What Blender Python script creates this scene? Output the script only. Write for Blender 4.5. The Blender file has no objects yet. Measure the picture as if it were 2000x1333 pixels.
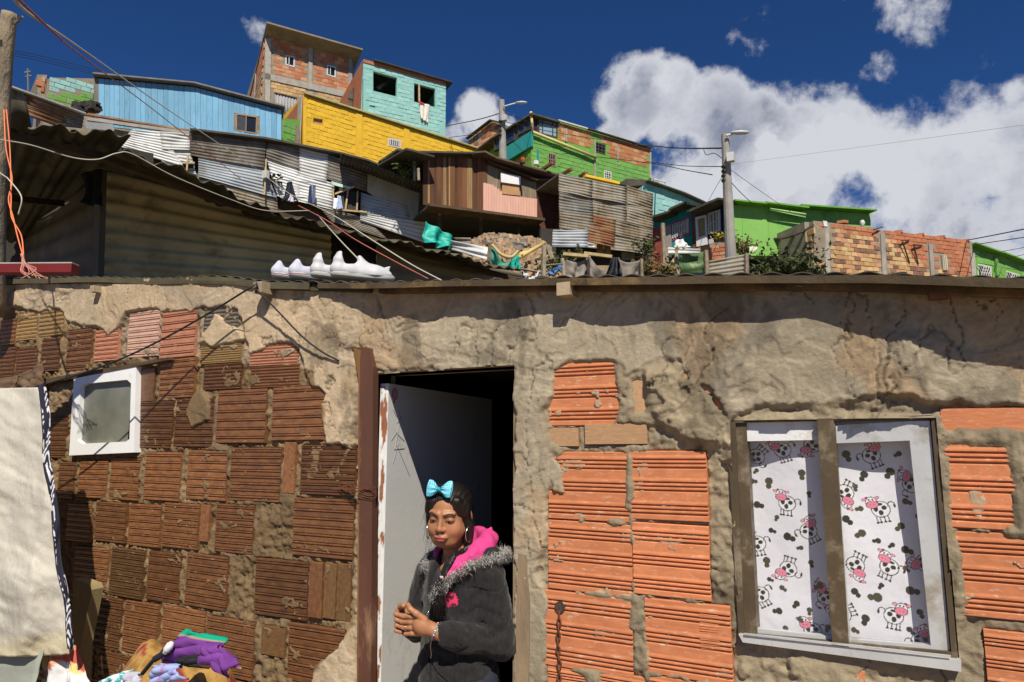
import bpy, math, random
import numpy as np
from math import sin, cos, pi, radians, atan2, sqrt
from mathutils import Vector, Matrix
from mathutils.geometry import tessellate_polygon
random.seed(7)
rng = np.random.default_rng(7)
scene = bpy.context.scene
COL = scene.collection

# ------------------------------------------------------------------ camera
FPX = 1333.0; YAW = radians(27.6); PIT = radians(8.4)
fw = np.array([-sin(YAW)*cos(PIT), cos(YAW)*cos(PIT), sin(PIT)])
rt = np.array([cos(YAW), sin(YAW), 0.0]); upv = np.cross(rt, fw)
CAM = np.array([0.0, -2.25*fw[1], 1.65])
cd = bpy.data.cameras.new('camera'); cam = bpy.data.objects.new('camera', cd); COL.objects.link(cam)
cd.sensor_width = 36.0; cd.lens = 24.0; cd.clip_start = 0.05; cd.clip_end = 3000
cam.matrix_world = Matrix(((rt[0], upv[0], -fw[0], CAM[0]), (rt[1], upv[1], -fw[1], CAM[1]), (rt[2], upv[2], -fw[2], CAM[2]), (0, 0, 0, 1)))
scene.camera = cam
scene.view_settings.view_transform = 'Standard'; scene.view_settings.look = 'None'
scene.view_settings.exposure = 0.28; scene.view_settings.gamma = 1.0
scene.view_settings.use_curve_mapping = False

# ------------------------------------------------------------------ sun and sky
SD = np.array([0.66, -1.0, 1.37]); SD = SD/np.linalg.norm(SD)      # direction to the sun
sl = bpy.data.lights.new('sun', 'SUN'); sl.energy = 5.0; sl.angle = radians(0.53); sl.color = (1.0, 0.92, 0.78)
so = bpy.data.objects.new('sun', sl); COL.objects.link(so)
so.rotation_euler = Vector((-SD[0], -SD[1], -SD[2])).to_track_quat('-Z', 'Y').to_euler()
so.location = (3, -6, 12)
world = bpy.data.worlds.new('World'); scene.world = world; world.use_nodes = True
wn = world.node_tree.nodes; wl = world.node_tree.links
for n_ in list(wn): wn.remove(n_)

def ray(x, y): return fw+rt*(x-1000.0)/FPX+upv*(666.5-y)/FPX

def build_world():
    out = wn.new('ShaderNodeOutputWorld'); bg = wn.new('ShaderNodeBackground'); bg.inputs[1].default_value = 0.07
    wl.new(bg.outputs[0], out.inputs[0])
    sky = wn.new('ShaderNodeTexSky'); sky.sky_type = 'NISHITA'; sky.sun_disc = False
    sky.sun_elevation = math.asin(SD[2]); sky.sun_rotation = atan2(SD[0], SD[1])
    sky.altitude = 2700; sky.air_density = 0.9; sky.dust_density = 0.2; sky.ozone_density = 4.0
    tc = wn.new('ShaderNodeTexCoord')
    def math_(op, a, b=None, c=None, clamp=False):
        n = wn.new('ShaderNodeMath'); n.operation = op; n.use_clamp = clamp
        for i, v in enumerate((a, b, c)):
            if v is None: continue
            if isinstance(v, (int, float)): n.inputs[i].default_value = v
            else: wl.new(v, n.inputs[i])
        return n.outputs[0]
    def vmath(op, a, b):
        n = wn.new('ShaderNodeVectorMath'); n.operation = op
        for i, v in enumerate((a, b)):
            if isinstance(v, tuple): n.inputs[i].default_value = v
            else: wl.new(v, n.inputs[i])
        return n
    nrm = vmath('NORMALIZE', tc.outputs['Generated'], (0, 0, 0)).outputs[0]
    def fbm(off, scale, det=7.0, rough=0.56, dist=0.0):
        v = vmath('ADD', nrm, off).outputs[0]
        n = wn.new('ShaderNodeTexNoise'); n.inputs['Scale'].default_value = scale; n.inputs['Detail'].default_value = det
        n.inputs['Roughness'].default_value = rough; n.inputs['Distortion'].default_value = dist
        wl.new(v, n.inputs['Vector']); return n.outputs['Fac']
    blobs = [(1245,190,75,1),(1300,180,55,1),(1390,240,80,1),(1480,275,90,1),(1330,260,70,.9),(1290,330,60,.95),(1620,310,110,1),(1760,310,110,1),
             (1900,310,130,1),(2050,300,150,1),(1560,360,170,.95),(1750,400,190,.95),(1950,430,220,.95),(1420,370,110,.95),(1340,390,90,.9),(1215,260,40,.8),
             (1995,190,50,.7),(1590,-5,60,.42),(1790,15,75,.55),(1715,132,40,.62),(1940,120,40,.3),(1490,50,40,.3),
             (930,240,55,.85),(885,262,40,.8),(970,262,40,.75),(505,62,34,.7),(480,48,18,.6),(540,72,26,.5),
             (2350,360,280,.9),(2700,450,420,.9),(1700,560,250,.9),(2150,480,240,.95)]
    acc = None
    for (x, y, r, w) in blobs:
        d = ray(x, y); L = np.linalg.norm(d); d = d/L
        ang = r/FPX*1.02/L
        dot = vmath('DOT_PRODUCT', nrm, (float(d[0]), float(d[1]), float(d[2]))).outputs['Value']
        # angular distance^2 ~ 2(1-dot)
        q = math_('SUBTRACT', 1.0, dot); q = math_('MULTIPLY', q, 2.0/(ang*ang))
        v = math_('SUBTRACT', w, math_('MULTIPLY', q, w*0.72))
        acc = v if acc is None else math_('SMOOTH_MAX', acc, v, 0.12)
    acc = math_('MAXIMUM', acc, -1.2)
    # broken cloud on the side of the sky the picture does not reach
    sp = wn.new('ShaderNodeSeparateXYZ'); wl.new(nrm, sp.inputs[0])
    back = math_('SUBTRACT', math_('MULTIPLY', sp.outputs[1], -0.9), 0.75)
    acc = math_('MAXIMUM', acc, math_('MINIMUM', back, 0.2))
    def dens(o):
        f1 = fbm((3.1+o[0], 1.7+o[1], 0.4+o[2]), 5.2, 8.0, 0.60, 0.15)
        f2 = fbm((1.1+o[0], 7.7+o[1], 2.4+o[2]), 13.0, 6.0, 0.62)
        n = math_('ADD', math_('MULTIPLY', math_('SUBTRACT', f1, 0.5), 3.7), math_('MULTIPLY', math_('SUBTRACT', f2, 0.5), 2.1))
        return math_('ADD', acc, n)
    d0 = dens((0, 0, 0)); d1 = dens((-float(SD[0])*0.03, -float(SD[1])*0.03, -0.045))
    def mapr(v, a, b, c=0.0, d=1.0, sm=True):
        n = wn.new('ShaderNodeMapRange'); n.interpolation_type = 'SMOOTHSTEP' if sm else 'LINEAR'
        wl.new(v, n.inputs[0]); n.inputs[1].default_value = a; n.inputs[2].default_value = b; n.inputs[3].default_value = c; n.inputs[4].default_value = d
        return n.outputs[0]
    alpha = mapr(d0, 0.14, 0.76)
    # thick middle goes grey, sun side stays white
    thick = mapr(d0, 0.45, 1.5)
    side = mapr(math_('SUBTRACT', d0, d1), -0.28, 0.32)
    lf = mapr(fbm((5, 2, 8), 6.0, 5.0, 0.55), 0.38, 0.64)
    sh = math_('MULTIPLY', thick, math_('ADD', math_('MULTIPLY', lf, 1.05), math_('ADD', math_('MULTIPLY', side, -0.55), 0.12)), clamp=True)
    mc = wn.new('ShaderNodeMix'); mc.data_type = 'RGBA'
    wl.new(sh, mc.inputs[0]); mc.inputs[6].default_value = (7.6, 7.8, 8.4, 1); mc.inputs[7].default_value = (2.7, 3.0, 4.1, 1)
    tint = wn.new('ShaderNodeMix'); tint.data_type = 'RGBA'; tint.blend_type = 'MULTIPLY'; tint.inputs[0].default_value = 1.0
    wl.new(sky.outputs[0], tint.inputs[6]); tint.inputs[7].default_value = (0.30, 0.60, 0.95, 1)
    mx = wn.new('ShaderNodeMix'); mx.data_type = 'RGBA'
    wl.new(alpha, mx.inputs[0]); wl.new(tint.outputs[2], mx.inputs[6]); wl.new(mc.outputs[2], mx.inputs[7])
    wl.new(mx.outputs[2], bg.inputs[0])
build_world()

# ------------------------------------------------------------------ helpers: picture point -> place
def at(x, y, d): return CAM+ray(x, y)*d                 # d metres along the view axis
def onY(x, y, Y=0.0):
    r = ray(x, y); return CAM+r*((Y-CAM[1])/r[1])
def onZ(x, y, Z):
    r = ray(x, y); return CAM+r*((Z-CAM[2])/r[2])
class Fac:
    """a vertical plane standing on the hill; s runs along it, z is height"""
    def __init__(s, xL, dL, xR, dR, y=300):
        A = at(xL, y, dL); B = at(xR, y, dR); s.A = A.copy(); s.A[2] = 0
        u = B-A; u[2] = 0; s.len = np.linalg.norm(u); s.u = u/s.len
        s.n = np.array([s.u[1], -s.u[0], 0.0])
        if np.dot(s.n, CAM-A) < 0: s.n = -s.n
    def pt(s, x, y, off=0.0):
        r = ray(x, y); p0 = s.A+s.n*off
        t = np.dot(p0-CAM, s.n)/np.dot(r, s.n); return CAM+r*t
    def sz(s, x, y):
        p = s.pt(x, y); return (float(np.dot(p-s.A, s.u)), float(p[2]))
    def P(s, sz, off=0.0):
        return s.A+s.u*sz[0]+np.array([0, 0, sz[1]])+s.n*off

# ------------------------------------------------------------------ helpers: objects
def tag(o, label=None, cat=None, group=None, kind=None):
    if label: o['label'] = label
    if cat: o['category'] = cat
    if group: o['group'] = group
    if kind: o['kind'] = kind
    return o
def thing(name, loc, label, cat, group=None):
    o = bpy.data.objects.new(name, None); COL.objects.link(o); o.location = [float(c) for c in loc]
    o.empty_display_size = 0.2
    return tag(o, label, cat, group)
def off_of(parent):
    v = np.zeros(3)
    while parent is not None:
        v = v+np.array(parent.location); parent = parent.parent
    return v
def mesh(name, V, Fs, m=None, parent=None, smooth=False, cols=None, quads=None):
    V = np.asarray(V, dtype=np.float64).reshape(-1, 3)
    me = bpy.data.meshes.new(name)
    o_ = off_of(parent)
    if parent is None:
        o_ = np.array([V[:, 0].mean(), V[:, 1].mean(), V[:, 2].min()])
    V = V-o_
    if quads is not None:
        Q = np.asarray(quads, dtype=np.int32)
        me.vertices.add(len(V)); me.vertices.foreach_set('co', V.astype(np.float32).ravel())
        k = Q.shape[1]
        me.loops.add(Q.size); me.loops.foreach_set('vertex_index', Q.ravel())
        me.polygons.add(len(Q)); me.polygons.foreach_set('loop_start', np.arange(0, Q.size, k, dtype=np.int32))
        me.update(calc_edges=True)
    else:
        me.from_pydata([tuple(v) for v in V], [], [tuple(int(i) for i in f) for f in Fs])
        me.update()
    me.validate()
    if smooth: me.polygons.foreach_set('use_smooth', np.ones(len(me.polygons), dtype=bool))
    if cols is not None:
        a = me.color_attributes.new('Col', 'FLOAT_COLOR', 'POINT')
        c4 = np.ones((len(V), 4), dtype=np.float32); c4[:, :3] = cols
        a.data.foreach_set('color', c4.ravel())
    if m is not None: me.materials.append(m)
    o = bpy.data.objects.new(name, me); COL.objects.link(o)
    if parent is None: o.location = [float(c) for c in o_]
    else: o.parent = parent
    return o
class MB:
    def __init__(s): s.V = []; s.F = []
    def poly(s, pts, faces):
        b = len(s.V); s.V += [tuple(p) for p in pts]; s.F += [tuple(b+i for i in f) for f in faces]; return s
    def hexa(s, p):   # 8 points: bottom 4, top 4
        return s.poly(p, [(0, 3, 2, 1), (4, 5, 6, 7), (0, 1, 5, 4), (1, 2, 6, 5), (2, 3, 7, 6), (3, 0, 4, 7)])
    def box(s, c, sx, sy, sz, R=None):
        c = np.asarray(c, float); R = np.eye(3) if R is None else R
        q = [np.array([a*sx/2, b*sy/2, d*sz/2]) for d in (-1, 1) for a, b in ((-1, -1), (1, -1), (1, 1), (-1, 1))]
        return s.hexa([c+R@v for v in q])
    def bar(s, a, b, w, h=None, up=(0, 0, 1)):
        a = np.asarray(a, float); b = np.asarray(b, float); h = w if h is None else h
        t = (b-a)/np.linalg.norm(b-a); u = np.cross(t, up)
        if np.linalg.norm(u) < 1e-4: u = np.cross(t, (1, 0, 0))
        u /= np.linalg.norm(u); v = np.cross(u, t)
        q = lambda p: [p-u*w/2-v*h/2, p+u*w/2-v*h/2, p+u*w/2+v*h/2, p-u*w/2+v*h/2]
        return s.hexa(q(a)+q(b))
    def tube(s, pts, r, n=6, closed=False, cap=True):
        pts = [np.asarray(p, float) for p in pts]; N = len(pts); rr = r if hasattr(r, '__len__') else [r]*N
        b = len(s.V); prev = None
        for i, p in enumerate(pts):
            if closed: t = pts[(i+1) % N]-pts[i-1]
            else: t = pts[min(i+1, N-1)]-pts[max(i-1, 0)]
            t = t/(np.linalg.norm(t)+1e-9)
            if prev is None:
                u = np.cross(t, (0, 0, 1)); u = np.cross(t, (1, 0, 0)) if np.linalg.norm(u) < 1e-3 else u
            else: u = prev-t*np.dot(prev, t)
            u /= np.linalg.norm(u); prev = u; v = np.cross(t, u)
            for k in range(n):
                a = 2*pi*k/n; s.V.append(tuple(p+(u*cos(a)+v*sin(a))*rr[i]))
        for i in range(N if closed else N-1):
            j = (i+1) % N
            for k in range(n):
                s.F.append((b+i*n+k, b+i*n+(k+1) % n, b+j*n+(k+1) % n, b+j*n+k))
        if cap and not closed:
            s.F.append(tuple(b+k for k in reversed(range(n)))); s.F.append(tuple(b+(N-1)*n+k for k in range(n)))
        return s
    def slab(s, poly, n, t, holes=()):   # poly in 3-D, thickened by t against n, openings cut right through
        n = np.asarray(n, float); loops = [[np.asarray(p, float) for p in poly]]+[[np.asarray(p, float) for p in h] for h in holes]
        tri = tessellate_polygon([[Vector(p) for p in L] for L in loops])
        flat = [p for L in loops for p in L]; N = len(flat); b = len(s.V)
        s.V += [tuple(p) for p in flat]+[tuple(p-n*t) for p in flat]
        for f in tri:
            s.F.append(tuple(b+i for i in f)); s.F.append(tuple(b+N+i for i in reversed(f)))
        k = 0
        for L in loops:
            m = len(L)
            for i in range(m):
                j = (i+1) % m; s.F.append((b+k+i, b+k+j, b+N+k+j, b+N+k+i))
            k += m
        return s
    def build(s, name, m=None, parent=None, smooth=False):
        return mesh(name, s.V, s.F, m, parent, smooth)
def bez(pts, n=12):
    """smooth curve through the points (Catmull-Rom)"""
    P = [np.asarray(p, float) for p in pts]; P = [2*P[0]-P[1]]+P+[2*P[-1]-P[-2]]; out = []
    for i in range(1, len(P)-2):
        for k in range(n):
            t = k/n; a, b, c, d = P[i-1:i+3]
            out.append(.5*((2*b)+(c-a)*t+(2*a-5*b+4*c-d)*t*t+(3*b-a-3*c+d)*t**3))
    out.append(P[-2]); return out

# ------------------------------------------------------------------ numpy noise
_perm = rng.random((64, 64, 64)).astype(np.float32)
def vnoise(x, y, z=0.0):
    x, y, z = np.broadcast_arrays(np.asarray(x, np.float32), np.asarray(y, np.float32), np.asarray(z, np.float32))
    xi = np.floor(x).astype(np.int32); yi = np.floor(y).astype(np.int32); zi = np.floor(z).astype(np.int32)
    fx = x-xi; fy = y-yi; fz = z-zi
    fx = fx*fx*(3-2*fx); fy = fy*fy*(3-2*fy); fz = fz*fz*(3-2*fz)
    g = lambda a, b, c: _perm[(xi+a) & 63, (yi+b) & 63, (zi+c) & 63]
    return ((g(0,0,0)*(1-fx)+g(1,0,0)*fx)*(1-fy)+(g(0,1,0)*(1-fx)+g(1,1,0)*fx)*fy)*(1-fz)+((g(0,0,1)*(1-fx)+g(1,0,1)*fx)*(1-fy)+(g(0,1,1)*(1-fx)+g(1,1,1)*fx)*fy)*fz
def fbm(x, y, z=0.0, o=4, g=0.5):
    a = 1.0; s = 0.0; t = 0.0; f = 1.0
    for i in range(o):
        s = s+a*vnoise(x*f+i*17.3, y*f+i*9.1, z*f if not np.isscalar(z) else z+i*3.7); t += a; a *= g; f *= 2.03
    return s/t
def inpoly(px, py, poly):
    r = np.zeros(np.shape(px), bool); n = len(poly)
    for i in range(n):
        x1, y1 = poly[i]; x2, y2 = poly[(i+1) % n]
        if y1 == y2: continue
        c = ((y1 > py) != (y2 > py)) & (px < (x2-x1)*(py-y1)/(y2-y1)+x1); r ^= c
    return r
def boxblur(a, r):
    for ax in (0, 1):
        c = np.cumsum(np.concatenate([np.repeat(np.take(a, [0], ax), r+1, ax), a, np.repeat(np.take(a, [-1], ax), r, ax)], ax), ax)
        n = a.shape[ax]
        a = (np.take(c, np.arange(2*r+1, 2*r+1+n), ax)-np.take(c, np.arange(0, n), ax))/(2*r+1)
    return a
def sstep(a, b, x):
    t = np.clip((x-a)/(b-a), 0, 1); return t*t*(3-2*t)

# ------------------------------------------------------------------ materials
def lin(c):
    """sRGB 0-255 -> linear"""
    return tuple(((v/255)/12.92 if v <= 10 else ((v/255+.055)/1.055)**2.4) for v in c)
_mats = {}
def mat(name, col, rough=.85, var=.25, scale=3.0, col2=None, bump=.15, bscale=60.0, spec=.3, metal=0.0, rnd=.12, attr=False,
        stretch=(1, 1, 1), alpha=1.0, trans=0.0, stain=None, stain_amt=.5, stain_scale=1.2, sheen=0.0, thresh=(0.35, 0.65), bdet=4.0, bdist=None):
    if name in _mats: return _mats[name]
    m = bpy.data.materials.new(name); m.use_nodes = True; nt = m.node_tree; N = nt.nodes; L = nt.links
    bs = N['Principled BSDF']; bs.inputs['Roughness'].default_value = rough; bs.inputs['Metallic'].default_value = metal
    bs.inputs['Specular IOR Level'].default_value = spec; bs.inputs['Alpha'].default_value = alpha; bs.inputs['Transmission Weight'].default_value = trans
    if sheen: bs.inputs['Sheen Weight'].default_value = sheen
    tc = N.new('ShaderNodeTexCoord'); oi = N.new('ShaderNodeObjectInfo')
    mu = N.new('ShaderNodeMath'); mu.operation = 'MULTIPLY'; mu.inputs[1].default_value = 37.0; L.new(oi.outputs['Random'], mu.inputs[0])
    cx = N.new('ShaderNodeCombineXYZ')
    for i in range(3): L.new(mu.outputs[0], cx.inputs[i])
    ad = N.new('ShaderNodeVectorMath'); ad.operation = 'ADD'; L.new(tc.outputs['Object'], ad.inputs[0]); L.new(cx.outputs[0], ad.inputs[1])
    sc = N.new('ShaderNodeVectorMath'); sc.operation = 'MULTIPLY'; sc.inputs[1].default_value = stretch; L.new(ad.outputs[0], sc.inputs[0])
    def noise(s, d=5.0, r=.6):
        n = N.new('ShaderNodeTexNoise'); n.inputs['Scale'].default_value = s; n.inputs['Detail'].default_value = d; n.inputs['Roughness'].default_value = r
        L.new(sc.outputs[0], n.inputs['Vector']); return n.outputs['Fac']
    def mr(v, a, b, c=0., d=1.):
        n = N.new('ShaderNodeMapRange'); L.new(v, n.inputs[0]); n.inputs[1].default_value = a; n.inputs[2].default_value = b; n.inputs[3].default_value = c; n.inputs[4].default_value = d; return n.outputs[0]
    def mix(f, a, b, mode='MIX'):
        n = N.new('ShaderNodeMix'); n.data_type = 'RGBA'; n.blend_type = mode
        for i, v in ((0, f), (6, a), (7, b)):
            if isinstance(v, (int, float)): n.inputs[i].default_value = v
            elif isinstance(v, tuple): n.inputs[i].default_value = (*v[:3], 1)
            else: L.new(v, n.inputs[i])
        return n.outputs[2]
    base = col
    if attr:
        va = N.new('ShaderNodeVertexColor'); va.layer_name = 'Col'; base = va.outputs[0]
        c = mix(mr(noise(scale), .3, .7), mix(1.0, base, (1-var,)*3, 'MULTIPLY'), base)
    else:
        c2 = col2 if col2 else tuple(v*(1-var) for v in col)
        c = mix(mr(noise(scale), thresh[0], thresh[1]), c2, col)
    if stain: c = mix(mr(noise(stain_scale, 8.0, .7), .62-stain_amt*.25, .72-stain_amt*.15), c, stain)
    if rnd:
        br = mr(oi.outputs['Random'], 0, 1, 1-rnd, 1+rnd)
        hv = N.new('ShaderNodeHueSaturation'); L.new(br, hv.inputs['Value']); L.new(c, hv.inputs['Color']); c = hv.outputs[0]
    if isinstance(c, tuple): bs.inputs['Base Color'].default_value = (*c, 1)
    else: L.new(c, bs.inputs['Base Color'])
    if bump:
        b = N.new('ShaderNodeBump'); b.inputs['Strength'].default_value = min(1, bump); b.inputs['Distance'].default_value = bdist or 0.6/bscale
        L.new(noise(bscale, bdet, .65), b.inputs['Height']); L.new(b.outputs[0], bs.inputs['Normal'])
    L.new(mr(noise(scale*2.3), .3, .7, max(.05, rough-.12), min(1, rough+.1)), bs.inputs['Roughness'])
    _mats[name] = m; return m
# ------------------------------------------------------------------ colours and materials used widely
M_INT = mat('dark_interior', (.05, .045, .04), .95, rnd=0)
M_WOODD = mat('old_dark_wood', (.10, .065, .035), .85, .5, 6, stretch=(1, 1, 6), bump=.4)
M_WOODG = mat('grey_wood', (.30, .25, .18), .9, .45, 8, bump=.4)
M_WOODY = mat('pale_wood', (.50, .38, .20), .85, .3, 8)
M_ZINC = mat('zinc_sheet', (.62, .63, .63), .55, .25, 2, bump=.1, spec=.4, stain=(.34, .30, .25), stain_amt=.25)
M_ZDARK = mat('weathered_sheet', (.20, .185, .165), .75, .4, 2.5, bump=.1, stain=(.10, .075, .05), stain_amt=.6)
M_ZBLUE = mat('bluish_sheet', (.38, .42, .46), .6, .3, 2, bump=.1, stain=(.25, .22, .18), stain_amt=.3)
M_ZRUST = mat('rusty_sheet', (.38, .27, .16), .8, .4, 2, bump=.15, stain=(.20, .08, .035), stain_amt=1.0)
M_ZOLD = mat('old_grey_sheet', (.38, .355, .30), .75, .4, 1.6, bump=.1, stain=(.17, .13, .08), stain_amt=.8, stretch=(1, 1, .35), stain_scale=1.6)
M_OLIVE = mat('mossy_sheet', (.105, .092, .052), .85, .5, 3.0, col2=(.06, .05, .03), bump=.25, stain=(.045, .04, .028), stain_amt=.7)
M_DARKROOF = mat('dark_roof_sheet', (.09, .08, .065), .85, .5, 2.0, bump=.2, stain=(.05, .045, .04), stain_amt=.5)
M_WHITEM = mat('white_paint', (.78, .79, .80), .45, .08, 6, bump=.05, bscale=90, stain=(.62, .58, .5), stain_amt=.15, stain_scale=6)
M_ALU = mat('aluminium', (.56, .57, .58), .38, .12, 8, bump=.05, metal=.25, spec=.5, rnd=0, stain=(.34, .30, .24), stain_amt=.35, stain_scale=7)
M_BROWNAL = mat('brown_frame_paint', (.105, .075, .042), .5, .35, 9, bump=.08, spec=.4, rnd=0, stain=(.24, .20, .14), stain_amt=.4, stain_scale=9)
M_BLACK = mat('black_rubber', (.02, .02, .02), .6, .1, rnd=0)
M_CONC = mat('concrete', (.36, .33, .29), .9, .25, 4, bump=.2)
M_RUSTW = mat('rust_iron', (.16, .06, .03), .8, .4, 30, bump=.3, rnd=0)

def glassmat(name, tint=(.9, .93, .92), refl=.12, rough=.02):
    m = bpy.data.materials.new(name); m.use_nodes = True; nt = m.node_tree; N = nt.nodes; L = nt.links
    N.remove(N['Principled BSDF']); o = N['Material Output']
    t = N.new('ShaderNodeBsdfTransparent'); t.inputs[0].default_value = (*tint, 1)
    g = N.new('ShaderNodeBsdfGlossy'); g.inputs['Roughness'].default_value = rough; g.inputs[0].default_value = (.9, .9, .9, 1)
    fr = N.new('ShaderNodeLayerWeight'); fr.inputs[0].default_value = .5
    pw = N.new('ShaderNodeMath'); pw.operation = 'POWER'; pw.inputs[1].default_value = 4.0; L.new(fr.outputs['Facing'], pw.inputs[0])
    ad = N.new('ShaderNodeMath'); ad.operation = 'MULTIPLY_ADD'; ad.inputs[1].default_value = .6; ad.inputs[2].default_value = refl; ad.use_clamp = True; L.new(pw.outputs[0], ad.inputs[0])
    mx = N.new('ShaderNodeMixShader'); L.new(ad.outputs[0], mx.inputs[0]); L.new(t.outputs[0], mx.inputs[1]); L.new(g.outputs[0], mx.inputs[2]); L.new(mx.outputs[0], o.inputs[0])
    return m
M_GLASS = glassmat('window_glass', (.97, .97, .98), refl=.04)
M_DGLASS = mat('dark_glass', (.012, .015, .022), .08, .2, 1, spec=.6, bump=0, rnd=.2)

# ------------------------------------------------------------------ terrain: lane, yard and hillside
ctrl = []
def base_pt(x, y, d, dz=0.0):
    p = at(x, y, d); ctrl.append((p[0], p[1], p[2]+dz-(.9 if d > 9 else .3)))
for a in [(200, 700, 6.0), (700, 640, 6.2), (1000, 600, 8.5), (250, 560, 11), (600, 560, 12), (300, 500, 17), (600, 480, 17.5), (800, 500, 18), (900, 520, 14),
          (1000, 520, 15), (1000, 455, 19), (1150, 500, 18.5), (1150, 560, 12), (1400, 570, 13), (1700, 600, 12), (1350, 520, 20), (1600, 500, 22), (1250, 440, 28),
          (380, 290, 24), (120, 230, 30), (650, 330, 29), (850, 340, 31), (600, 240, 39), (500, 215, 44), (800, 285, 36), (1100, 370, 31), (1230, 370, 35), (960, 330, 36),
          (1320, 440, 31), (1650, 560, 20), (1850, 565, 21), (1980, 560, 25), (2300, 620, 24), (2300, 640, 14), (-200, 300, 22), (-400, 500, 12), (-500, 260, 34),
          (2000, 520, 60), (1500, 430, 60), (1000, 400, 70), (500, 300, 70), (0, 330, 70), (2400, 620, 60), (1200, 560, 9), (1700, 640, 8), (2400, 740, 8)]:
    base_pt(*a)
for (x, y) in [(-6, 0), (-3, 0), (0, 0), (3, 0), (-6, -4), (0, -4), (4, -4), (-3, 2.2), (-6, 2.2), (0, 2.4), (3, 2.6), (-10, 0), (8, 0), (-12, -8), (10, -8), (0, -12)]:
    ctrl.append((x, y, 0.0))
for k in range(16):
    a = 2*pi*k/16
    ctrl.append((90*cos(a), 90*sin(a), 3.0 if sin(a) < .2 else 8.0)); ctrl.append((300*cos(a), 300*sin(a), -6.0))
CT = np.array(ctrl)
def ground_z(x, y):
    x = np.asarray(x, float); y = np.asarray(y, float)
    d2 = (x[..., None]-CT[:, 0])**2+(y[..., None]-CT[:, 1])**2
    w = 1.0/(d2+.6)**1.9
    return (w*CT[:, 2]).sum(-1)/w.sum(-1)
def build_terrain():
    t = np.linspace(-1, 1, 241); g = np.sign(t)*(np.abs(t)*22+np.abs(t)**5*480)
    X, Y = np.meshgrid(g-4, g+12, indexing='ij')
    Z = ground_z(X, Y)
    far = np.clip(np.hypot(X, Y-12)/60, 0, 1)
    yard = (Y < 2.9) & (np.abs(X) < 9) & (Y > -8)
    Z = Z+(fbm(X*.5+5, Y*.5, o=4)-.5)*.5*(~yard)-.25*(~yard)
    Z = np.where(yard, 0.01*fbm(X*2, Y*2)-.01, Z)
    n = len(g); V = np.stack([X, Y, Z], -1).reshape(-1, 3)
    i, j = np.meshgrid(np.arange(n-1), np.arange(n-1), indexing='ij'); a = (i*n+j).ravel()
    m = mat('hill_earth', (.24, .17, .10), .95, .5, 1.2, col2=(.13, .10, .06), bump=.6, bscale=12, rnd=0, stain=(.08, .09, .035), stain_amt=.7, stain_scale=.4)
    tag(mesh('ground', V, None, m, None, True, quads=np.stack([a, a+n, a+n+1, a+1], -1)), kind='structure')
build_terrain()
def build_bounce_yard():  # unseen ground in front, added to bounce warm light onto the shaded wall
    g = np.linspace(-9, 9, 60); h = np.linspace(-7.8, -.10, 30); X, Y = np.meshgrid(g, h, indexing='ij'); Z = .006+.012*fbm(X*1.5, Y*1.5, 3.0, 4); a = np.array([i*30+j for i in range(59) for j in range(29)])
    tag(mesh('yard', np.stack([X, Y, Z], -1).reshape(-1, 3), None, mat('bounce_yard_earth', (.28, .22, .155), .95, .3, 2.5, bump=.6, bscale=25, rnd=0), None, True, quads=np.stack([a, a+30, a+31, a+1], -1)), kind='structure')
build_bounce_yard()

# ------------------------------------------------------------------ the plastered brick house with the doorway
EAVE = [(-200, 546), (0, 550), (180, 546), (300, 549), (430, 545), (470, 550), (520, 557), (700, 559), (1000, 552), (1400, 547), (1700, 546), (2000, 553), (2300, 565)]
def eave_y(x): return float(np.interp(x, [e[0] for e in EAVE], [e[1] for e in EAVE]))
SHADE = [(-200, 572), (0, 570), (60, 566), (130, 572), (200, 562), (300, 558), (430, 556), (480, 562), (520, 578), (600, 590), (660, 600), (700, 610), (720, 625), (760, 632), (800, 636), (850, 637),
         (900, 632), (950, 630), (1000, 625), (1040, 615), (1060, 612), (1100, 620), (1130, 630), (1180, 640), (1230, 642), (1280, 632), (1320, 630), (1390, 632),
         (1480, 632), (1520, 625), (1560, 622), (1600, 632), (1660, 655), (1720, 670), (1780, 690), (1850, 710), (1930, 715), (2000, 722), (2200, 730)]
eave_pts = []
for (x, y) in SHADE:
    w = onY(x, y, 0.0); best = None
    for t in np.linspace(0, .4, 401):
        p = w+np.array([SD[0]/-SD[1], -1.0, SD[2]/-SD[1]])*t
        d = p-CAM; zc = d@fw; px = 1000+FPX*(d@rt)/zc; py = 666.5-FPX*(d@upv)/zc
        if py <= eave_y(px): best = p; break
    if best is None: best = p
    eave_pts.append(best)
eave_pts = np.array(eave_pts); eave_pts = eave_pts[np.argsort(eave_pts[:, 0])]
eave_pts[:, 1] = np.minimum(eave_pts[:, 1], -.012)
EX, EY_, EZ = eave_pts.T
def ztop(X): return np.interp(X, EX, EZ)

house = thing('brick_house', (-1.6, 0.0, 0.0), 'low clay brick and mud plastered house with open doorway and small windows', 'house')
K1 = lambda x, y: (x/2.7778, 540+y/2.7778)
K2 = lambda x, y: (x/2.7778, 900+y/2.7778)
K5 = lambda x, y: (1000+x/2.598, 820+y/2.598)
K7 = lambda x, y: (1380+x/2.411, 780+y/2.411)
K0 = lambda x, y: (x, y)
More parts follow.
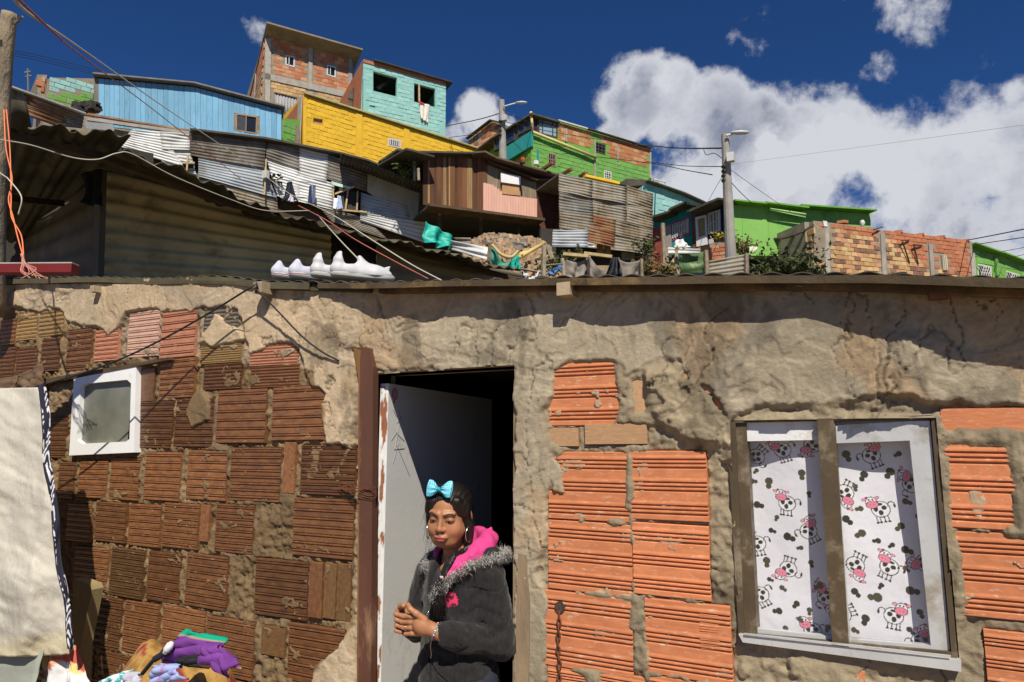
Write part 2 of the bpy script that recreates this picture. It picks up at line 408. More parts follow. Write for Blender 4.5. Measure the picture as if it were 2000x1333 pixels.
# (converter, x0, y0, x1, y1, rib type, colour)   types: A three-groove groups, B even double lines, C smooth
BR = [(K1, 0, 235, 85, 372, 'B', 'wet'), (K1, 95, 185, 203, 345, 'B', 'och'), (K1, 215, 185, 345, 322, 'B', 'och'), (K1, 0, 388, 80, 545, 'B', 'wet'), (K1, 90, 388, 200, 530, 'B', 'wet'),
      (K1, 0, 560, 60, 640, 'B', 'wet'), (K1, 90, 545, 230, 640, 'B', 'wet'),
      (K1, 225, 335, 325, 515, 'B', 'wet'), (K1, 365, 290, 490, 510, 'B', 'wet'), (K1, 520, 290, 640, 460, 'B', 'pink'), (K1, 700, 190, 862, 437, 'B', 'lime'), (K1, 880, 190, 1062, 440, 'B', 'pink'),
      (K1, 1110, 165, 1290, 290, 'B', 'grey'), (K1, 1090, 370, 1305, 470, 'B', 'och'), (K1, 1360, 368, 1612, 482, 'B', 'pink'), (K1, 1360, 484, 1625, 602, 'B', 'wet'),
      (K1, 872, 448, 1055, 660, 'B', 'wet'), (K1, 1108, 474, 1308, 612, 'B', 'wet'), (K1, 750, 500, 838, 680, 'C', 'wet'),
      (K1, 728, 680, 938, 932, 'B', 'wet'), (K1, 950, 662, 1160, 925, 'B', 'wet'), (K1, 1182, 615, 1445, 905, 'B', 'wet'), (K1, 1482, 598, 1765, 890, 'B', 'wet'),
      (K1, 275, 768, 362, 985, 'B', 'wet'), (K1, 320, 1008, 405, 1205, 'B', 'wet'), (K1, 432, 1000, 582, 1202, 'B', 'wet'), (K1, 598, 985, 752, 1215, 'B', 'wet'), (K1, 788, 955, 978, 1217, 'B', 'wet'),
      (K1, 1015, 945, 1228, 1215, 'B', 'wet'), (K1, 1250, 930, 1522, 1222, 'B', 'wet'), (K1, 1540, 900, 1600, 1180, 'C', 'wet'), (K1, 1635, 915, 1928, 1187, 'B', 'wet'),
      (K2, 365, 235, 492, 440, 'B', 'wet'), (K2, 518, 225, 682, 442, 'B', 'wet'), (K2, 698, 238, 867, 467, 'B', 'wet'), (K2, 885, 232, 1077, 477, 'B', 'wet'), (K2, 1090, 240, 1137, 440, 'C', 'wet'),
      (K2, 1172, 238, 1373, 502, 'B', 'wet'), (K2, 1592, 205, 1918, 527, 'B', 'wet'),
      (K2, 408, 470, 587, 692, 'B', 'wet'), (K2, 603, 480, 778, 742, 'B', 'olv'), (K2, 800, 498, 977, 768, 'B', 'wet'), (K2, 1012, 510, 1232, 803, 'B', 'wet'), (K2, 1385, 538, 1668, 853, 'B', 'wet'),
      (K2, 1680, 550, 1752, 855, 'C', 'wet'), (K2, 1758, 558, 1822, 860, 'C', 'olv'), (K2, 1830, 560, 1902, 872, 'C', 'olv'),
      (K2, 488, 738, 657, 1022, 'B', 'wet'), (K2, 672, 768, 857, 1052, 'B', 'wet'), (K2, 882, 800, 1107, 1102, 'B', 'wet'), (K2, 1117, 858, 1378, 1172, 'B', 'wet'), (K2, 1562, 898, 1872, 1260, 'B', 'wet'),
      (K2, 528, 1042, 702, 1300, 'B', 'wet'), (K2, 722, 1072, 900, 1330, 'B', 'wet'), (K2, 925, 1122, 1130, 1380, 'B', 'wet'), (K2, 1150, 1192, 1390, 1480, 'B', 'wet'), (K2, 1420, 900, 1548, 1060, 'C', 'olv'),
      (K2, 330, 700, 470, 940, 'B', 'wet'), (K2, 330, 960, 510, 1200, 'B', 'wet'),
      (K5, 188, 163, 594, 512, 'A', 'org'), (K5, 603, 158, 992, 512, 'A', 'org'), (K5, 186, 520, 612, 880, 'A', 'org'), (K5, 617, 530, 1004, 903, 'A', 'org'), (K5, 160, 886, 614, 1278, 'A', 'org'),
      (K5, 680, 925, 1115, 1318, 'A', 'org'), (K5, 185, 1262, 392, 1500, 'A', 'org'), (K5, 440, 1288, 680, 1560, 'A', 'org'), (K5, 700, 1338, 1240, 1600, 'A', 'org'),
      (K0, 1070, 702, 1208, 832, 'A', 'org'), (K0, 1073, 836, 1130, 872, 'C', 'san'), (K0, 1143, 828, 1264, 868, 'C', 'san'), (K0, 1264, 731, 1301, 750, 'C', 'red'), (K0, 1302, 722, 1352, 766, 'C', 'san'),
      (K0, 1233, 738, 1266, 812, 'C', 'san'), (K0, 1396, 776, 1412, 800, 'C', 'org'), (K0, 1366, 722, 1398, 770, 'C', 'san'), (K0, 1280, 776, 1345, 800, 'C', 'san'),
      (K7, 1103, 42, 1560, 155, 'C', 'org'), (K7, 1132, 200, 1452, 612, 'A', 'org'), (K7, 1174, 630, 1560, 1035, 'A', 'org'), (K7, 1318, 1105, 1720, 1420, 'A', 'org'),
      (K7, 1500, 200, 1800, 610, 'A', 'org'), (K7, 1590, 650, 1900, 1060, 'A', 'org'), (K7, -30, 985, 60, 1180, 'A', 'org'), (K7, 640, 1275, 745, 1320, 'C', 'org')]
rects = []
for (kf, x0, y0, x1, y1, ty, cl) in BR:
    a = kf(x0, y0); b = kf(x1, y1); xm = (a[0]+b[0])/2; ym = (a[1]+b[1])/2
    X0 = onY(a[0], ym)[0]; X1 = onY(b[0], ym)[0]; Z1 = onY(xm, a[1])[2]; Z0 = onY(xm, b[1])[2]
    rects.append([X0, X1, Z0, Z1, ty, cl])
# the courses below the picture's edge
for r_ in range(3):
    for c_ in range(9):
        X0 = -.93+c_*.27-(r_ % 2)*.12; Z1 = .78-r_*.215
        rects.append([X0, X0+.255, Z1-.2, Z1, 'A', 'org'])
    for c_ in range(8):
        X0 = -3.9+c_*.285-(r_ % 2)*.13; Z1 = .62-r_*.215
        if X0+.26 < -1.72 and Z1 < .66: rects.append([X0, X0+.26, Z1-.2, Z1, 'B', 'wet'])

def px2wall(pts): return [(onY(x, y)[0], onY(x, y)[2]) for x, y in pts]
PL_TOP = px2wall([(-300, 480), (-300, 600), (0, 598), (45, 603), (70, 607), (120, 602), (130, 622), (165, 640), (200, 638), (215, 662), (238, 640), (252, 612), (300, 602), (322, 606), (380, 608), (388, 600),
                  (440, 598), (470, 606), (478, 640), (488, 690), (520, 680), (560, 668), (590, 680), (600, 720), (612, 755), (640, 765), (632, 800), (636, 850), (640, 872), (690, 874), (694, 680),
                  (722, 684), (730, 724), (1006, 722), (1002, 1500), (1075, 1500), (1066, 1210), (1072, 1165), (1058, 1130), (1054, 1100), (1068, 1075), (1075, 1060), (1074, 1000), (1066, 960), (1083, 905), (1068, 882),
                  (1058, 830), (1075, 760), (1080, 735), (1105, 706), (1180, 700), (1212, 712), (1222, 735), (1258, 716), (1300, 702), (1340, 714), (1352, 755), (1390, 765), (1424, 812), (1475, 790), (1530, 800),
                  (1600, 790), (1700, 775), (1780, 770), (1835, 795), (1862, 782), (1900, 790), (1950, 786), (2300, 800), (2300, 400)])
PL_2 = px2wall([(695, 1228), (676, 1240), (652, 1270), (620, 1300), (606, 1340), (600, 1500), (695, 1500)])
PL_3 = px2wall([(398, 655), (425, 612), (470, 640), (480, 660), (455, 668), (420, 672), (388, 672)])
PL_4 = px2wall([(365, 800), (385, 770), (400, 758), (415, 785), (414, 820), (380, 838)])
PL_5 = px2wall([(1072, 880), (1090, 900), (1100, 940), (1112, 965), (1090, 965), (1078, 960), (1060, 900)])
PL_6 = px2wall([(1215, 720), (1262, 722), (1270, 800), (1300, 840), (1420, 870), (1445, 1240), (1600, 1290), (1700, 1320), (1880, 1345), (1880, 1180), (1840, 815), (1424, 812), (1352, 742), (1300, 715)])
WET = px2wall([(-300, 606), (0, 606), (40, 612), (60, 622), (110, 618), (150, 640), (190, 642), (192, 690), (205, 702), (300, 700), (318, 702), (378, 698), (420, 700), (470, 712), (500, 706), (580, 716), (616, 722),
               (622, 760), (640, 805), (632, 870), (690, 874), (692, 1225), (650, 1265), (600, 1345), (590, 1700), (-300, 1700)])
WIN_R = px2wall([(1428, 823), (1826, 817), (1874, 1290), (1448, 1240)])
WIN_L = px2wall([(147, 733), (265, 716), (260, 884), (137, 888)])
DOOR_X0, DOOR_X1, DOOR_Z = -1.600, -1.018, 1.897

def build_wall():
    xs = [-5.2]
    while xs[-1] < .95:
        xs.append(xs[-1]+float(np.interp(xs[-1], [-5.2, -4, -1, .4], [.012, .0065, .0042, .0034])))
    xs = np.array(xs); zs = np.concatenate([np.arange(0, .45, .02), np.arange(.45, 2.56, .0044)])
    X, Z = np.meshgrid(xs, zs, indexing='ij')
    # ragged edges: look the patches up through a warped map
    wx = (fbm(X*11, Z*11, 1.5, 5, .6)-.5)*.11; wz = (fbm(X*11+40, Z*11, 5.5, 5, .6)-.5)*.10
    wx2 = (fbm(X*3, Z*3, 9.5, 3)-.5)*.05
    U = X+wx*.6+wx2; Wz = Z+wz*.6
    pl = inpoly(U, Wz, PL_TOP) | inpoly(U, Wz, PL_2) | inpoly(U, Wz, PL_3) | inpoly(U, Wz, PL_4) | inpoly(U, Wz, PL_5)
    p6 = inpoly(U, Wz, PL_6)
    wet = inpoly(X+wx*.15, Z+wz*.15, WET)
    D = np.full(X.shape, -1.0)
    for (x0, x1, z0, z1, ty, cl) in rects:
        i0, i1 = np.searchsorted(xs, [x0-.02, x1+.02]); j0, j1 = np.searchsorted(zs, [z0-.02, z1+.02])
        if i1 <= i0 or j1 <= j0: continue
        a = X[i0:i1, j0:j1]; b = Z[i0:i1, j0:j1]
        d = np.minimum(np.minimum(a-x0, x1-a), np.minimum(b-z0, z1-b))
        D[i0:i1, j0:j1] = np.maximum(D[i0:i1, j0:j1], d)
    n1 = fbm(X*38, Z*38, 2.2, 4, .6)-.5; n2 = fbm(X*9, Z*9, 7.1, 4, .55)-.5; n3 = fbm(X*90, Z*90, 4.4, 3)-.5
    lump = np.abs(fbm(X*22, Z*22, 3.3, 3)-.5)
    left = sstep(-1.55, -1.75, X)
    # mortar: joints sit behind the brick faces, smears ride over the edges
    hm = (-.0065-.002*left)+n2*.024+n1*(.019+.012*left)+lump*(-.018)+n3*.004+.004
    hm = hm+(1-left)*sstep(.46, .60, fbm(X*7.5, Z*8.5, 57.0, 5, .58))*.027+left*sstep(.56, .66, fbm(X*7, Z*8, 57.0, 4))*.008
    ins = np.clip(D+.002, 0, None)
    hm = hm-np.clip(ins*1.5, 0, .035)+(ins > 0)*(-.001)
    hm = np.where(hm > .003, .003+(hm-.003)*.35+n3*.002, hm)
    # stray smears of mortar left on the faces
    sm = fbm(X*15+7, Z*19, 8.8, 4, .55)
    smear = sstep(.640, .685, sm)*(D > .004)
    hm = np.where(smear > .3, np.maximum(hm, .003+n1*.006*smear), hm)
    # plaster coat in overlapping flaky layers with trowel marks
    fl = fbm(X*3.6+wx*1.6, Z*4.4+wz*1.6, 6.1, 3, .45)+.012*(fbm(X*60, Z*60, 2.5, 2)-.5)
    lay = sum(sstep(t, t+.0022, fl)*a for t, a in ((.34, .0022), (.42, .0028), (.50, -.0026), (.57, .0028), (.65, .0025)))
    flb = fbm(X*9+wx*2, Z*8+wz*2, 16.1, 3, .5)+.012*(fbm(X*60, Z*60, 12.5, 2)-.5)
    layb = sum(sstep(t, t+.004, flb)*a for t, a in ((.40, .003), (.50, .0035), (.60, .0035)))*sstep(.50, .56, fbm(X*2.3, Z*2.3, 19.0, 3))
    lay = lay+layb
    ang = X*.8+Z*.6+wx2*2
    trow = (fbm(ang*38+20*fbm(X*1.5, Z*1.5, 2.0, 2), (Z*.8-X*.6)*4, 1.1, 3)-.5)
    msk = sstep(.5, .62, fbm(X*4, Z*4, 11.0, 2))
    cr = np.abs(fbm(X*5+wx*6, Z*3.2+wz*6, 15.0, 3, .55)-.5); crack = sstep(.006, .0, cr)*sstep(.45, .6, fbm(X*2.2, Z*2.2, 21.0, 2))
    cr2 = np.abs(fbm(X*7+wx*5, Z*1.8+wz*4, 31.0, 3, .55)-.5); crack = np.maximum(crack, sstep(.006, .0, cr2)*sstep(.42, .6, fbm(X*2.0, Z*1.2, 27.0, 2))*.8)
    hp = .008+(fbm(X*2.5, Z*2.5, 3.9, 2)-.5)*.012+lay+trow*.0011*msk+n3*.0007-crack*.008
    rough_spot = sstep(.56, .68, fbm(X*5+3, Z*5, 41.0, 3)); hp = hp+rough_spot*(n1*.007+n3*.002)
    pm = boxblur(pl.astype(np.float32), 1)
    pm6 = boxblur(p6.astype(np.float32), 2)
    h6 = .003+n2*.006+n1*.0025+lay*1.5+layb*.8-crack*.005+sstep(.55, .66, fbm(X*6, Z*6, 47.0, 3))*(n1*.012)+n3*.003
    h = hm*(1-pm6)+np.maximum(h6, np.minimum(hm, .004))*pm6
    # a rolled lip along the torn edge of the plaster
    lip = pm*(1-pm)*4
    h = h*(1-pm)+np.maximum(hp, .0055)*pm+lip*.0025*(n1*2+.6)
    # jamb and the heavy lumps beside the door
    Hz = ztop(xs)[:, None]
    # cut: openings and top
    ci = .25*(X[:-1, :-1]+X[1:, :-1]+X[:-1, 1:]+X[1:, 1:]); cj = .25*(Z[:-1, :-1]+Z[1:, :-1]+Z[:-1, 1:]+Z[1:, 1:])
    keep = ~((ci > DOOR_X0) & (ci < DOOR_X1) & (cj < DOOR_Z+.012*(vnoise(ci*20, 0, 0)-.5)+.02*(ci+1.0)*0))
    keep &= ~inpoly(ci, cj, WIN_R) & ~inpoly(ci, cj, WIN_L)
    keep &= cj < Hz[:-1]+.008
    # colours
    c_pl_l = np.array((.52, .40, .265)); c_pl_r = np.array((.36, .305, .22)); c_m_r = np.array((.30, .245, .165)); c_m_l = np.array((.115, .075, .04)); c_w = np.array((.20, .135, .07))
    sr = sstep(-2.0, -1.2, X)[..., None]; tone = (fbm(X*3, Z*3, 51.0, 4)[..., None]-.5)
    cp = c_pl_l*(1-sr)+c_pl_r*sr; cp = cp*(1+tone*.9)
    grey = sstep(.5, .62, fbm(X*2.6, Z*3.5, 61.0, 3))[..., None]; cp = cp*(1-grey*.35)+np.array((.33, .29, .225))*grey*.35
    warm = sstep(.55, .66, fbm(X*5, Z*5, 66.0, 3))[..., None]; cp = cp*(1-warm*.4)+np.array((.40, .25, .125))*warm*.4
    cm = c_m_r*(1+tone*.8); cm = np.where(left[..., None] > .5, c_pl_l*.62*(1+tone), cm)
    c = cm*(1-pm[..., None])+cp*pm[..., None]
    c = np.where((smear > .3)[..., None] & (left[..., None] < .5) & ~pl[..., None], np.array((.42, .31, .21)), c)
    dirt = sstep(.60, .72, fbm(X*7, Z*4, 71.0, 5, .65))[..., None]; c = c*(1-dirt*.4)
    wf = boxblur(wet.astype(np.float32), 1)[..., None]
    c = c*(1-wf)+(c_w*(1+tone*1.2)+np.clip(n2, 0, 1)[..., None]*.08)*wf
    c = c*(1-crack[..., None]*.55)
    c = c*(1+n3[..., None]*.35)
    V = np.stack([X, -h, Z], -1).reshape(-1, 3)
    n = len(zs); i, j = np.nonzero(keep); a = i*n+j
    used = np.zeros(len(V), bool); Q = np.stack([a, a+n, a+n+1, a+1], -1); used[Q.ravel()] = True
    idx = np.cumsum(used)-1
    m = mat('mud_plaster', (.4, .3, .2), .93, .22, 14, attr=True, bump=.55, bscale=42, bdet=10.0, bdist=.011, rnd=0, spec=.2)
    o = mesh('plaster', V[used], None, m, house, True, cols=np.clip(c.reshape(-1, 3)[used], 0.01, 1), quads=idx[Q])
    # the wall's core behind it, with the openings through
    mc = mat('wall_core', (.22, .16, .10), .95, .3, 5, rnd=0)
    top = [(-5.2, float(ztop(-5.2))-.02), (-3, float(ztop(-3))-.02), (-1, float(ztop(-1))-.02), (.95, float(ztop(.95))-.02)]
    outer = [(-5.2, 0), (DOOR_X0, 0), (DOOR_X0, DOOR_Z), (DOOR_X1, DOOR_Z), (DOOR_X1, 0), (.95, 0)]+top[::-1]
    f3 = lambda L, Y=.024: [(x, Y, z) for x, z in L]
    MB().slab(f3(outer), (0, -1, 0), .075, [f3(WIN_R), f3(WIN_L)]).build('wall', mc, house)
    mj = mat('jamb_plaster', (.33, .26, .17), .93, .35, 9, bump=.5, bscale=50, rnd=0)
    b = MB()
    for (x0, x1, z0, z1) in ((DOOR_X1, DOOR_X1+.012, 0, DOOR_Z+.012), (DOOR_X0-.012, DOOR_X0, 0, DOOR_Z+.012), (DOOR_X0, DOOR_X1, DOOR_Z, DOOR_Z+.012)):
        b.box(((x0+x1)/2, .060, (z0+z1)/2), x1-x0, .135, z1-z0)
    b.build('jamb', mj, house)
build_wall()

# ---- bricks
BC = {'wet': (.215, .092, .035), 'och': (.36, .23, .10), 'pink': (.50, .22, .135), 'lime': (.56, .36, .28), 'grey': (.15, .13, .11), 'olv': (.16, .095, .035),
      'org': (.56, .205, .092), 'san': (.45, .27, .145), 'red': (.30, .10, .07)}
def brickmat(k):
    wetk = k in ('wet', 'olv')
    return mat('brick_'+k, BC[k], .40 if wetk else .8, .38 if wetk else .2, 9, bump=.2, bscale=110, spec=.6 if wetk else .25, rnd=.38 if wetk else .12,
               stain=(.30, .19, .12) if wetk else (.58, .38, .26), stain_amt=.10 if wetk else .22, stain_scale=14, stretch=(.6, 1, 1.4), col2=(.125, .055, .027) if wetk else None)
def ribmesh(kind, seed):
    r = random.Random(seed); prof = [(0, .004), (.012, 0)]
    if kind == 'A':
        for g in (.09, .42, .75):
            prof.append((g-.02, 0))
            for k in range(3):
                z = g+k*.058; prof += [(z, .0045), (z+.010, .0045), (z+.024, -.0020), (z+.042, -.0020)]
            prof.append((g+.19, 0))
    elif kind == 'B':
        n = r.choice((6, 7, 7, 8))
        for i in range(n):
            z = (i+.55)/n*.98; prof += [(z-.045*7/n*.6, 0), (z-.018, .0036), (z-.008, .0036), (z+.004, -.0016), (z+.014, -.0016), (z+.024, .0030), (z+.032, .0022), (z+.044, 0)]
    prof += [(.988, 0), (1, .004)]
    V = []; F = []; nx = 3
    for (z, y) in prof:
        for k in range(nx):
            V.append(((k/(nx-1))-.5, y+r.uniform(-.0003, .0003), z-.5))
    for i in range(len(prof)-1):
        for k in range(nx-1): F.append((i*nx+k, i*nx+k+1, (i+1)*nx+k+1, (i+1)*nx+k))
    b = len(V); V += [(-.5, .09, -.5), (.5, .09, -.5), (.5, .09, .5), (-.5, .09, .5)]; t = (len(prof)-1)*nx
    F += [(b+1, b, b+3, b+2), (b, b+1, nx-1, 1, 0), (b+3, t, t+1, t+nx-1, b+2), tuple([b]+[i*nx for i in range(len(prof))]+[b+3])[::-1], tuple([b+1]+[i*nx+nx-1 for i in range(len(prof))]+[b+2])]
    me = bpy.data.meshes.new('brick'); me.from_pydata(V, [], F); me.update(); return me
RM = {'A': [ribmesh('A', i) for i in range(3)], 'B': [ribmesh('B', i+5) for i in range(6)], 'C': [ribmesh('C', 20)]}
_rc = {}
random.seed(3)
for i, (x0, x1, z0, z1, ty, cl) in enumerate(rects):
    src = random.choice(RM[ty]); key = (src.name, cl)
    if key not in _rc: me = src.copy(); me.materials.append(brickmat(cl)); _rc[key] = me
    o = bpy.data.objects.new('brick', _rc[key]); COL.objects.link(o); o.parent = house
    o.location = ((x0+x1)/2+1.6, -random.uniform(.0005, .005), (z0+z1)/2); o.scale = (x1-x0, 1, z1-z0)
    o.rotation_euler = (random.uniform(-.008, .008), random.uniform(-.012, .012), random.uniform(-.012, .012))

# ---- roof sheets of the house, laid to the ragged eave line, and the timbers that carry them
def build_roof():
    xs = np.arange(-5.2, .93, .0095); ys = [0.0, .12, .35, 1.0, 2.0, 3.4]
    ez = np.interp(xs, EX, EZ); ey = np.interp(xs, EX, EY_)
    nb = 7; sheets = []
    edges = np.linspace(-5.2, .93, nb+1)+np.array([0, .05, -.04, .03, .02, -.05, .04, 0])
    for s in range(nb):
        sel = np.where((xs >= edges[s]-.05) & (xs < edges[s+1]+.012))[0]; V = []; n = len(ys); lift = .004*(s % 2)
        for i in sel:
            w = .0042*sin(2*pi*xs[i]/.076); e = (ey[i])
            for y in ys:
                V.append((xs[i], e+(y if y else 0.0)*(1-e/3), ez[i]+w+lift+.0085+y*.012))
        V = np.array(V); a = np.array([k*n+j for k in range(len(sel)-1) for j in range(n-1)])
        o = mesh('roof_sheet', V, None, M_OLIVE if s < 3 else M_DARKROOF, house, True, quads=np.stack([a, a+n, a+n+1, a+1], -1))
        md = o.modifiers.new('s', 'SOLIDIFY'); md.thickness = .0035; md.offset = 1
    b = MB()
    def batten(xa, xb, w, h, name, m, dz=0.0):
        k = 14; B = MB()
        for q in range(k):
            X0 = xa+(xb-xa)*q/k; X1 = xa+(xb-xa)*(q+1)/k
            p = lambda X: (X, float(np.interp(X, EX, EY_))*.45+.0, float(ztop(X))-.004-h/2+dz)
            B.bar(p(X0), p(X1), w, h)
        B.build(name, m, house)
    def rim(xa, xb, h, name, m, t=.006):
        xs_ = np.arange(xa, xb, .05); rr = random.Random(8)
        B = MB(); P = []
        for X0 in xs_:
            y = float(np.interp(X0, EX, EY_))-.001; z = float(np.interp(X0, EX, EZ)); hh = h*(1+.25*(vnoise(X0*4, 2.2, 1)-.5)); P.append((X0, y, z+.010, z-hh+.008))
        for p, q in zip(P[:-1], P[1:]):
            f = lambda a, dy, k: (a[0], a[1]+dy, a[k])
            B.hexa([f(p, 0, 3), f(q, 0, 3), f(q, t, 3), f(p, t, 3), f(p, 0, 2), f(q, 0, 2), f(q, t, 2), f(p, t, 2)])
        B.build(name, m, house)
    rim(-1.85, .93, .019, 'roof_edge_board', mat('rim_board', (.085, .062, .035), .9, .5, 5, stain=(.22, .14, .055), stain_amt=.35, stain_scale=3, bump=.3))
    rim(-5.2, -1.85, .024, 'roof_edge_board', M_OLIVE)
    batten(-1.55, .93, .03, .017, 'batten', mat('rusty_batten', (.12, .075, .04), .85, .5, 8, stain=(.22, .13, .05), stain_amt=.5, stain_scale=4))
    batten(-5.2, -1.6, .02, .014, 'batten', M_OLIVE)
    def stub(x, y, s, p, m, L=.25, rot=0.0):
        c = onY(x, y, -p); B = MB(); B.box(c+np.array([0, L/2, 0]), s, L, s*.9)
        B.build('rafter_end', m, house)
    stub(1100, 564, .045, .075, mat('rafter_wood', (.42, .33, .22), .85, .3, 12, bump=.3))
    stub(1833, 566, .040, .060, mat('rafter_red', (.20, .09, .05), .7, .4, 12, bump=.3))
    stub(503, 561, .05, .072, mat('rafter_wood', (.4, .3, .2)), L=.2)
    stub(180, 564, .035, .05, mat('rafter_wood', (.4, .3, .2)))
    # flap of crumpled foil on the eave
    p = [onY(x, y, -.14) for x, y in ((1385, 541), (1400, 538), (1408, 546), (1398, 549), (1393, 556), (1388, 549))]
build_roof()

# ---- dark room behind the door
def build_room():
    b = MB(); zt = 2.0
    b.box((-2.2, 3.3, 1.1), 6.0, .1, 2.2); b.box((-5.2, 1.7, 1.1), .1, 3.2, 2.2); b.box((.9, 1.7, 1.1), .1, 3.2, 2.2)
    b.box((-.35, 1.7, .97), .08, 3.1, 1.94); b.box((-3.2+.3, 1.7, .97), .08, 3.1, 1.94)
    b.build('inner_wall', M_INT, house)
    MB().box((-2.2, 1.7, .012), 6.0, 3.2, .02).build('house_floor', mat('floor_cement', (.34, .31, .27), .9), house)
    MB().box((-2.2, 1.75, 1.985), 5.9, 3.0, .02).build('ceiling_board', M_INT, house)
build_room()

# ---- brown steel door post
def build_post():
    m = mat('red_brown_post', (.115, .050, .032), .6, .3, 7, bump=.15, spec=.35, rnd=0, stain=(.34, .2, .12), stain_amt=.35, stain_scale=5, stretch=(1, 1, .3))
    B = MB()
    def wq(pts, Y0, Y1):
        f = [onY(x, y, Y0) for x, y in pts]; g = [p+np.array([0, Y1-Y0, 0]) for p in f]
        return f+g
    top = [(706, 679), (720, 680), (729, 716), (723, 1500), (699, 1500), (703, 700)]
    f = [onY(x, y, -.035) for x, y in top]; B.slab(f, (0, -1, 0), .030)
    B.build('door_post', m, house)
    B = MB(); f = [onY(x, y, -.022) for x, y in [(690, 679), (704, 683), (708, 740), (705, 1500), (696, 1500), (700, 740)]]
    B.slab(f, (0, -1, 0), .03); B.build('door_post', mat('ochre_wood', (.30, .16, .05), .8, .5, 8, stretch=(1, 1, .2), stain=(.16, .06, .03), stain_amt=.8), house)
    # old timber on the right jamb, showing through the plaster
    B = MB(); f = [onY(x, y, -.004) for x, y in [(1003, 760), (1009, 760), (1014, 1500), (1001, 1500)]]
    B.slab(f, (0, -1, 0), .09); B.build('jamb_board', mat('jamb_wood', (.30, .22, .14), .9, .45, 9, stretch=(1, 1, .2), bump=.4), house)
    B = MB(); f = [onY(x, y, -.018) for x, y in [(1012, 1080), (1028, 1085), (1034, 1180), (1030, 1500), (1008, 1500), (1008, 1200)]]
    B.slab(f, (0, -1, 0), .03); B.build('jamb_board', mat('jamb_wood', (.3, .2, .1)), house)
    # binding wire
    B = MB(); r = random.Random(5)
    for k in range(7):
        y0 = 944+k*3.2
        P = [onY(660+r.uniform(-2, 10), 946+r.uniform(-5, 4), -.022), onY(685, y0, -.035), onY(697, y0+r.uniform(-3, 8), -.043), onY(718, y0+r.uniform(0, 9), -.043), onY(733, y0+r.uniform(2, 10), -.040), onY(738, 950+r.uniform(0, 10), -.01)]
        B.tube(bez(P, 5), .0012, 4)
    B.build('binding_wire', M_RUSTW, house, True)
build_post()

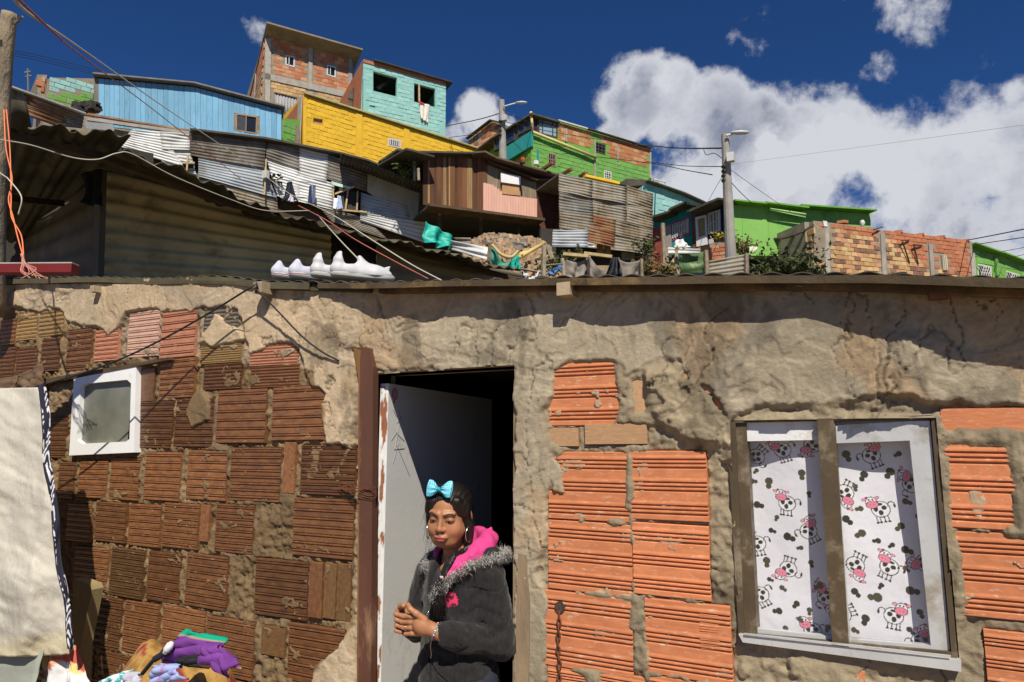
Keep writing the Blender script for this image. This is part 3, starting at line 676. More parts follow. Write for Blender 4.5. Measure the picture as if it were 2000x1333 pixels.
# ---- door, swung inwards
def build_door():
    a = radians(7.0); dn = np.array([-sin(a), cos(a), 0]); nn = np.array([cos(a), sin(a), 0])
    h0 = np.array([-1.560, .035, 0.0]); W_ = 1.0; T = .034; zt = 1.862
    md = mat('white_door_paint', (.68, .68, .67), .5, .06, 3, bump=.05, bscale=40, rnd=0, stain=(.45, .43, .40), stain_amt=.12, stain_scale=5)
    q = lambda s, z, o=0.0: h0+dn*s+nn*o+np.array([0, 0, z])
    B = MB(); B.hexa([q(0, .02), q(W_, .02), q(W_, .02, -T), q(0, .02, -T), q(0, zt), q(W_, zt), q(W_, zt, -T), q(0, zt, -T)])
    door = B.build('door', md, house)
    # front edge where the white paint has come off the wood
    n = 420; w = 9; zz = np.linspace(.03, zt-.01, n); ww = np.linspace(-T+.001, -.001, w)
    Z, Wd = np.meshgrid(zz, ww, indexing='ij'); V = np.stack([q(0, 0)[0]+nn[0]*Wd-dn[0]*.0015, q(0, 0)[1]+nn[1]*Wd-dn[1]*.0015, Z], -1)
    pe = fbm(Wd*60, Z*13, 3.0, 4, .6); mk = sstep(.56, .60, pe)[..., None]
    V = V+mk*dn*.0014
    c = np.array((.74, .75, .76))*(1-mk)+np.array((.30, .12, .06))*mk; c = c*(.9+.2*vnoise(Wd*200, Z*60)[..., None])
    a_ = np.array([i*w+j for i in range(n-1) for j in range(w-1)])
    mesh('door_edge', V.reshape(-1, 3), None, mat('peeling_paint', (1, 1, 1), .6, .1, 20, attr=True, rnd=0, bump=.1), door, True, cols=c.reshape(-1, 3), quads=np.stack([a_, a_+w, a_+w+1, a_+1], -1))
    # round sticker with rings and print-like bars
    def dp(x, y, o=.0015):
        r = ray(x, y); p0 = h0+nn*o; t = np.dot(p0-CAM, nn)/np.dot(r, nn); return CAM+r*t
    c0 = dp(771, 770); R = .022; m1 = mat('sticker_red', (.42, .09, .14), .6, .1, rnd=0); m2 = mat('sticker_pale', (.62, .5, .52), .6, .1, rnd=0)
    def disc(r0, r1, o, name, m):
        B = MB(); k = 28; V = []; 
        for i in range(k):
            t = 2*pi*i/k
            V += [c0+nn*o+(dn*cos(t)+np.array([0, 0, sin(t)]))*r for r in (r0, r1)]
        B.poly(V, [(2*i, 2*i+1, (2*i+3) % (2*k), (2*i+2) % (2*k)) for i in range(k)]); return B.build(name, m, door)
    disc(.0001, R, .0006, 'sticker', m2); disc(R*.8, R, .0012, 'sticker_ring', m1); disc(R*.62, R*.68, .0012, 'sticker_ring', m1)
    B = MB()
    for i, (z, w_) in enumerate(((.008, .018), (.003, .024), (-.003, .024), (-.009, .018))):
        B.bar(c0+nn*.0014+dn*(-w_/2)+np.array([0, 0, z]), c0+nn*.0014+dn*(w_/2)+np.array([0, 0, z]), .0008, .0016)
    B.bar(c0+nn*.001+np.array([0, 0, -R]), c0+nn*.001+dn*(-.004)+np.array([0, 0, -R-.012]), .001, .006); B.build('sticker_print', m1, door)
    # pencil strokes
    B = MB()
    for s in [((780, 830), (772, 880)), ((776, 848), (790, 862)), ((765, 860), (776, 843)), ((779, 865), (768, 905)), ((775, 870), (800, 930)), ((770, 878), (790, 876)), ((778, 800), (786, 830)), ((786, 812), (776, 826)), ((768, 800), (775, 815))]:
        B.bar(dp(*s[0], .001), dp(*s[1], .001), .0012, .0012)
    B.build('pencil_marks', mat('pencil', (.3, .3, .31), .9, rnd=0), door)
    # handle on the dark side of the leaf
    B = MB(); c = q(W_-.05, 1.10, .02); B.tube([q(W_-.05, 1.10, 0), q(W_-.05, 1.10, .03)], .008, 8); B.tube([q(W_-.05, 1.10, .03), q(W_-.05, 1.10, .036), q(W_-.05, 1.10, .055), q(W_-.05, 1.10, .06)], [.012, .024, .024, .012], 12)
    B.build('handle', mat('dark_knob', (.03, .03, .03), .4, rnd=0), door, True)
build_door()

# ---- framed openings
def pxslab(B, pts, Y, t, holes=()):
    return B.slab([onY(x, y, Y) for x, y in pts], (0, -1, 0), t, [[onY(x, y, Y) for x, y in h] for h in holes])
def build_windows():
    # small white window on the left
    w = MB(); pxslab(w, [(145, 731), (266, 712), (262, 884), (135, 890)], -.028, .07, [[(157, 756), (165, 750), (248, 742), (256, 749), (253, 858), (246, 863), (160, 867), (151, 860)]])
    fr = w.build('window', M_WHITEM, house)
    n = 60; 
    mg = mat('ribbed_grey_glass', (.21, .215, .18), .22, .25, 4, bump=.0, spec=.6, rnd=0, col2=(.12, .125, .10))
    xs = np.linspace(-3.435, -2.995, 128); zs = np.linspace(1.625, 1.965, 110); X, Z = np.meshgrid(xs, zs, indexing='ij')
    Y = -.006-.0012*np.sin(X*2*pi/.011)*np.sin(Z*2*pi/.011)
    k = len(zs); a = np.array([i*k+j for i in range(127) for j in range(k-1)])
    mesh('pane', np.stack([X, Y, Z], -1).reshape(-1, 3), None, mg, fr, True, quads=np.stack([a, a+k, a+k+1, a+1], -1))
    w = MB(); pxslab(w, [(78, 742), (330, 698), (331, 703), (78, 752)], -.032, .03); w.build('window_lintel', M_WOODD, house)
    # aluminium sliding window on the right
    Z7 = lambda L: [K7(*p) for p in L]
    w = MB(); pxslab(w, Z7([(95, 108), (190, 98), (1080, 74), (1183, 1215), (1150, 1225), (150, 1110)]), -.004, .065, [Z7([(135, 112), (1056, 92), (1152, 1190), (178, 1102)])])
    win = w.build('window', M_BROWNAL, house)
    w = MB(); pxslab(w, Z7([(132, 110), (186, 104), (240, 1112), (176, 1106)]), .004, .05); w.build('window_jamb', M_BROWNAL, win)
    w = MB(); pxslab(w, Z7([(520, 92), (592, 90), (606, 128), (670, 1166), (592, 1158)]), -.016, .05); w.build('mullion', M_BROWNAL, win)
    w = MB(); pxslab(w, Z7([(184, 100), (521, 93), (528, 192), (190, 198)]), .010, .02); w.build('sash', mat('white_sash', (.70, .71, .73), .5, .1, 6, rnd=0, stain=(.36, .27, .17), stain_amt=.3, stain_scale=8), win)
    w = MB(); pxslab(w, Z7([(600, 124), (956, 104), (1050, 102), (1146, 1192), (1055, 1192), (672, 1162)]), .006, .022, [Z7([(610, 208), (956, 195), (1056, 1160), (676, 1130)])]); w.build('sash', M_ALU, win)
    w = MB(); pxslab(w, Z7([(238, 1080), (588, 1118), (592, 1158), (240, 1108)]), .008, .02); w.build('sash', M_ALU, win)
    w = MB(); p = Z7([(150, 1108), (1198, 1232), (1200, 1284), (170, 1145)]); pxslab(w, p, -.022, .06); w.build('sill', M_ALU, win)
    w = MB(); p = Z7([(176, 1102), (1150, 1208), (1150, 1216), (176, 1110)]); pxslab(w, p, -.028, .006); w.build('sill', M_ALU, win)
    w = MB(); pxslab(w, Z7([(192, 196), (524, 190), (584, 1120), (240, 1085)]), .020, .003); w.build('pane', M_GLASS, win)
    w = MB(); pxslab(w, Z7([(608, 205), (958, 192), (1058, 1163), (674, 1133)]), .014, .003); w.build('pane', M_GLASS, win)
build_windows()

# ---- curtain printed with cows and spots
def build_curtain():
    nx, nz = 470, 520
    xs = np.linspace(-.47, .17, nx); zs = np.linspace(1.06, 1.80, nz); X, Z = np.meshgrid(xs, zs, indexing='ij')
    Y = .055+.012*np.sin(X*16+2*fbm(X*3, Z*2, 1., 2))*sstep(1.3, 1.6, Z)+.012*(fbm(X*5+Z*3, Z*3-X*2, 3.0, 3)-.5)+.001*(fbm(X*60, Z*60, 1.0, 2)-.5)
    c = np.tile(np.array((.80, .80, .84)), (nx, nz, 1)).astype(np.float32); c *= (1+.05*(fbm(X*140, Z*140, 3.0, 2)[..., None]-.5))
    BLK = np.array((.035, .04, .03)); PK = np.array((.82, .25, .36))
    def put(mask, col): c[mask] = col
    def el(u, v, cx, cz, a, b): return ((u-cx)/a)**2+((v-cz)/b)**2
    def cow(px, py, rot, fl=1, s=1.0):
        p = onY(*K7(px, py), .055); S = .0275*s; ca, sa = cos(rot), sin(rot)
        dx = (X-p[0])/S; dz = (Z-p[2])/S; u = (dx*ca+dz*sa)*fl; v = -dx*sa+dz*ca
        near = (u*u+v*v) < 9
        body = el(u, v, 0, 0, .78, .72); put(near & (body < 1), np.array((.84, .84, .87))); put(near & (np.abs(np.sqrt(body)-1) < .05), BLK)
        for (cx, cz, a, b) in ((-.3, .1, .22, .2), (.05, -.3, .2, .24), (.4, .1, .2, .26), (-.05, .45, .22, .12)): put(near & (el(u, v, cx, cz, a, b) < 1) & (body < 1), BLK)
        for lx in (-.45, -.12, .25, .52):
            put(near & (np.abs(u-lx-.08*(v+1)) < .04) & (v < -.6) & (v > -1.15), BLK); put(near & (el(u, v, lx+.0, -1.15, .14, .09) < 1), BLK)
        t = near & (np.abs(np.hypot(u+.95, v-.25)-.3) < .04) & (v > .15); put(t, BLK); put(near & (el(u, v, -1.22, .15, .1, .2) < 1), BLK)
        hx, hz = .62, .72; head = el(u, v, hx, hz, .48, .52); put(near & (head < 1), np.array((.84, .84, .87))); put(near & (np.abs(np.sqrt(head)-1) < .06), BLK)
        mz = el(u, v, hx-.04, hz-.2, .52, .34); put(near & (mz < 1), PK); put(near & (np.abs(np.sqrt(mz)-1) < .06), BLK)
        for k in (-.15, .15): put(near & (el(u, v, hx+k, hz+.27, .07, .09) < 1), BLK); put(near & (el(u, v, hx+k, hz-.2, .04, .05) < 1), BLK)
        for k in (-.55, .55):
            e = el(u, v, hx+k, hz+.36, .2, .13); put(near & (e < 1), PK*.9+.1); put(near & (np.abs(np.sqrt(e)-1) < .12), BLK)
        put(near & (el(u, v, hx+.3, hz+.5, .13, .1) < 1), np.array((.25, .05, .06)))
    for a in [(360, 240, .3, -1), (380, 490, -.1, -1), (480, 620, .5, 1), (385, 800, 2.9, 1), (240, 680, .2, -1), (255, 920, .5, -1), (500, 1090, .1, -1), (235, 270, 2.4, 1), (500, 215, 3.1, 1), (560, 930, 1.2, 1),
              (775, 265, .4, 1), (650, 440, 2.6, -1), (820, 520, .2, -1), (965, 400, 1.3, 1), (700, 780, 2.7, -1), (860, 790, -.4, -1), (880, 1020, -.1, 1), (1030, 770, 1.0, -1), (1010, 1140, .4, 1), (640, 1010, 2.0, 1)]:
        cow(*a)
    r = random.Random(4)
    for (px, py, s) in [(230, 340, .7), (330, 560, .7), (440, 700, .7), (300, 850, .7), (440, 1040, .7), (700, 420, .7), (900, 260, .8), (870, 690, .7), (640, 860, .8), (940, 800, .7), (820, 880, .7), (960, 1090, .8), (700, 1090, .8), (1000, 560, .8), (450, 355, 1.1), (293, 395, 1.2), (245, 500, 1.1), (484, 447, .7), (310, 620, .8), (390, 650, 1.2), (283, 768, 1.1), (493, 775, .8), (527, 880, 1), (360, 892, .8), (333, 998, 1), (420, 968, .9), (484, 1000, .8), (218, 388, .9), (570, 1080, .8),
                        (660, 268, 1.2), (737, 363, 1.1), (860, 350, 1.2), (945, 485, .9), (718, 517, .8), (663, 570, 1.1), (910, 603, 1), (723, 635, 1.1), (800, 668, .8), (945, 713, 1.1), (703, 912, 1), (793, 932, 1.3), (970, 903, 1.2), (746, 1040, 1.1), (1008, 1010, .9), (1040, 610, .8), (370, 1085, .8)]:
        p = onY(*K7(px, py), .055); a = r.uniform(0, 3.1); S = .0098*s; dx = (X-p[0])/S; dz = (Z-p[2])/S; u = dx*cos(a)+dz*sin(a); v = -dx*sin(a)+dz*cos(a)
        put((np.hypot(u-.45, v*.95) < .85) | (np.hypot(u+.75, v) < .62), np.array((.075, .075, .045)) if r.random() < .5 else BLK)
    k = nz; a = np.add.outer(np.arange(nx-1)*k, np.arange(nz-1)).ravel()
    m = mat('cow_print_cloth', (1, 1, 1), .9, .02, 4, attr=True, rnd=0, bump=.15, bscale=300)
    o = mesh('curtain', np.stack([X, Y, Z], -1).reshape(-1, 3), None, m, None, True, cols=c.reshape(-1, 3), quads=np.stack([a, a+k, a+k+1, a+1], -1))
    md = o.modifiers.new('s', 'SOLIDIFY'); md.thickness = .0015; md.offset = 1
    tag(o, 'white curtain printed with pink nosed cows and black spots behind the aluminium window', 'curtain')
build_curtain()
# ------------------------------------------------------------------ hillside: shared builders
def corr(name, c, pitch, amp, m, parent=None, axis='u', nu=2, thick=.003, wob=0.0, seed=1):
    """corrugated sheet over four corners (00,10,11,01); ridges run along u, waves are counted across v"""
    c = [np.asarray(p, float) for p in c]
    if axis == 'v': c = [c[0], c[3], c[2], c[1]]
    H = (np.linalg.norm(c[3]-c[0])+np.linalg.norm(c[2]-c[1]))/2; nw = max(1, H/pitch); nv = int(nw*6)+1; r = random.Random(seed)
    n = np.cross(c[1]-c[0], c[3]-c[0]); n /= np.linalg.norm(n)
    if np.dot(n, CAM-c[0]) < 0: n = -n
    nu = max(nu, 2+int(wob > 0)*5); V = []
    ph = r.uniform(0, 6)
    for i in range(nu):
        u = i/(nu-1)
        for j in range(nv):
            v = j/(nv-1); p = (c[0]*(1-u)+c[1]*u)*(1-v)+(c[3]*(1-u)+c[2]*u)*v
            V.append(p+n*(amp*sin(2*pi*nw*v)+wob*(sin(u*5+ph+v*3)+sin(v*7+ph*2+u*4))))
    a = np.array([i*nv+j for i in range(nu-1) for j in range(nv-1)])
    o = mesh(name, V, None, m, parent, True, quads=np.stack([a, a+nv, a+nv+1, a+1], -1))
    md = o.modifiers.new('s', 'SOLIDIFY'); md.thickness = thick; md.offset = 0
    return o
def slabpx(F, pts, name, m, parent, t=.15, off=0.0, holes=()):
    B = MB(); B.slab([F.pt(x, y, off) for x, y in pts], F.n, t, [[F.pt(x, y, off) for x, y in h] for h in holes]); return B.build(name, m, parent)
def down(F, pts, x0i, x1i, drop):
    pass
def boxbody(F, pts, name, m, parent, depth, off=-.02, holes=(), wall=.18, drop=1.0, roofm=None):
    """front wall with real openings, side and back walls and a closed top, so the box holds from any side"""
    P = [F.pt(x, y, off) for x, y in pts]; S = [(float(np.dot(p-F.A, F.u)), float(p[2])) for p in P]
    s0 = min(s for s, z in S); s1 = max(s for s, z in S); zmin = min(z for s, z in S)-drop
    # extend the lower edge downwards
    low = []
    zm = np.mean([z for s, z in S]); Q = []
    for (s, z), p in zip(S, P):
        Q.append(F.A+F.u*s+np.array([0, 0, z if z > zm else zmin])+F.n*off)
    B = MB(); B.slab(Q, F.n, wall, [[F.pt(x, y, off) for x, y in h] for h in holes])
    topL = max(z for s, z in S if s < s0+.25*(s1-s0)); topR = max(z for s, z in S if s > s1-.25*(s1-s0))
    C = lambda s, d, z: F.A+F.u*s+F.n*(off-d)+np.array([0, 0, z])
    for s, w, zt in ((s0, wall, topL), (s1-wall, wall, topR)):
        B.hexa([C(s, wall, zmin), C(s+w, wall, zmin), C(s+w, depth, zmin), C(s, depth, zmin), C(s, wall, zt), C(s+w, wall, zt), C(s+w, depth, zt), C(s, depth, zt)])
    B.hexa([C(s0+wall, depth-wall, zmin), C(s1-wall, depth-wall, zmin), C(s1-wall, depth, zmin), C(s0+wall, depth, zmin), C(s0+wall, depth-wall, topL-.02), C(s1-wall, depth-wall, topR-.02), C(s1-wall, depth, topR-.02), C(s0+wall, depth, topL-.02)])
    zi = min(topL, topR)
    B.hexa([C(s0+wall, wall, zmin+.05), C(s1-wall, wall, zmin+.05), C(s1-wall, depth-wall, zmin+.05), C(s0+wall, depth-wall, zmin+.05), C(s0+wall, wall, zmin+.1), C(s1-wall, wall, zmin+.1), C(s1-wall, depth-wall, zmin+.1), C(s0+wall, depth-wall, zmin+.1)])
    w = B.build(name, m, parent)
    return s0, s1, topL, topR, zmin
def roofslab(F, s0, s1, zL, zR, depth, m, parent, name='roof', over=.15, front=.25, t=.05, rise=0.0, back=.1):
    C = lambda s, d, z: F.A+F.u*s+F.n*(-d)+np.array([0, 0, z])
    a, b = s0-over, s1+over; k = (zR-zL)/(s1-s0); za, zb = zL-k*over, zR+k*over
    B = MB(); B.hexa([C(a, -front, za), C(b, -front, zb), C(b, depth+back, zb+rise), C(a, depth+back, za+rise), C(a, -front, za+t), C(b, -front, zb+t), C(b, depth+back, zb+rise+t), C(a, depth+back, za+rise+t)])
    return B.build(name, m, parent)
_bm = {}
def blockmesh(v, m, seed):
    key = (v, m.name)
    if key in _bm: return _bm[key]
    r = random.Random(seed+v); c = .06; q = []
    for (a, b) in ((-.5, -.5), (.5, -.5), (.5, .5), (-.5, .5)): q.append((a+r.uniform(-.02, .02), b+r.uniform(-.03, .03)))
    V = [(a, -.5, b) for a, b in q]+[(a, .35, b) for a, b in q]+[(a*.93, .5, b*.88) for a, b in q]
    Fc = [(8, 9, 10, 11)]+[(i, (i+1) % 4, 4+(i+1) % 4, 4+i) for i in range(4)]+[(4+i, 4+(i+1) % 4, 8+(i+1) % 4, 8+i) for i in range(4)]
    me = bpy.data.meshes.new('brick'); me.from_pydata(V, [], Fc); me.update(); me.materials.append(m); _bm[key] = me; return me
def bricks(F, pts, holes, bw, bh, mats, parent, gap=.018, depth=.05, limit=300, seed=1, jit=.006, weights=None, zone=None, off=0.0, skip=0.0, label=None):
    """lay blocks course by course over the polygon, leaving the openings free"""
    poly = [F.sz(x, y) for x, y in pts]; hs = [[F.sz(x, y) for x, y in h] for h in holes]; r = random.Random(seed)
    s0 = min(p[0] for p in poly); s1 = max(p[0] for p in poly); z0 = min(p[1] for p in poly); z1 = max(p[1] for p in poly)
    L = []; row = 0; z = z0
    while z < z1:
        s = s0-(bw/2 if row % 2 else 0)
        while s < s1:
            w = bw
            a, b = max(s, s0), min(s+w, s1)
            if b-a > bw*.25: L.append((a, b, z))
            s += bw
        z += bh; row += 1
    A = np.array(L); ok = np.zeros(len(A), bool); cx = (A[:, 0]+A[:, 1])/2; cz = A[:, 2]+bh/2
    ok = inpoly(cx, cz, poly) & inpoly(cx, A[:, 2]+bh*.75, poly)
    for e in (.1, .9): ok &= inpoly(A[:, 0]+(A[:, 1]-A[:, 0])*e, cz, poly)
    for h in hs:
        for e in (.05, .5, .95):
            for f in (.15, .85): ok &= ~inpoly(A[:, 0]+(A[:, 1]-A[:, 0])*e, A[:, 2]+bh*f, h)
    A = A[ok]
    if skip: A = A[[r.random() > skip for _ in range(len(A))]]
    base = np.array(parent.location) if parent else np.zeros(3)
    ang = atan2(F.u[1], F.u[0]); flip = np.dot(F.n, (sin(ang), -cos(ang), 0)) > 0
    n = F.n
    order = np.argsort([np.dot(F.A+F.u*(a+b)/2-CAM, fw) for a, b, z in A]) if len(A) > limit else range(len(A))
    rest = MB(); mr = None
    for k, i in enumerate(order):
        a, b, z = A[i]; m = (zone(( a+b)/2, z) if zone else None) or (r.choices(mats, weights)[0] if weights else r.choice(mats))
        o_ = off-depth/2+.004+r.uniform(-jit, jit); c = F.A+F.u*(a+b)/2+np.array([0, 0, z+bh/2])+n*(o_)
        sx, sy, sz_ = b-a-gap, depth, bh-gap
        if k < limit:
            o = bpy.data.objects.new('brick', blockmesh(r.randrange(4), m, seed)); COL.objects.link(o); o.parent = parent
            o.location = c-base; o.rotation_euler = (0, r.uniform(-.012, .012), atan2(n[1], n[0])-pi/2+r.uniform(-.01, .01)); o.scale = (sx, sy, sz_)
        else:
            R3 = np.array([F.u, n, [0, 0, 1]]).T; rest.box(c, sx, sy, sz_, R3); mr = m
    if rest.V: tag(rest.build('brickwork', mr, parent), kind='stuff')
def window(F, q, parent, fm, glass=True, frame=.06, bars=(), cross=None, depth=.06, grille=None, gm=None, name='window', pm=None):
    """q = four px corners (TL, TR, BR, BL)"""
    P = [np.array(p, float) for p in q]
    def uv(u, v): return tuple((P[0]*(1-u)+P[1]*u)*(1-v)+(P[3]*(1-u)+P[2]*u)*v)
    W3 = np.linalg.norm(F.pt(*P[0])-F.pt(*P[1])); H3 = np.linalg.norm(F.pt(*P[0])-F.pt(*P[3])); fu = frame/W3; fv = frame/H3
    B = MB(); B.slab([F.pt(*uv(*c), .01) for c in ((0, 0), (1, 0), (1, 1), (0, 1))], F.n, depth, [[F.pt(*uv(*c), .01) for c in ((fu, fv), (1-fu, fv), (1-fu, 1-fv), (fu, 1-fv))]])
    w = B.build(name, fm, parent)
    B = MB(); B.slab([F.pt(*uv(*c), -.03) for c in ((fu, fv), (1-fu, fv), (1-fu, 1-fv), (fu, 1-fv))], F.n, .01); B.build('pane', pm or M_DGLASS, w)
    for (kind, t) in bars:
        B = MB()
        if kind == 'v': B.bar(F.pt(*uv(t, fv), .012), F.pt(*uv(t, 1-fv), .012), frame*.6, frame*.6)
        else: B.bar(F.pt(*uv(fu, t), .012), F.pt(*uv(1-fu, t), .012), frame*.6, frame*.6)
        B.build('window_bar', gm or fm, w)
    return w
def pole(name, m, base, top, r0, r1, parent=None, n=8):
    B = MB(); B.tube([base, top], [r0, r1], n); return B.build(name, m, parent, False)
def cloth(name, c, m, parent=None, nu=14, nv=14, fold=.03, nf=4, sag=0.0, seed=1, thick=.004, cols=None, rag=0.0, wr=.5):
    c = [np.asarray(p, float) for p in c]; n = np.cross(c[1]-c[0], c[3]-c[0]); n /= np.linalg.norm(n)
    if np.dot(n, CAM-c[0]) < 0: n = -n
    V = []; L = np.linalg.norm(c[1]-c[0])
    for i in range(nu):
        for j in range(nv):
            u = i/(nu-1); v = j/(nv-1); uu = u+rag*(vnoise(v*3, seed, 1)-.5)*(1 if u > .5 else -1)*abs(u-.5)*2
            vv = v+(rag*(vnoise(u*4, seed+5, 2)-.5) if v > .5 else 0)*v
            p = (c[0]*(1-uu)+c[1]*uu)*(1-vv)+(c[3]*(1-uu)+c[2]*uu)*vv
            f = fold*(v*.75+.25)*(sin(u*nf*2*pi+seed+v*2+2*float(fbm(u*2, v*2, seed, 2)))*(.6)+wr*2*(float(fbm(u*5, v*4, seed*1.7, 3))-.5))
            V.append(p+n*f+np.array([0, 0, -sag*sin(pi*u)*(1-v*.5)]))
    a = np.array([i*nv+j for i in range(nu-1) for j in range(nv-1)])
    o = mesh(name, V, None, m, parent, True, cols=cols, quads=np.stack([a, a+nv, a+nv+1, a+1], -1))
    md = o.modifiers.new('s', 'SOLIDIFY'); md.thickness = thick
    return o
def wire(pts, r, m, label, cat='cable', group=None, name='cable', n=5, seg=8):
    B = MB(); B.tube(bez(pts, seg), r, n); return tag(B.build(name, m, None, True), label, cat, group)
def Z(sc, ox, oy): return lambda x, y: (ox+x/sc, oy+y/sc)
ZA = Z(3.8462, 440, 40); ZB = Z(3.2258, 700, 260); ZC = Z(3.3333, 880, 180); ZD = Z(2.6667, 1250, 230); ZE = Z(2.9412, 180, 230); ZF = Z(6.664, 440, 40)
ZG = Z(5.554, 680, 100); ZH = Z(4.762, 880, 380); ZI = Z(5.263, 1260, 360); ZJ = Z(4.762, 1580, 380); ZK = Z(3.3333, 0, 160); ZL = Z(2.222, 0, 0)
def T(f, L): return [f(*p) for p in L]

M_BRO = mat('orange_block', (.46, .17, .085), .9, .25, 3, bump=.15, rnd=.16); M_BRO2 = mat('pale_orange_block', (.52, .27, .15), .9, .2, 3, rnd=.15)
M_BRY = mat('tan_block', (.56, .37, .18), .9, .2, 3, bump=.2, rnd=.14); M_BRY2 = mat('ochre_block', (.48, .29, .13), .9, .25, 3, rnd=.15); M_BRP = mat('plum_block', (.23, .12, .08), .9, .3, 3, rnd=.2)
M_YEL = mat('yellow_paint', (.74, .46, .035), .8, .12, 3, bump=.15, rnd=.06, stain=(.5, .28, .02), stain_amt=.25); M_YELW = mat('yellow_wall', (.68, .41, .03), .85, .15, 2, rnd=0)
M_TUR = mat('turquoise_paint', (.28, .52, .50), .8, .12, 3, bump=.15, rnd=.08, stain=(.20, .36, .34), stain_amt=.3); M_TURW = mat('turquoise_wall', (.23, .46, .44), .85, .1, 2, rnd=0)
M_GRN = mat('green_paint', (.16, .36, .085), .8, .16, 3, bump=.15, rnd=.09, stain=(.09, .20, .05), stain_amt=.3); M_GRNW = mat('green_wall', (.13, .33, .05), .85, .12, 2, rnd=0)
M_LIME = mat('lime_paint', (.20, .43, .10), .8, .10, 1, bump=.1, rnd=0, stain=(.12, .27, .06), stain_amt=.25, stain_scale=.9); M_MORT = mat('grey_mortar', (.30, .25, .19), .95, .3, 4, rnd=0)
M_TEAL = mat('teal_paint', (.02, .27, .27), .8, .15, 3, rnd=0); M_NAVY = mat('navy_paint', (.012, .022, .065), .8, .2, 3, rnd=0)
M_WFRAME = mat('pale_frame', (.55, .55, .52), .6, .1, rnd=0); M_DFRAME = mat('dark_frame', (.07, .06, .055), .6, .1, rnd=0)

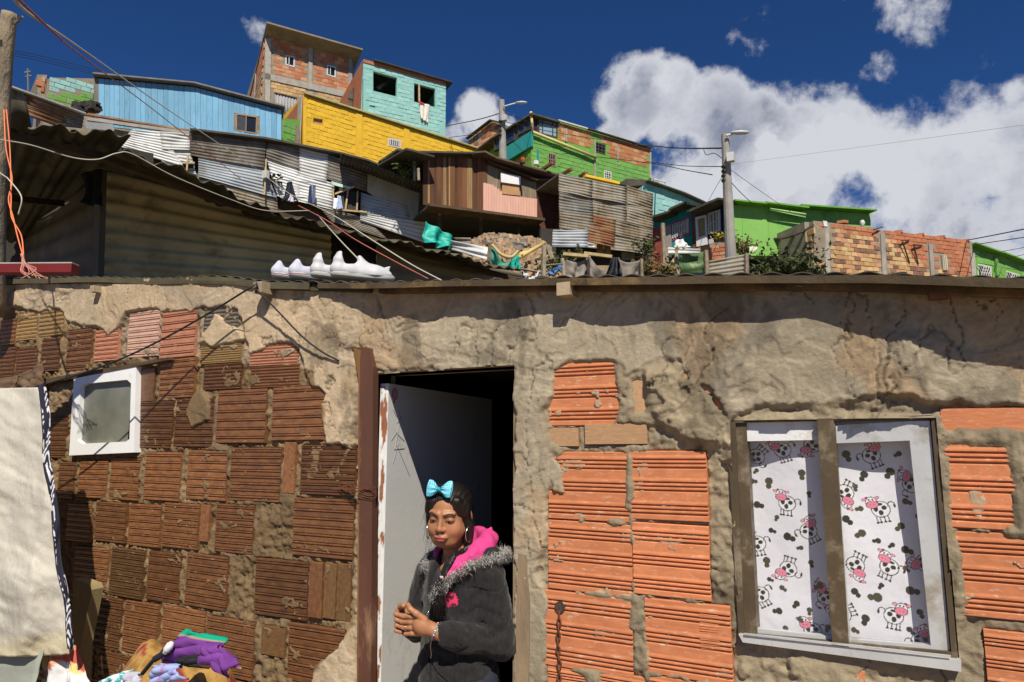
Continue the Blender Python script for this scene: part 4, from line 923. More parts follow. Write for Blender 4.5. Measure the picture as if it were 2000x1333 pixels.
# ---- tall unfinished brick building on top
def tall():
    F = Fac(530, 38, 688, 40.3, 120); b = thing('brick_building', F.pt(600, 235), 'tall unfinished brick building at the top of the hill with concrete columns', 'building')
    w1 = T(ZF, [(785, 450), (908, 475), (903, 612), (783, 580)]); w2 = T(ZF, [(1325, 580), (1442, 605), (1438, 747), (1322, 712)]); g = T(ZF, [(640, 938), (935, 1010), (935, 1300), (640, 1300)])
    pts = [(519, 68), (688, 108), (688, 260), (519, 260)]
    s0, s1, tl, tr, zm = boxbody(F, pts, 'wall', M_MORT, b, 9.5, off=-.010, holes=[w1, w2, g], drop=1)
    FL = type('o', (), {})()
    bricks(F, T(ZF, [(600, 200), (1610, 480), (1610, 915), (600, 690)]), [w1, w2, T(ZF, [(1085, 300), (1140, 300), (1140, 900), (1085, 900)])], .34, .22, [M_BRO, M_BRO, M_BRO2], b, seed=3, zone=None)
    bricks(F, T(ZF, [(600, 780), (1610, 1010), (1610, 1350), (600, 1350)]), [g, T(ZF, [(1080, 800), (1140, 800), (1140, 1350), (1080, 1350)])], .34, .21, [M_BRY, M_BRY, M_BRY2, M_BRY], b, seed=4, limit=150)
    for q in ([(520, 235), (600, 235), (580, 1300), (520, 1300)], [(1085, 350), (1140, 350), (1133, 900), (1083, 900)], [(1605, 480), (1655, 500), (1650, 1300), (1603, 1300)], [(520, 685), (1650, 938), (1650, 1020), (520, 765)], [(1085, 920), (1140, 930), (1140, 1300), (1085, 1300)]):
        slabpx(F, T(ZF, q), 'column' if q[0][0] != 520 or q[1][0] == 600 else 'floor_beam', M_CONC, b, .1, .05+.004*(q[0][0] % 3))
    for w in (w1, w2): window(F, w, b, M_WFRAME, bars=[('v', .38)], frame=.07)
    corr('garage_door', [F.pt(*p, -.08) for p in T(ZF, [(640, 938), (935, 1010), (935, 1300), (640, 1300)])], .16, .02, mat('garage_grey', (.27, .27, .28), .6, .2, 2), b, axis='v')
    # roof with deep eave
    RP = [F.pt(525.5, 70.5, .0), F.pt(688, 113.5, 0)]
    kk = lambda s, d, z: F.A+F.u*s+F.n*(-d)+np.array([0, 0, z])
    a, c = F.sz(519, 70), F.sz(690, 113); B = MB()
    fr = .95; za, zc = a[1]+.18, c[1]+.05
    B.hexa([kk(a[0]-.1, -fr, za), kk(c[0]+.3, -fr, zc), kk(c[0]+.3, 9.8, zc-2.3), kk(a[0]-.1, 9.8, za-2.3), kk(a[0]-.1, -fr, za+.09), kk(c[0]+.3, -fr, zc+.09), kk(c[0]+.3, 9.8, zc-2.2), kk(a[0]-.1, 9.8, za-2.2)])
    B.build('roof', mat('fibre_cement', (.24, .20, .14), .9, .3, 2), b)
    # left side wall of brick with its columns
    G = Fac.__new__(Fac); G.A = F.A+F.u*(s0-.004)-F.n*.05; G.u = -F.n; G.n = -F.u; G.len = 9
    def GP(s, z): return G.A+G.u*s+np.array([0, 0, z])+G.n*.02
    zt = lambda s: za-2.3*(s+.9)/10.7
    r = random.Random(2); zf = F.sz(519, 143)[1]
    cnt = 0
    z = zm+2.5; row = 0
    while z < tl:
        s = .3-(.21 if row % 2 else 0)
        while s < 9.2:
            if z+.3 < zt(s) and not any(abs(s+.2-q) < .3 for q in (3.1, 6.2)) and not (zf-.3 < z < zf+.1) and cnt < 300:
                m = (r.choice([M_BRO, M_BRO, M_BRO2]) if z > zf else M_BRY2)
                o = bpy.data.objects.new('brick', blockmesh(r.randrange(4), m, 9)); COL.objects.link(o); o.parent = b
                o.location = GP(s+.2, z+.13)+G.n*r.uniform(-.005, .005)-np.array(b.location); o.rotation_euler = (0, 0, atan2(G.n[1], G.n[0])-pi/2); o.scale = (.40, .05, .25); cnt += 1
            s += .42
        z += .27; row += 1
    for q in (3.1, 6.2):
        B = MB(); B.hexa([GP(q-.12, zm+1), GP(q+.12, zm+1), GP(q+.12, zm+1)+G.n*.06, GP(q-.12, zm+1)+G.n*.06, GP(q-.12, zt(q)), GP(q+.12, zt(q)), GP(q+.12, zt(q))+G.n*.06, GP(q-.12, zt(q))+G.n*.06]); B.build('column', M_CONC, b)
    B = MB(); B.hexa([GP(.1, zf-.25), GP(9.3, zf-.25), GP(9.3, zf-.25)+G.n*.04, GP(.1, zf-.25)+G.n*.04, GP(.1, zf), GP(9.3, zf), GP(9.3, zf)+G.n*.04, GP(.1, zf)+G.n*.04]); B.build('floor_beam', M_CONC, b)
tall()

# ---- turquoise upper storey
def turq():
    F = Fac(709.7, 34, 871, 36.2, 150); b = thing('turquoise_house', F.pt(790, 270), 'pale turquoise painted block house with two open unglazed windows below the sky', 'building')
    w1 = T(ZG, [(272, 218), (530, 290), (525, 495), (272, 432)]); w2 = T(ZG, [(715, 348), (945, 410), (945, 610), (715, 550)]); v = T(ZG, [(232, 580), (295, 597), (295, 617), (232, 602)])
    pts = T(ZG, [(165, 95), (1060, 350), (1060, 1020), (165, 1000)])
    pts2 = T(ZG, [(165, 120), (1060, 372), (1060, 770), (1012, 760), (1010, 1010), (165, 1010)])
    s0, s1, tl, tr, zm = boxbody(F, T(ZG, [(165, 97), (1060, 352), (1058, 770), (1010, 760), (1010, 950), (165, 950)]), 'wall', M_TURW, b, 5.0, off=-.010, holes=[w1, w2, v], drop=.3)
    bricks(F, pts2, [w1, w2, v], .33, .21, [M_TUR], b, seed=5, gap=.022, jit=.012)
    slabpx(F, T(ZG, [(165, 88), (1062, 342), (1062, 372), (165, 120)]), 'parapet', M_BRO, b, .2, .03)
    roofslab(F, s0+.6, s1+.2, tl+.02, tr+.02, 5, M_DARKROOF, b, over=.1, front=.22, t=.04)
    B = MB(); B.bar(F.pt(*ZG(768, 368), -.05), F.pt(*ZG(770, 552), -.05), .08); B.build('window_post', M_WOODY, b)
    B = MB(); B.bar(F.pt(*ZG(330, 400), -1.2), F.pt(*ZG(500, 262), -2.5), .16); B.build('roof_beam', M_CONC, b)
    kk = lambda s, d, z: F.A+F.u*s+F.n*(-d)+np.array([0, 0, z])
    B = MB(); B.hexa([kk(s0-.03, .1, tl-3.4), kk(s0-.02, .1, tl-3.4), kk(s0-.02, 4.8, tl-3.4), kk(s0-.03, 4.8, tl-3.4), kk(s0-.03, .1, tl), kk(s0-.02, .1, tl), kk(s0-.02, 4.8, tl-.05), kk(s0-.03, 4.8, tl-.05)]); B.build('side_wall', M_BRO, b)
    B = MB(); B.hexa([kk(s0-.06, 1.6, tl-2.1), kk(s0-.035, 1.6, tl-2.1), kk(s0-.035, 2.7, tl-2.1), kk(s0-.06, 2.7, tl-2.1), kk(s0-.06, 1.6, tl-.7), kk(s0-.035, 1.6, tl-.7), kk(s0-.035, 2.7, tl-.7), kk(s0-.06, 2.7, tl-.7)]); B.build('side_window', M_DGLASS, b)
    tag(cloth('towel', [F.pt(*ZG(775, 560), .06), F.pt(*ZG(885, 585), .06), F.pt(*ZG(865, 780), .10), F.pt(*ZG(790, 735), .10)], mat('pale_towel', (.68, .63, .58), .95, .12, 6), fold=.08, nf=2, seed=3), 'off white towel hanging from the turquoise house window', 'towel')
    tag(cloth('cloth', [F.pt(*ZG(765, 540), .09), F.pt(*ZG(830, 572), .09), F.pt(*ZG(822, 582), .12), F.pt(*ZG(768, 562), .12)], mat('crimson_cloth', (.5, .02, .05), .9, .1, 6), fold=.05, nf=2, seed=4, nu=6, nv=4), 'small crimson cloth on the sill of the turquoise house window', 'cloth')
turq()

# ---- yellow house
def yellow():
    F = Fac(593, 28, 949, 34.0, 260); b = thing('yellow_house', F.pt(700, 340), 'long yellow painted block house with a small barred window', 'house')
    w1 = T(ZA, [(662, 732), (733, 745), (732, 787), (662, 775)]); w2 = T(ZA, [(1225, 880), (1323, 903), (1320, 962), (1222, 943)]); w3 = T(ZA, [(1765, 985), (1830, 1002), (1828, 1060), (1765, 1060)])
    pts = T(ZA, [(586, 562), (1960, 997), (1960, 1180), (1150, 1180), (586, 1080)])
    s0, s1, tl, tr, zm = boxbody(F, pts, 'wall', M_YELW, b, 5.0, off=-.010, holes=[w1, w2], drop=.6)
    bricks(F, T(ZA, [(592, 575), (1950, 1000), (1950, 1110), (1150, 1110), (592, 1010)]), [w1, w2, w3, T(ZA, [(985, 690), (1030, 700), (1030, 1100), (985, 1100)]), T(ZA, [(1345, 820), (1385, 830), (1385, 1100), (1345, 1100)])], .36, .205, [M_YEL], b, gap=.016, seed=6, jit=.007)
    for q in ([(985, 700), (1030, 712), (1030, 1100), (985, 1100)], [(1345, 812), (1385, 825), (1385, 1100), (1345, 1100)], [(586, 575), (612, 583), (612, 1100), (586, 1100)]): slabpx(F, T(ZA, q), 'column', M_YEL, b, .08, .035)
    window(F, w2, b, M_WFRAME, frame=.07, bars=[('v', t) for t in (.18, .34, .5, .66, .82)], gm=M_WFRAME)
    slabpx(F, w1, 'vent_board', mat('tan_board', (.45, .28, .16), .9, rnd=0), b, .02, -.10)
    kk = lambda s, d, z: F.A+F.u*s+F.n*(-d)+np.array([0, 0, z])
    B = MB(); a = F.sz(*ZA(588, 556)); c = F.sz(*ZA(1965, 993))
    B.hexa([kk(a[0], -.12, a[1]), kk(c[0], -.12, c[1]), kk(c[0], 5.2, c[1]), kk(a[0], 5.2, a[1]-.5), kk(a[0], -.12, a[1]+.07), kk(c[0], -.12, c[1]+.07), kk(c[0], 5.2, c[1]+.07), kk(a[0], 5.2, a[1]-.43)]); B.build('roof', mat('pale_roof_edge', (.45, .38, .18), .9, .3, 3), b)
    B = MB(); B.hexa([kk(s0-.03, .0, zm), kk(s0-.01, 0, zm), kk(s0-.01, 4.9, zm), kk(s0-.03, 4.9, zm), kk(s0-.03, 0, tl-.1), kk(s0-.01, 0, tl-.1), kk(s0-.01, 4.9, tl-.6), kk(s0-.03, 4.9, tl-.6)]); B.build('side_wall', M_BRO, b)
    B = MB(); B.hexa([kk(s0-.08, .0, zm), kk(s0-.03, 0, zm), kk(s0-.03, .35, zm), kk(s0-.08, .35, zm), kk(s0-.08, 0, tl-.05), kk(s0-.03, 0, tl-.05), kk(s0-.03, .35, tl-.05), kk(s0-.08, .35, tl-.05)]); B.build('corner_post', M_CONC, b)
yellow()

# ---- blue plank house
def blue():
    F = Fac(197, 22, 550, 24.3, 220); b = thing('blue_plank_house', F.pt(380, 290), 'sky blue house of upright wooden planks with a small sliding window', 'house')
    w = [(460.5, 221.5), (503.5, 227.5), (502, 262.5), (460, 256)]
    top = lambda x: float(np.interp(x, [192, 380, 550], [154, 171, 216])); bot = lambda x: float(np.interp(x, [192, 550], [243, 281]))
    s0, s1, tl, tr, zm = boxbody(F, [(192, 156), (380, 173), (550, 218), (550, 300), (192, 262)], 'wall', M_WOODG, b, 4, off=-.010, holes=[w], drop=.5, wall=.08)
    m = mat('sky_blue_plank', (.17, .40, .60), .75, .2, 2.2, bump=.2, rnd=.12, stretch=(1, 1, .25), stain=(.10, .24, .36), stain_amt=.25, stain_scale=6)
    x = 192.5; r = random.Random(6)
    while x < 549:
        w_ = r.uniform(8.5, 12.5); x1 = min(x+w_, 550)
        B = MB(); o = r.uniform(-.005, .008); g = .35
        segs = [(top(x+g), top(x1-g), bot(x+g)+3, bot(x1-g)+3)]
        if x1 > 460 and x < 503:
            wt = lambda q: 221.5+(q-460)*.14; wb = lambda q: 256+(q-460)*.15
            segs = [(top(x), top(x1), wt(x), wt(x1)), (wb(x), wb(x1), bot(x)+3, bot(x1)+3)]
        for (a, b_, c, d) in segs:
            B = MB(); B.slab([F.pt(x+g, a, o), F.pt(x1-g, b_, o), F.pt(x1-g, d, o), F.pt(x+g, c, o)], F.n, .025); B.build('plank', m, b)
        x = x1
    window(F, w, b, mat('brown_window_frame', (.30, .20, .11), .8, rnd=0), frame=.05, bars=[('v', .48)])
    slabpx(F, T(lambda a, b: (a, b), [(462.5, 224), (480, 226.5), (479, 257), (462, 254.5)]), 'sash', mat('grey_pane', (.06, .065, .08), .2, rnd=0), b, .01, -.01)
    kk = lambda s, d, z: F.A+F.u*s+F.n*(-d)+np.array([0, 0, z])
    P = [F.sz(183, 150), F.sz(380, 168), F.sz(556, 214)]
    for a, c in zip(P[:-1], P[1:]):
        B = MB(); B.hexa([kk(a[0], -.2, a[1]), kk(c[0], -.2, c[1]), kk(c[0], 4.2, c[1]), kk(a[0], 4.2, a[1]), kk(a[0], -.2, a[1]+.05), kk(c[0], -.2, c[1]+.05), kk(c[0], 4.2, c[1]+.05), kk(a[0], 4.2, a[1]+.05)]); B.build('roof', mat('grey_roof_edge', (.20, .19, .18), .8, .3, 3), b)
    B = MB(); B.slab([F.pt(183, 153, .0), F.pt(192, 154, .0), F.pt(192, 240, 0), F.pt(183, 236, 0)], F.n, 2.5); B.build('side_board', M_ZDARK, b)
    # rusty gutter and pale strips along its foot
    c4 = T(ZK, [(548, 205), (1330, 335), (1330, 352), (548, 225)])
    B = MB(); B.bar(F.pt(*ZK(550, 212), .25), F.pt(*ZK(1235, 322), .3), .12, .06); B.build('gutter', M_ZRUST, b)
    B = MB(); B.bar(F.pt(*ZK(570, 245), .35), F.pt(*ZK(1333, 350), .35), .10, .10); B.build('eave_board', mat('weathered_board', (.32, .30, .27), .85, .3, 4), b)
blue()

# ---- small houses at the far left
def farleft():
    F = Fac(73, 30, 183, 31.5, 180); b = thing('block_house', F.pt(130, 215), 'small block house painted turquoise over green behind the blue plank house', 'house')
    boxbody(F, [(97, 152), (184, 154), (184, 215), (88, 215)], 'wall', M_MORT, b, 4, off=-.010, drop=1)
    bricks(F, [(98, 150), (184, 158), (184, 182), (95, 177)], [], .40, .22, [M_TUR], b, seed=8, gap=.02); bricks(F, [(93, 178), (184, 183), (184, 208), (93, 203)], [], .5, .26, [M_GRN, M_GRN, M_GRNW], b, seed=9, gap=.03)
    bricks(F, [(73, 146), (92, 147), (88, 178), (73, 182)], [], .42, .24, [M_BRO, M_BRO2], b, seed=8, off=-.3); slabpx(F, [(73, 146), (92, 147), (88, 200), (73, 200)], 'side_wall', M_MORT, b, 2, -.35)
    B = MB(); B.bar(at(55, 135, 30), at(56, 185, 30), .06); B.bar(at(48, 142, 30), at(60, 140, 30), .04); B.bar(at(50, 150, 30), at(62, 148, 30), .04)
    tag(B.build('antenna', mat('antenna_metal', (.2, .2, .2), .6, rnd=0)), 'thin television antenna on the roofs at the far left', 'antenna')
    # green house sliver between blue and yellow
    F = Fac(553, 26, 584, 26.5, 260); b = thing('green_block_hut', F.pt(568, 290), 'small green painted block wall between the blue and the yellow house', 'hut')
    boxbody(F, [(552, 232), (586, 235), (586, 300), (552, 300)], 'wall', M_GRNW, b, 2.5, off=-.010, drop=1, wall=.12); bricks(F, [(553, 233), (580, 237), (580, 284), (553, 282)], [], .36, .24, [M_GRN], b, gap=.03, jit=.012, seed=3)
    B = MB(); B.bar(F.pt(581, 246, .05), F.pt(579, 288, .05), .12); B.build('post', M_WOODG, b)
farleft()

# ---- green house with the glazed corner
def greenglass():
    F = Fac(1037.5, 30, 1271, 33.8, 300); b = thing('green_brick_house', F.pt(1150, 370), 'green and bare brick house with a glazed upper corner and teal balcony', 'house')
    w1 = T(ZC, [(940, 322), (1010, 343), (1008, 408), (940, 388)]); w2 = T(ZC, [(635, 393), (690, 405), (690, 490), (635, 478)]); w3 = T(ZC, [(1000, 508), (1048, 520), (1047, 575), (1000, 563)])
    wg = T(ZC, [(527, 138), (698, 190), (698, 302), (530, 255)])
    s0, s1, tl, tr, zm = boxbody(F, T(ZC, [(525, 135), (710, 190), (1305, 367), (1305, 640), (900, 640), (525, 640)]), 'wall', M_GRNW, b, 6.5, off=-.010, holes=[w1, w2, w3, wg], drop=1)
    col = T(ZC, [(935, 290), (948, 290), (948, 600), (935, 600)])
    bricks(F, T(ZC, [(702, 198), (1303, 372), (1300, 500), (702, 310)]), [w1, col, w2], .33, .21, [M_BRO, M_BRO, M_BRO2], b, seed=11, limit=280)
    bricks(F, T(ZC, [(528, 265), (702, 312), (1300, 505), (1300, 640), (900, 640), (528, 560)]), [w1, w2, w3, col], .34, .205, [M_GRN], b, seed=12, gap=.016, limit=300, jit=.008)
    for q in ([(936, 295), (947, 298), (947, 560), (936, 560)], [(1086, 350), (1096, 353), (1096, 450), (1086, 450)], [(1297, 366), (1307, 369), (1307, 560), (1297, 560)], [(748, 235), (760, 240), (760, 325), (748, 320)]): slabpx(F, T(ZC, q), 'column', M_CONC, b, .06, .04)
    window(F, w1, b, M_DFRAME, frame=.06, bars=[('v', .33), ('v', .66), ('h', .35), ('h', .7)]); window(F, w2, b, M_WOODG, frame=.05, bars=[('v', .3), ('v', .55), ('v', .8), ('h', .5)]); window(F, w3, b, M_WFRAME, frame=.05, bars=[('v', .3), ('v', .6), ('h', .3), ('h', .6), ('h', .85)], gm=M_WFRAME)
    glassb = mat('blue_glass', (.03, .06, .13), .06, .3, 1, spec=.8, bump=0, rnd=.1); glassl = mat('sky_glass', (.30, .42, .52), .1, .2, 1, spec=.6, bump=0, rnd=.1)
    window(F, T(ZC, [(530, 140), (570, 152), (570, 265), (530, 255)]), b, M_DFRAME, frame=.05, pm=mat('plum_glass', (.05, .03, .06), .1, rnd=0)); window(F, T(ZC, [(572, 165), (697, 200), (697, 300), (572, 270)]), b, M_DFRAME, frame=.06, bars=[('v', .22), ('v', .75), ('h', .25)], pm=glassl)
    # left flank
    G = Fac(955, 32.4, 1037.5, 30.02, 270)
    slabpx(G, T(ZC, [(315, 388), (526, 252), (526, 352), (330, 470), (315, 450)]), 'balcony_front', M_TEAL, b, .12, .02)
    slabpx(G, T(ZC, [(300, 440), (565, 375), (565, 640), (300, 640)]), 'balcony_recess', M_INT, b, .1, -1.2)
    slabpx(G, T(ZC, [(270, 300), (525, 140), (525, 258), (285, 390)]), 'glazed_wall', M_DFRAME, b, .1, -.04)
    for q in ([(285, 305), (345, 262), (345, 350), (285, 383)], [(352, 258), (415, 218), (415, 312), (352, 348)], [(440, 205), (480, 182), (480, 260), (440, 282)], [(484, 180), (522, 158), (522, 240), (484, 258)]):
        window(G, T(ZC, q), b, M_DFRAME, frame=.05, pm=glassb)
    B = MB(); a, c = G.pt(*ZC(262, 298), .15), G.pt(*ZC(526, 133), .15); d, e = F.pt(*ZC(712, 187), .15), F.pt(*ZC(526, 132), .15)
    B.slab([a, c, d, d-F.n*5, a-F.n*3], (0, 0, 1), .08); B.build('roof', M_DARKROOF, b)
    P = [F.pt(*ZC(700, 185), .1), F.pt(*ZC(890, 240), .1), F.pt(*ZC(1307, 366), .1)]
    B = MB(); B.bar(P[0], P[1], .10, .06); B.build('roof_edge', M_WFRAME, b); B = MB(); B.bar(P[1], P[2], .14, .05); B.build('roof_edge', M_DARKROOF, b)
    yp = mat('cream_pipe', (.62, .50, .20), .6, .1, rnd=0)
    B = MB(); B.tube([F.pt(*ZC(523, 130), .12), F.pt(*ZC(536, 262), .12)], .06, 8); B.build('pipe', yp, b, True); B = MB(); B.tube([F.pt(*ZC(536, 262), .14), F.pt(*ZC(948, 428), .14)], .07, 8); B.build('pipe', yp, b, True)
    slabpx(F, T(ZC, [(566, 372), (576, 375), (576, 480), (566, 478)]), 'balcony_post', M_TEAL, b, .1, .05)
    B = MB(); B.tube([G.pt(*ZC(556, 452), .0), G.pt(*ZC(556, 476), .0)], .13, 8); tag(B.build('bucket', mat('white_bucket', (.7, .7, .68), .6, rnd=0)), 'white bucket on the teal balcony of the green house', 'bucket')
    B = MB(); B.tube([G.pt(*ZC(519, 440), -.2), G.pt(*ZC(521, 472), -.2)], [.14, .10], 8); B.tube([G.pt(*ZC(470, 430), -.1), G.pt(*ZC(472, 460), -.1)], [.10, .13], 8)
    tag(B.build('red_pot', mat('red_pot', (.5, .05, .03), .6, rnd=0)), 'red pots in the shade of the teal balcony', 'pot')
    # brick annex behind to the left
    H = Fac(915, 37, 990, 35, 270); b = thing('brick_annex', H.pt(940, 300), 'small bare brick house behind the concrete pole left of the glazed corner', 'house')
    boxbody(H, T(ZC, [(115, 303), (262, 188), (340, 205), (340, 420), (115, 420)]), 'wall', M_MORT, b, 3, off=-.010, drop=1); bricks(H, T(ZC, [(118, 305), (262, 192), (336, 210), (336, 400), (118, 390)]), [T(ZC, [(148, 290), (176, 280), (176, 308), (148, 318)])], .38, .24, [M_BRO, M_BRO2, M_BRP], b, seed=14, limit=200)
    window(H, T(ZC, [(148, 292), (176, 282), (176, 308), (148, 318)]), b, M_DFRAME, frame=.04)
    B = MB(); B.bar(H.pt(*ZC(105, 305), .15), H.pt(*ZC(262, 185), .15), .2, .06); B.bar(H.pt(*ZC(262, 185), .15), H.pt(*ZC(345, 205), .15), .2, .06); B.build('roof', M_DARKROOF, b)
greenglass()

# ---- light turquoise wall, right
def ltwall():
    F = Fac(1262, 28, 1380, 29.8, 400); b = thing('turquoise_block_wall', F.pt(1300, 440), 'pale turquoise block house end standing behind the grey corrugated wall', 'house')
    boxbody(F, [(1262, 356), (1330, 380), (1382, 402), (1382, 450), (1262, 450)], 'wall', M_TURW, b, 4, off=-.010, drop=1.5)
    bricks(F, [(1263, 357), (1330, 381), (1378, 401), (1378, 440), (1263, 440)], [], .42, .25, [M_TUR], b, seed=16, gap=.022, jit=.012)
    B = MB(); B.bar(F.pt(1262, 354, .1), F.pt(1334, 379, .1), .3, .05); B.bar(F.pt(1334, 379, .1), F.pt(1384, 402, .1), .3, .05); B.build('roof', M_DARKROOF, b)
    B = MB(); 
    for p, q in (((1274, 350), (1300, 356)), ((1274, 361), (1300, 367)), ((1274, 350), (1274, 361)), ((1300, 356), (1300, 367)), ((1287, 353), (1287, 364))): B.bar(F.pt(*p, -.5), F.pt(*q, -.5), .06)
    tag(B.build('crate', M_WFRAME), 'broken wire crate on the roof of the pale turquoise block wall', 'crate')
ltwall()

# ---- teal, navy and lime house
def tealhouse():
    F = Fac(1272, 23.2, 1430, 21, 440); b = thing('teal_house', F.pt(1330, 500), 'teal fronted house with pink edged barred window and low red door', 'house')
    w = T(ZI, [(262, 398), (455, 332), (455, 518), (262, 590)])
    boxbody(F, T(ZI, [(75, 375), (478, 232), (478, 900), (75, 900)]), 'wall', M_TEAL, b, 3.5, off=-.010, holes=[w], drop=1.2)
    fr = window(F, w, b, mat('pink_frame', (.33, .10, .16), .8, rnd=0), frame=.07, bars=[('v', t) for t in (.12, .24, .36, .48, .60, .72, .84, .93)]+[('h', .3), ('h', .72)], gm=M_WFRAME, pm=mat('dim_curtain', (.18, .15, .10), .9, rnd=0))
    slabpx(F, T(ZI, [(75, 455), (165, 445), (165, 900), (75, 900)]), 'door', mat('red_door', (.32, .06, .05), .8, .15, rnd=0), b, .06, .05)
    slabpx(F, T(ZI, [(195, 440), (262, 415), (262, 720), (200, 740)]), 'shutter', mat('grey_board', (.34, .31, .28), .8, .2, rnd=0), b, .05, .06)
    for a, c in (((60, 370), (290, 300)), ((290, 275), (440, 208)), ((440, 208), (590, 238)), ((290, 300), (290, 275))):
        B = MB(); B.bar(F.pt(*ZI(*a), .2), F.pt(*ZI(*c), .2), .5, .07); B.build('roof', M_DARKROOF, b)
    b = thing('navy_house', F.pt(1395, 500), 'navy fronted house with white door and long lime green side wall', 'house')
    w2 = T(ZI, [(628, 306), (770, 258), (774, 480), (640, 520)])
    boxbody(F, T(ZI, [(482, 300), (800, 175), (890, 190), (890, 900), (482, 900)]), 'wall', M_NAVY, b, 3.5, off=-.010, holes=[w2], drop=1.2)
    slabpx(F, T(ZI, [(484, 300), (640, 235), (640, 660), (484, 670)]), 'brick_pier', mat('brown_pier', (.16, .08, .05), .9, .3, 4, rnd=0), b, .05, .02)
    slabpx(F, T(ZI, [(513, 342), (624, 316), (636, 620), (528, 645)]), 'door', M_WHITEM, b, .04, .06); slabpx(F, T(ZI, [(538, 365), (608, 345), (615, 525), (552, 545)]), 'door_pane', mat('beige_pane', (.30, .25, .13), .8, rnd=0), b, .03, .08)
    window(F, w2, b, M_WFRAME, frame=.06, bars=[('v', .14), ('v', .28), ('v', .5), ('v', .72), ('v', .86), ('h', .5)], gm=M_WFRAME, pm=mat('beige_curtain', (.42, .36, .20), .9, rnd=0))
    slabpx(F, T(ZI, [(652, 570), (700, 556), (700, 610), (654, 620)]), 'sign_board', M_WFRAME, b, .03, .06); slabpx(F, T(ZI, [(806, 248), (836, 240), (836, 280), (806, 288)]), 'meter_box', M_WFRAME, b, .08, .1)
    B = MB(); B.bar(F.pt(*ZI(485, 305), .25), F.pt(*ZI(800, 172), .25), .6, .07); B.bar(F.pt(*ZI(800, 172), .25), F.pt(*ZI(905, 186), .25), .6, .06); B.build('roof', M_DARKROOF, b)
    G = Fac(1431, 21, 1701, 22.8, 430); 
    P = [(1431, 397), (1488, 401), (1571, 409), (1571, 404), (1700, 414), (1701, 500), (1431, 500)]
    slabpx(G, P, 'side_wall', M_LIME, b, 3.0, 0.0)
    for q in ([(1450, 398), (1450.6, 398), (1450.6, 490), (1450, 490)], [(1500, 404), (1500.7, 404), (1500.7, 480), (1500, 480)], [(1556, 408), (1556.8, 408), (1556.8, 460), (1556, 460)], [(1640, 410), (1640.6, 410), (1640.6, 440), (1640, 440)]):
        slabpx(G, q, 'panel_joint', M_GRNW, b, .01, .004)
    B = MB(); B.bar(G.pt(1428, 395, .15), G.pt(1490, 401, .15), .4, .05); B.bar(G.pt(1488, 399, .15), G.pt(1572, 409, .15), .4, .05); B.bar(G.pt(1558, 404, .15), G.pt(1704, 414, .15), .4, .05); B.build('roof', M_GRNW, b)
    corr('awning', [G.pt(*p, .25) for p in T(ZI, [(1280, 245), (1650, 300), (1655, 345), (1290, 268)])], .12, .02, mat('pale_green_sheet', (.38, .62, .22), .7, .1, rnd=0), b)
    B = MB(); B.tube([G.pt(1683, 448, .2), G.pt(1684, 440, .2), G.pt(1684, 436, .2), G.pt(1684, 431, .2)], [.03, .06, .09, .05], 8); B.build('lamp', M_WFRAME, b, True)
tealhouse()

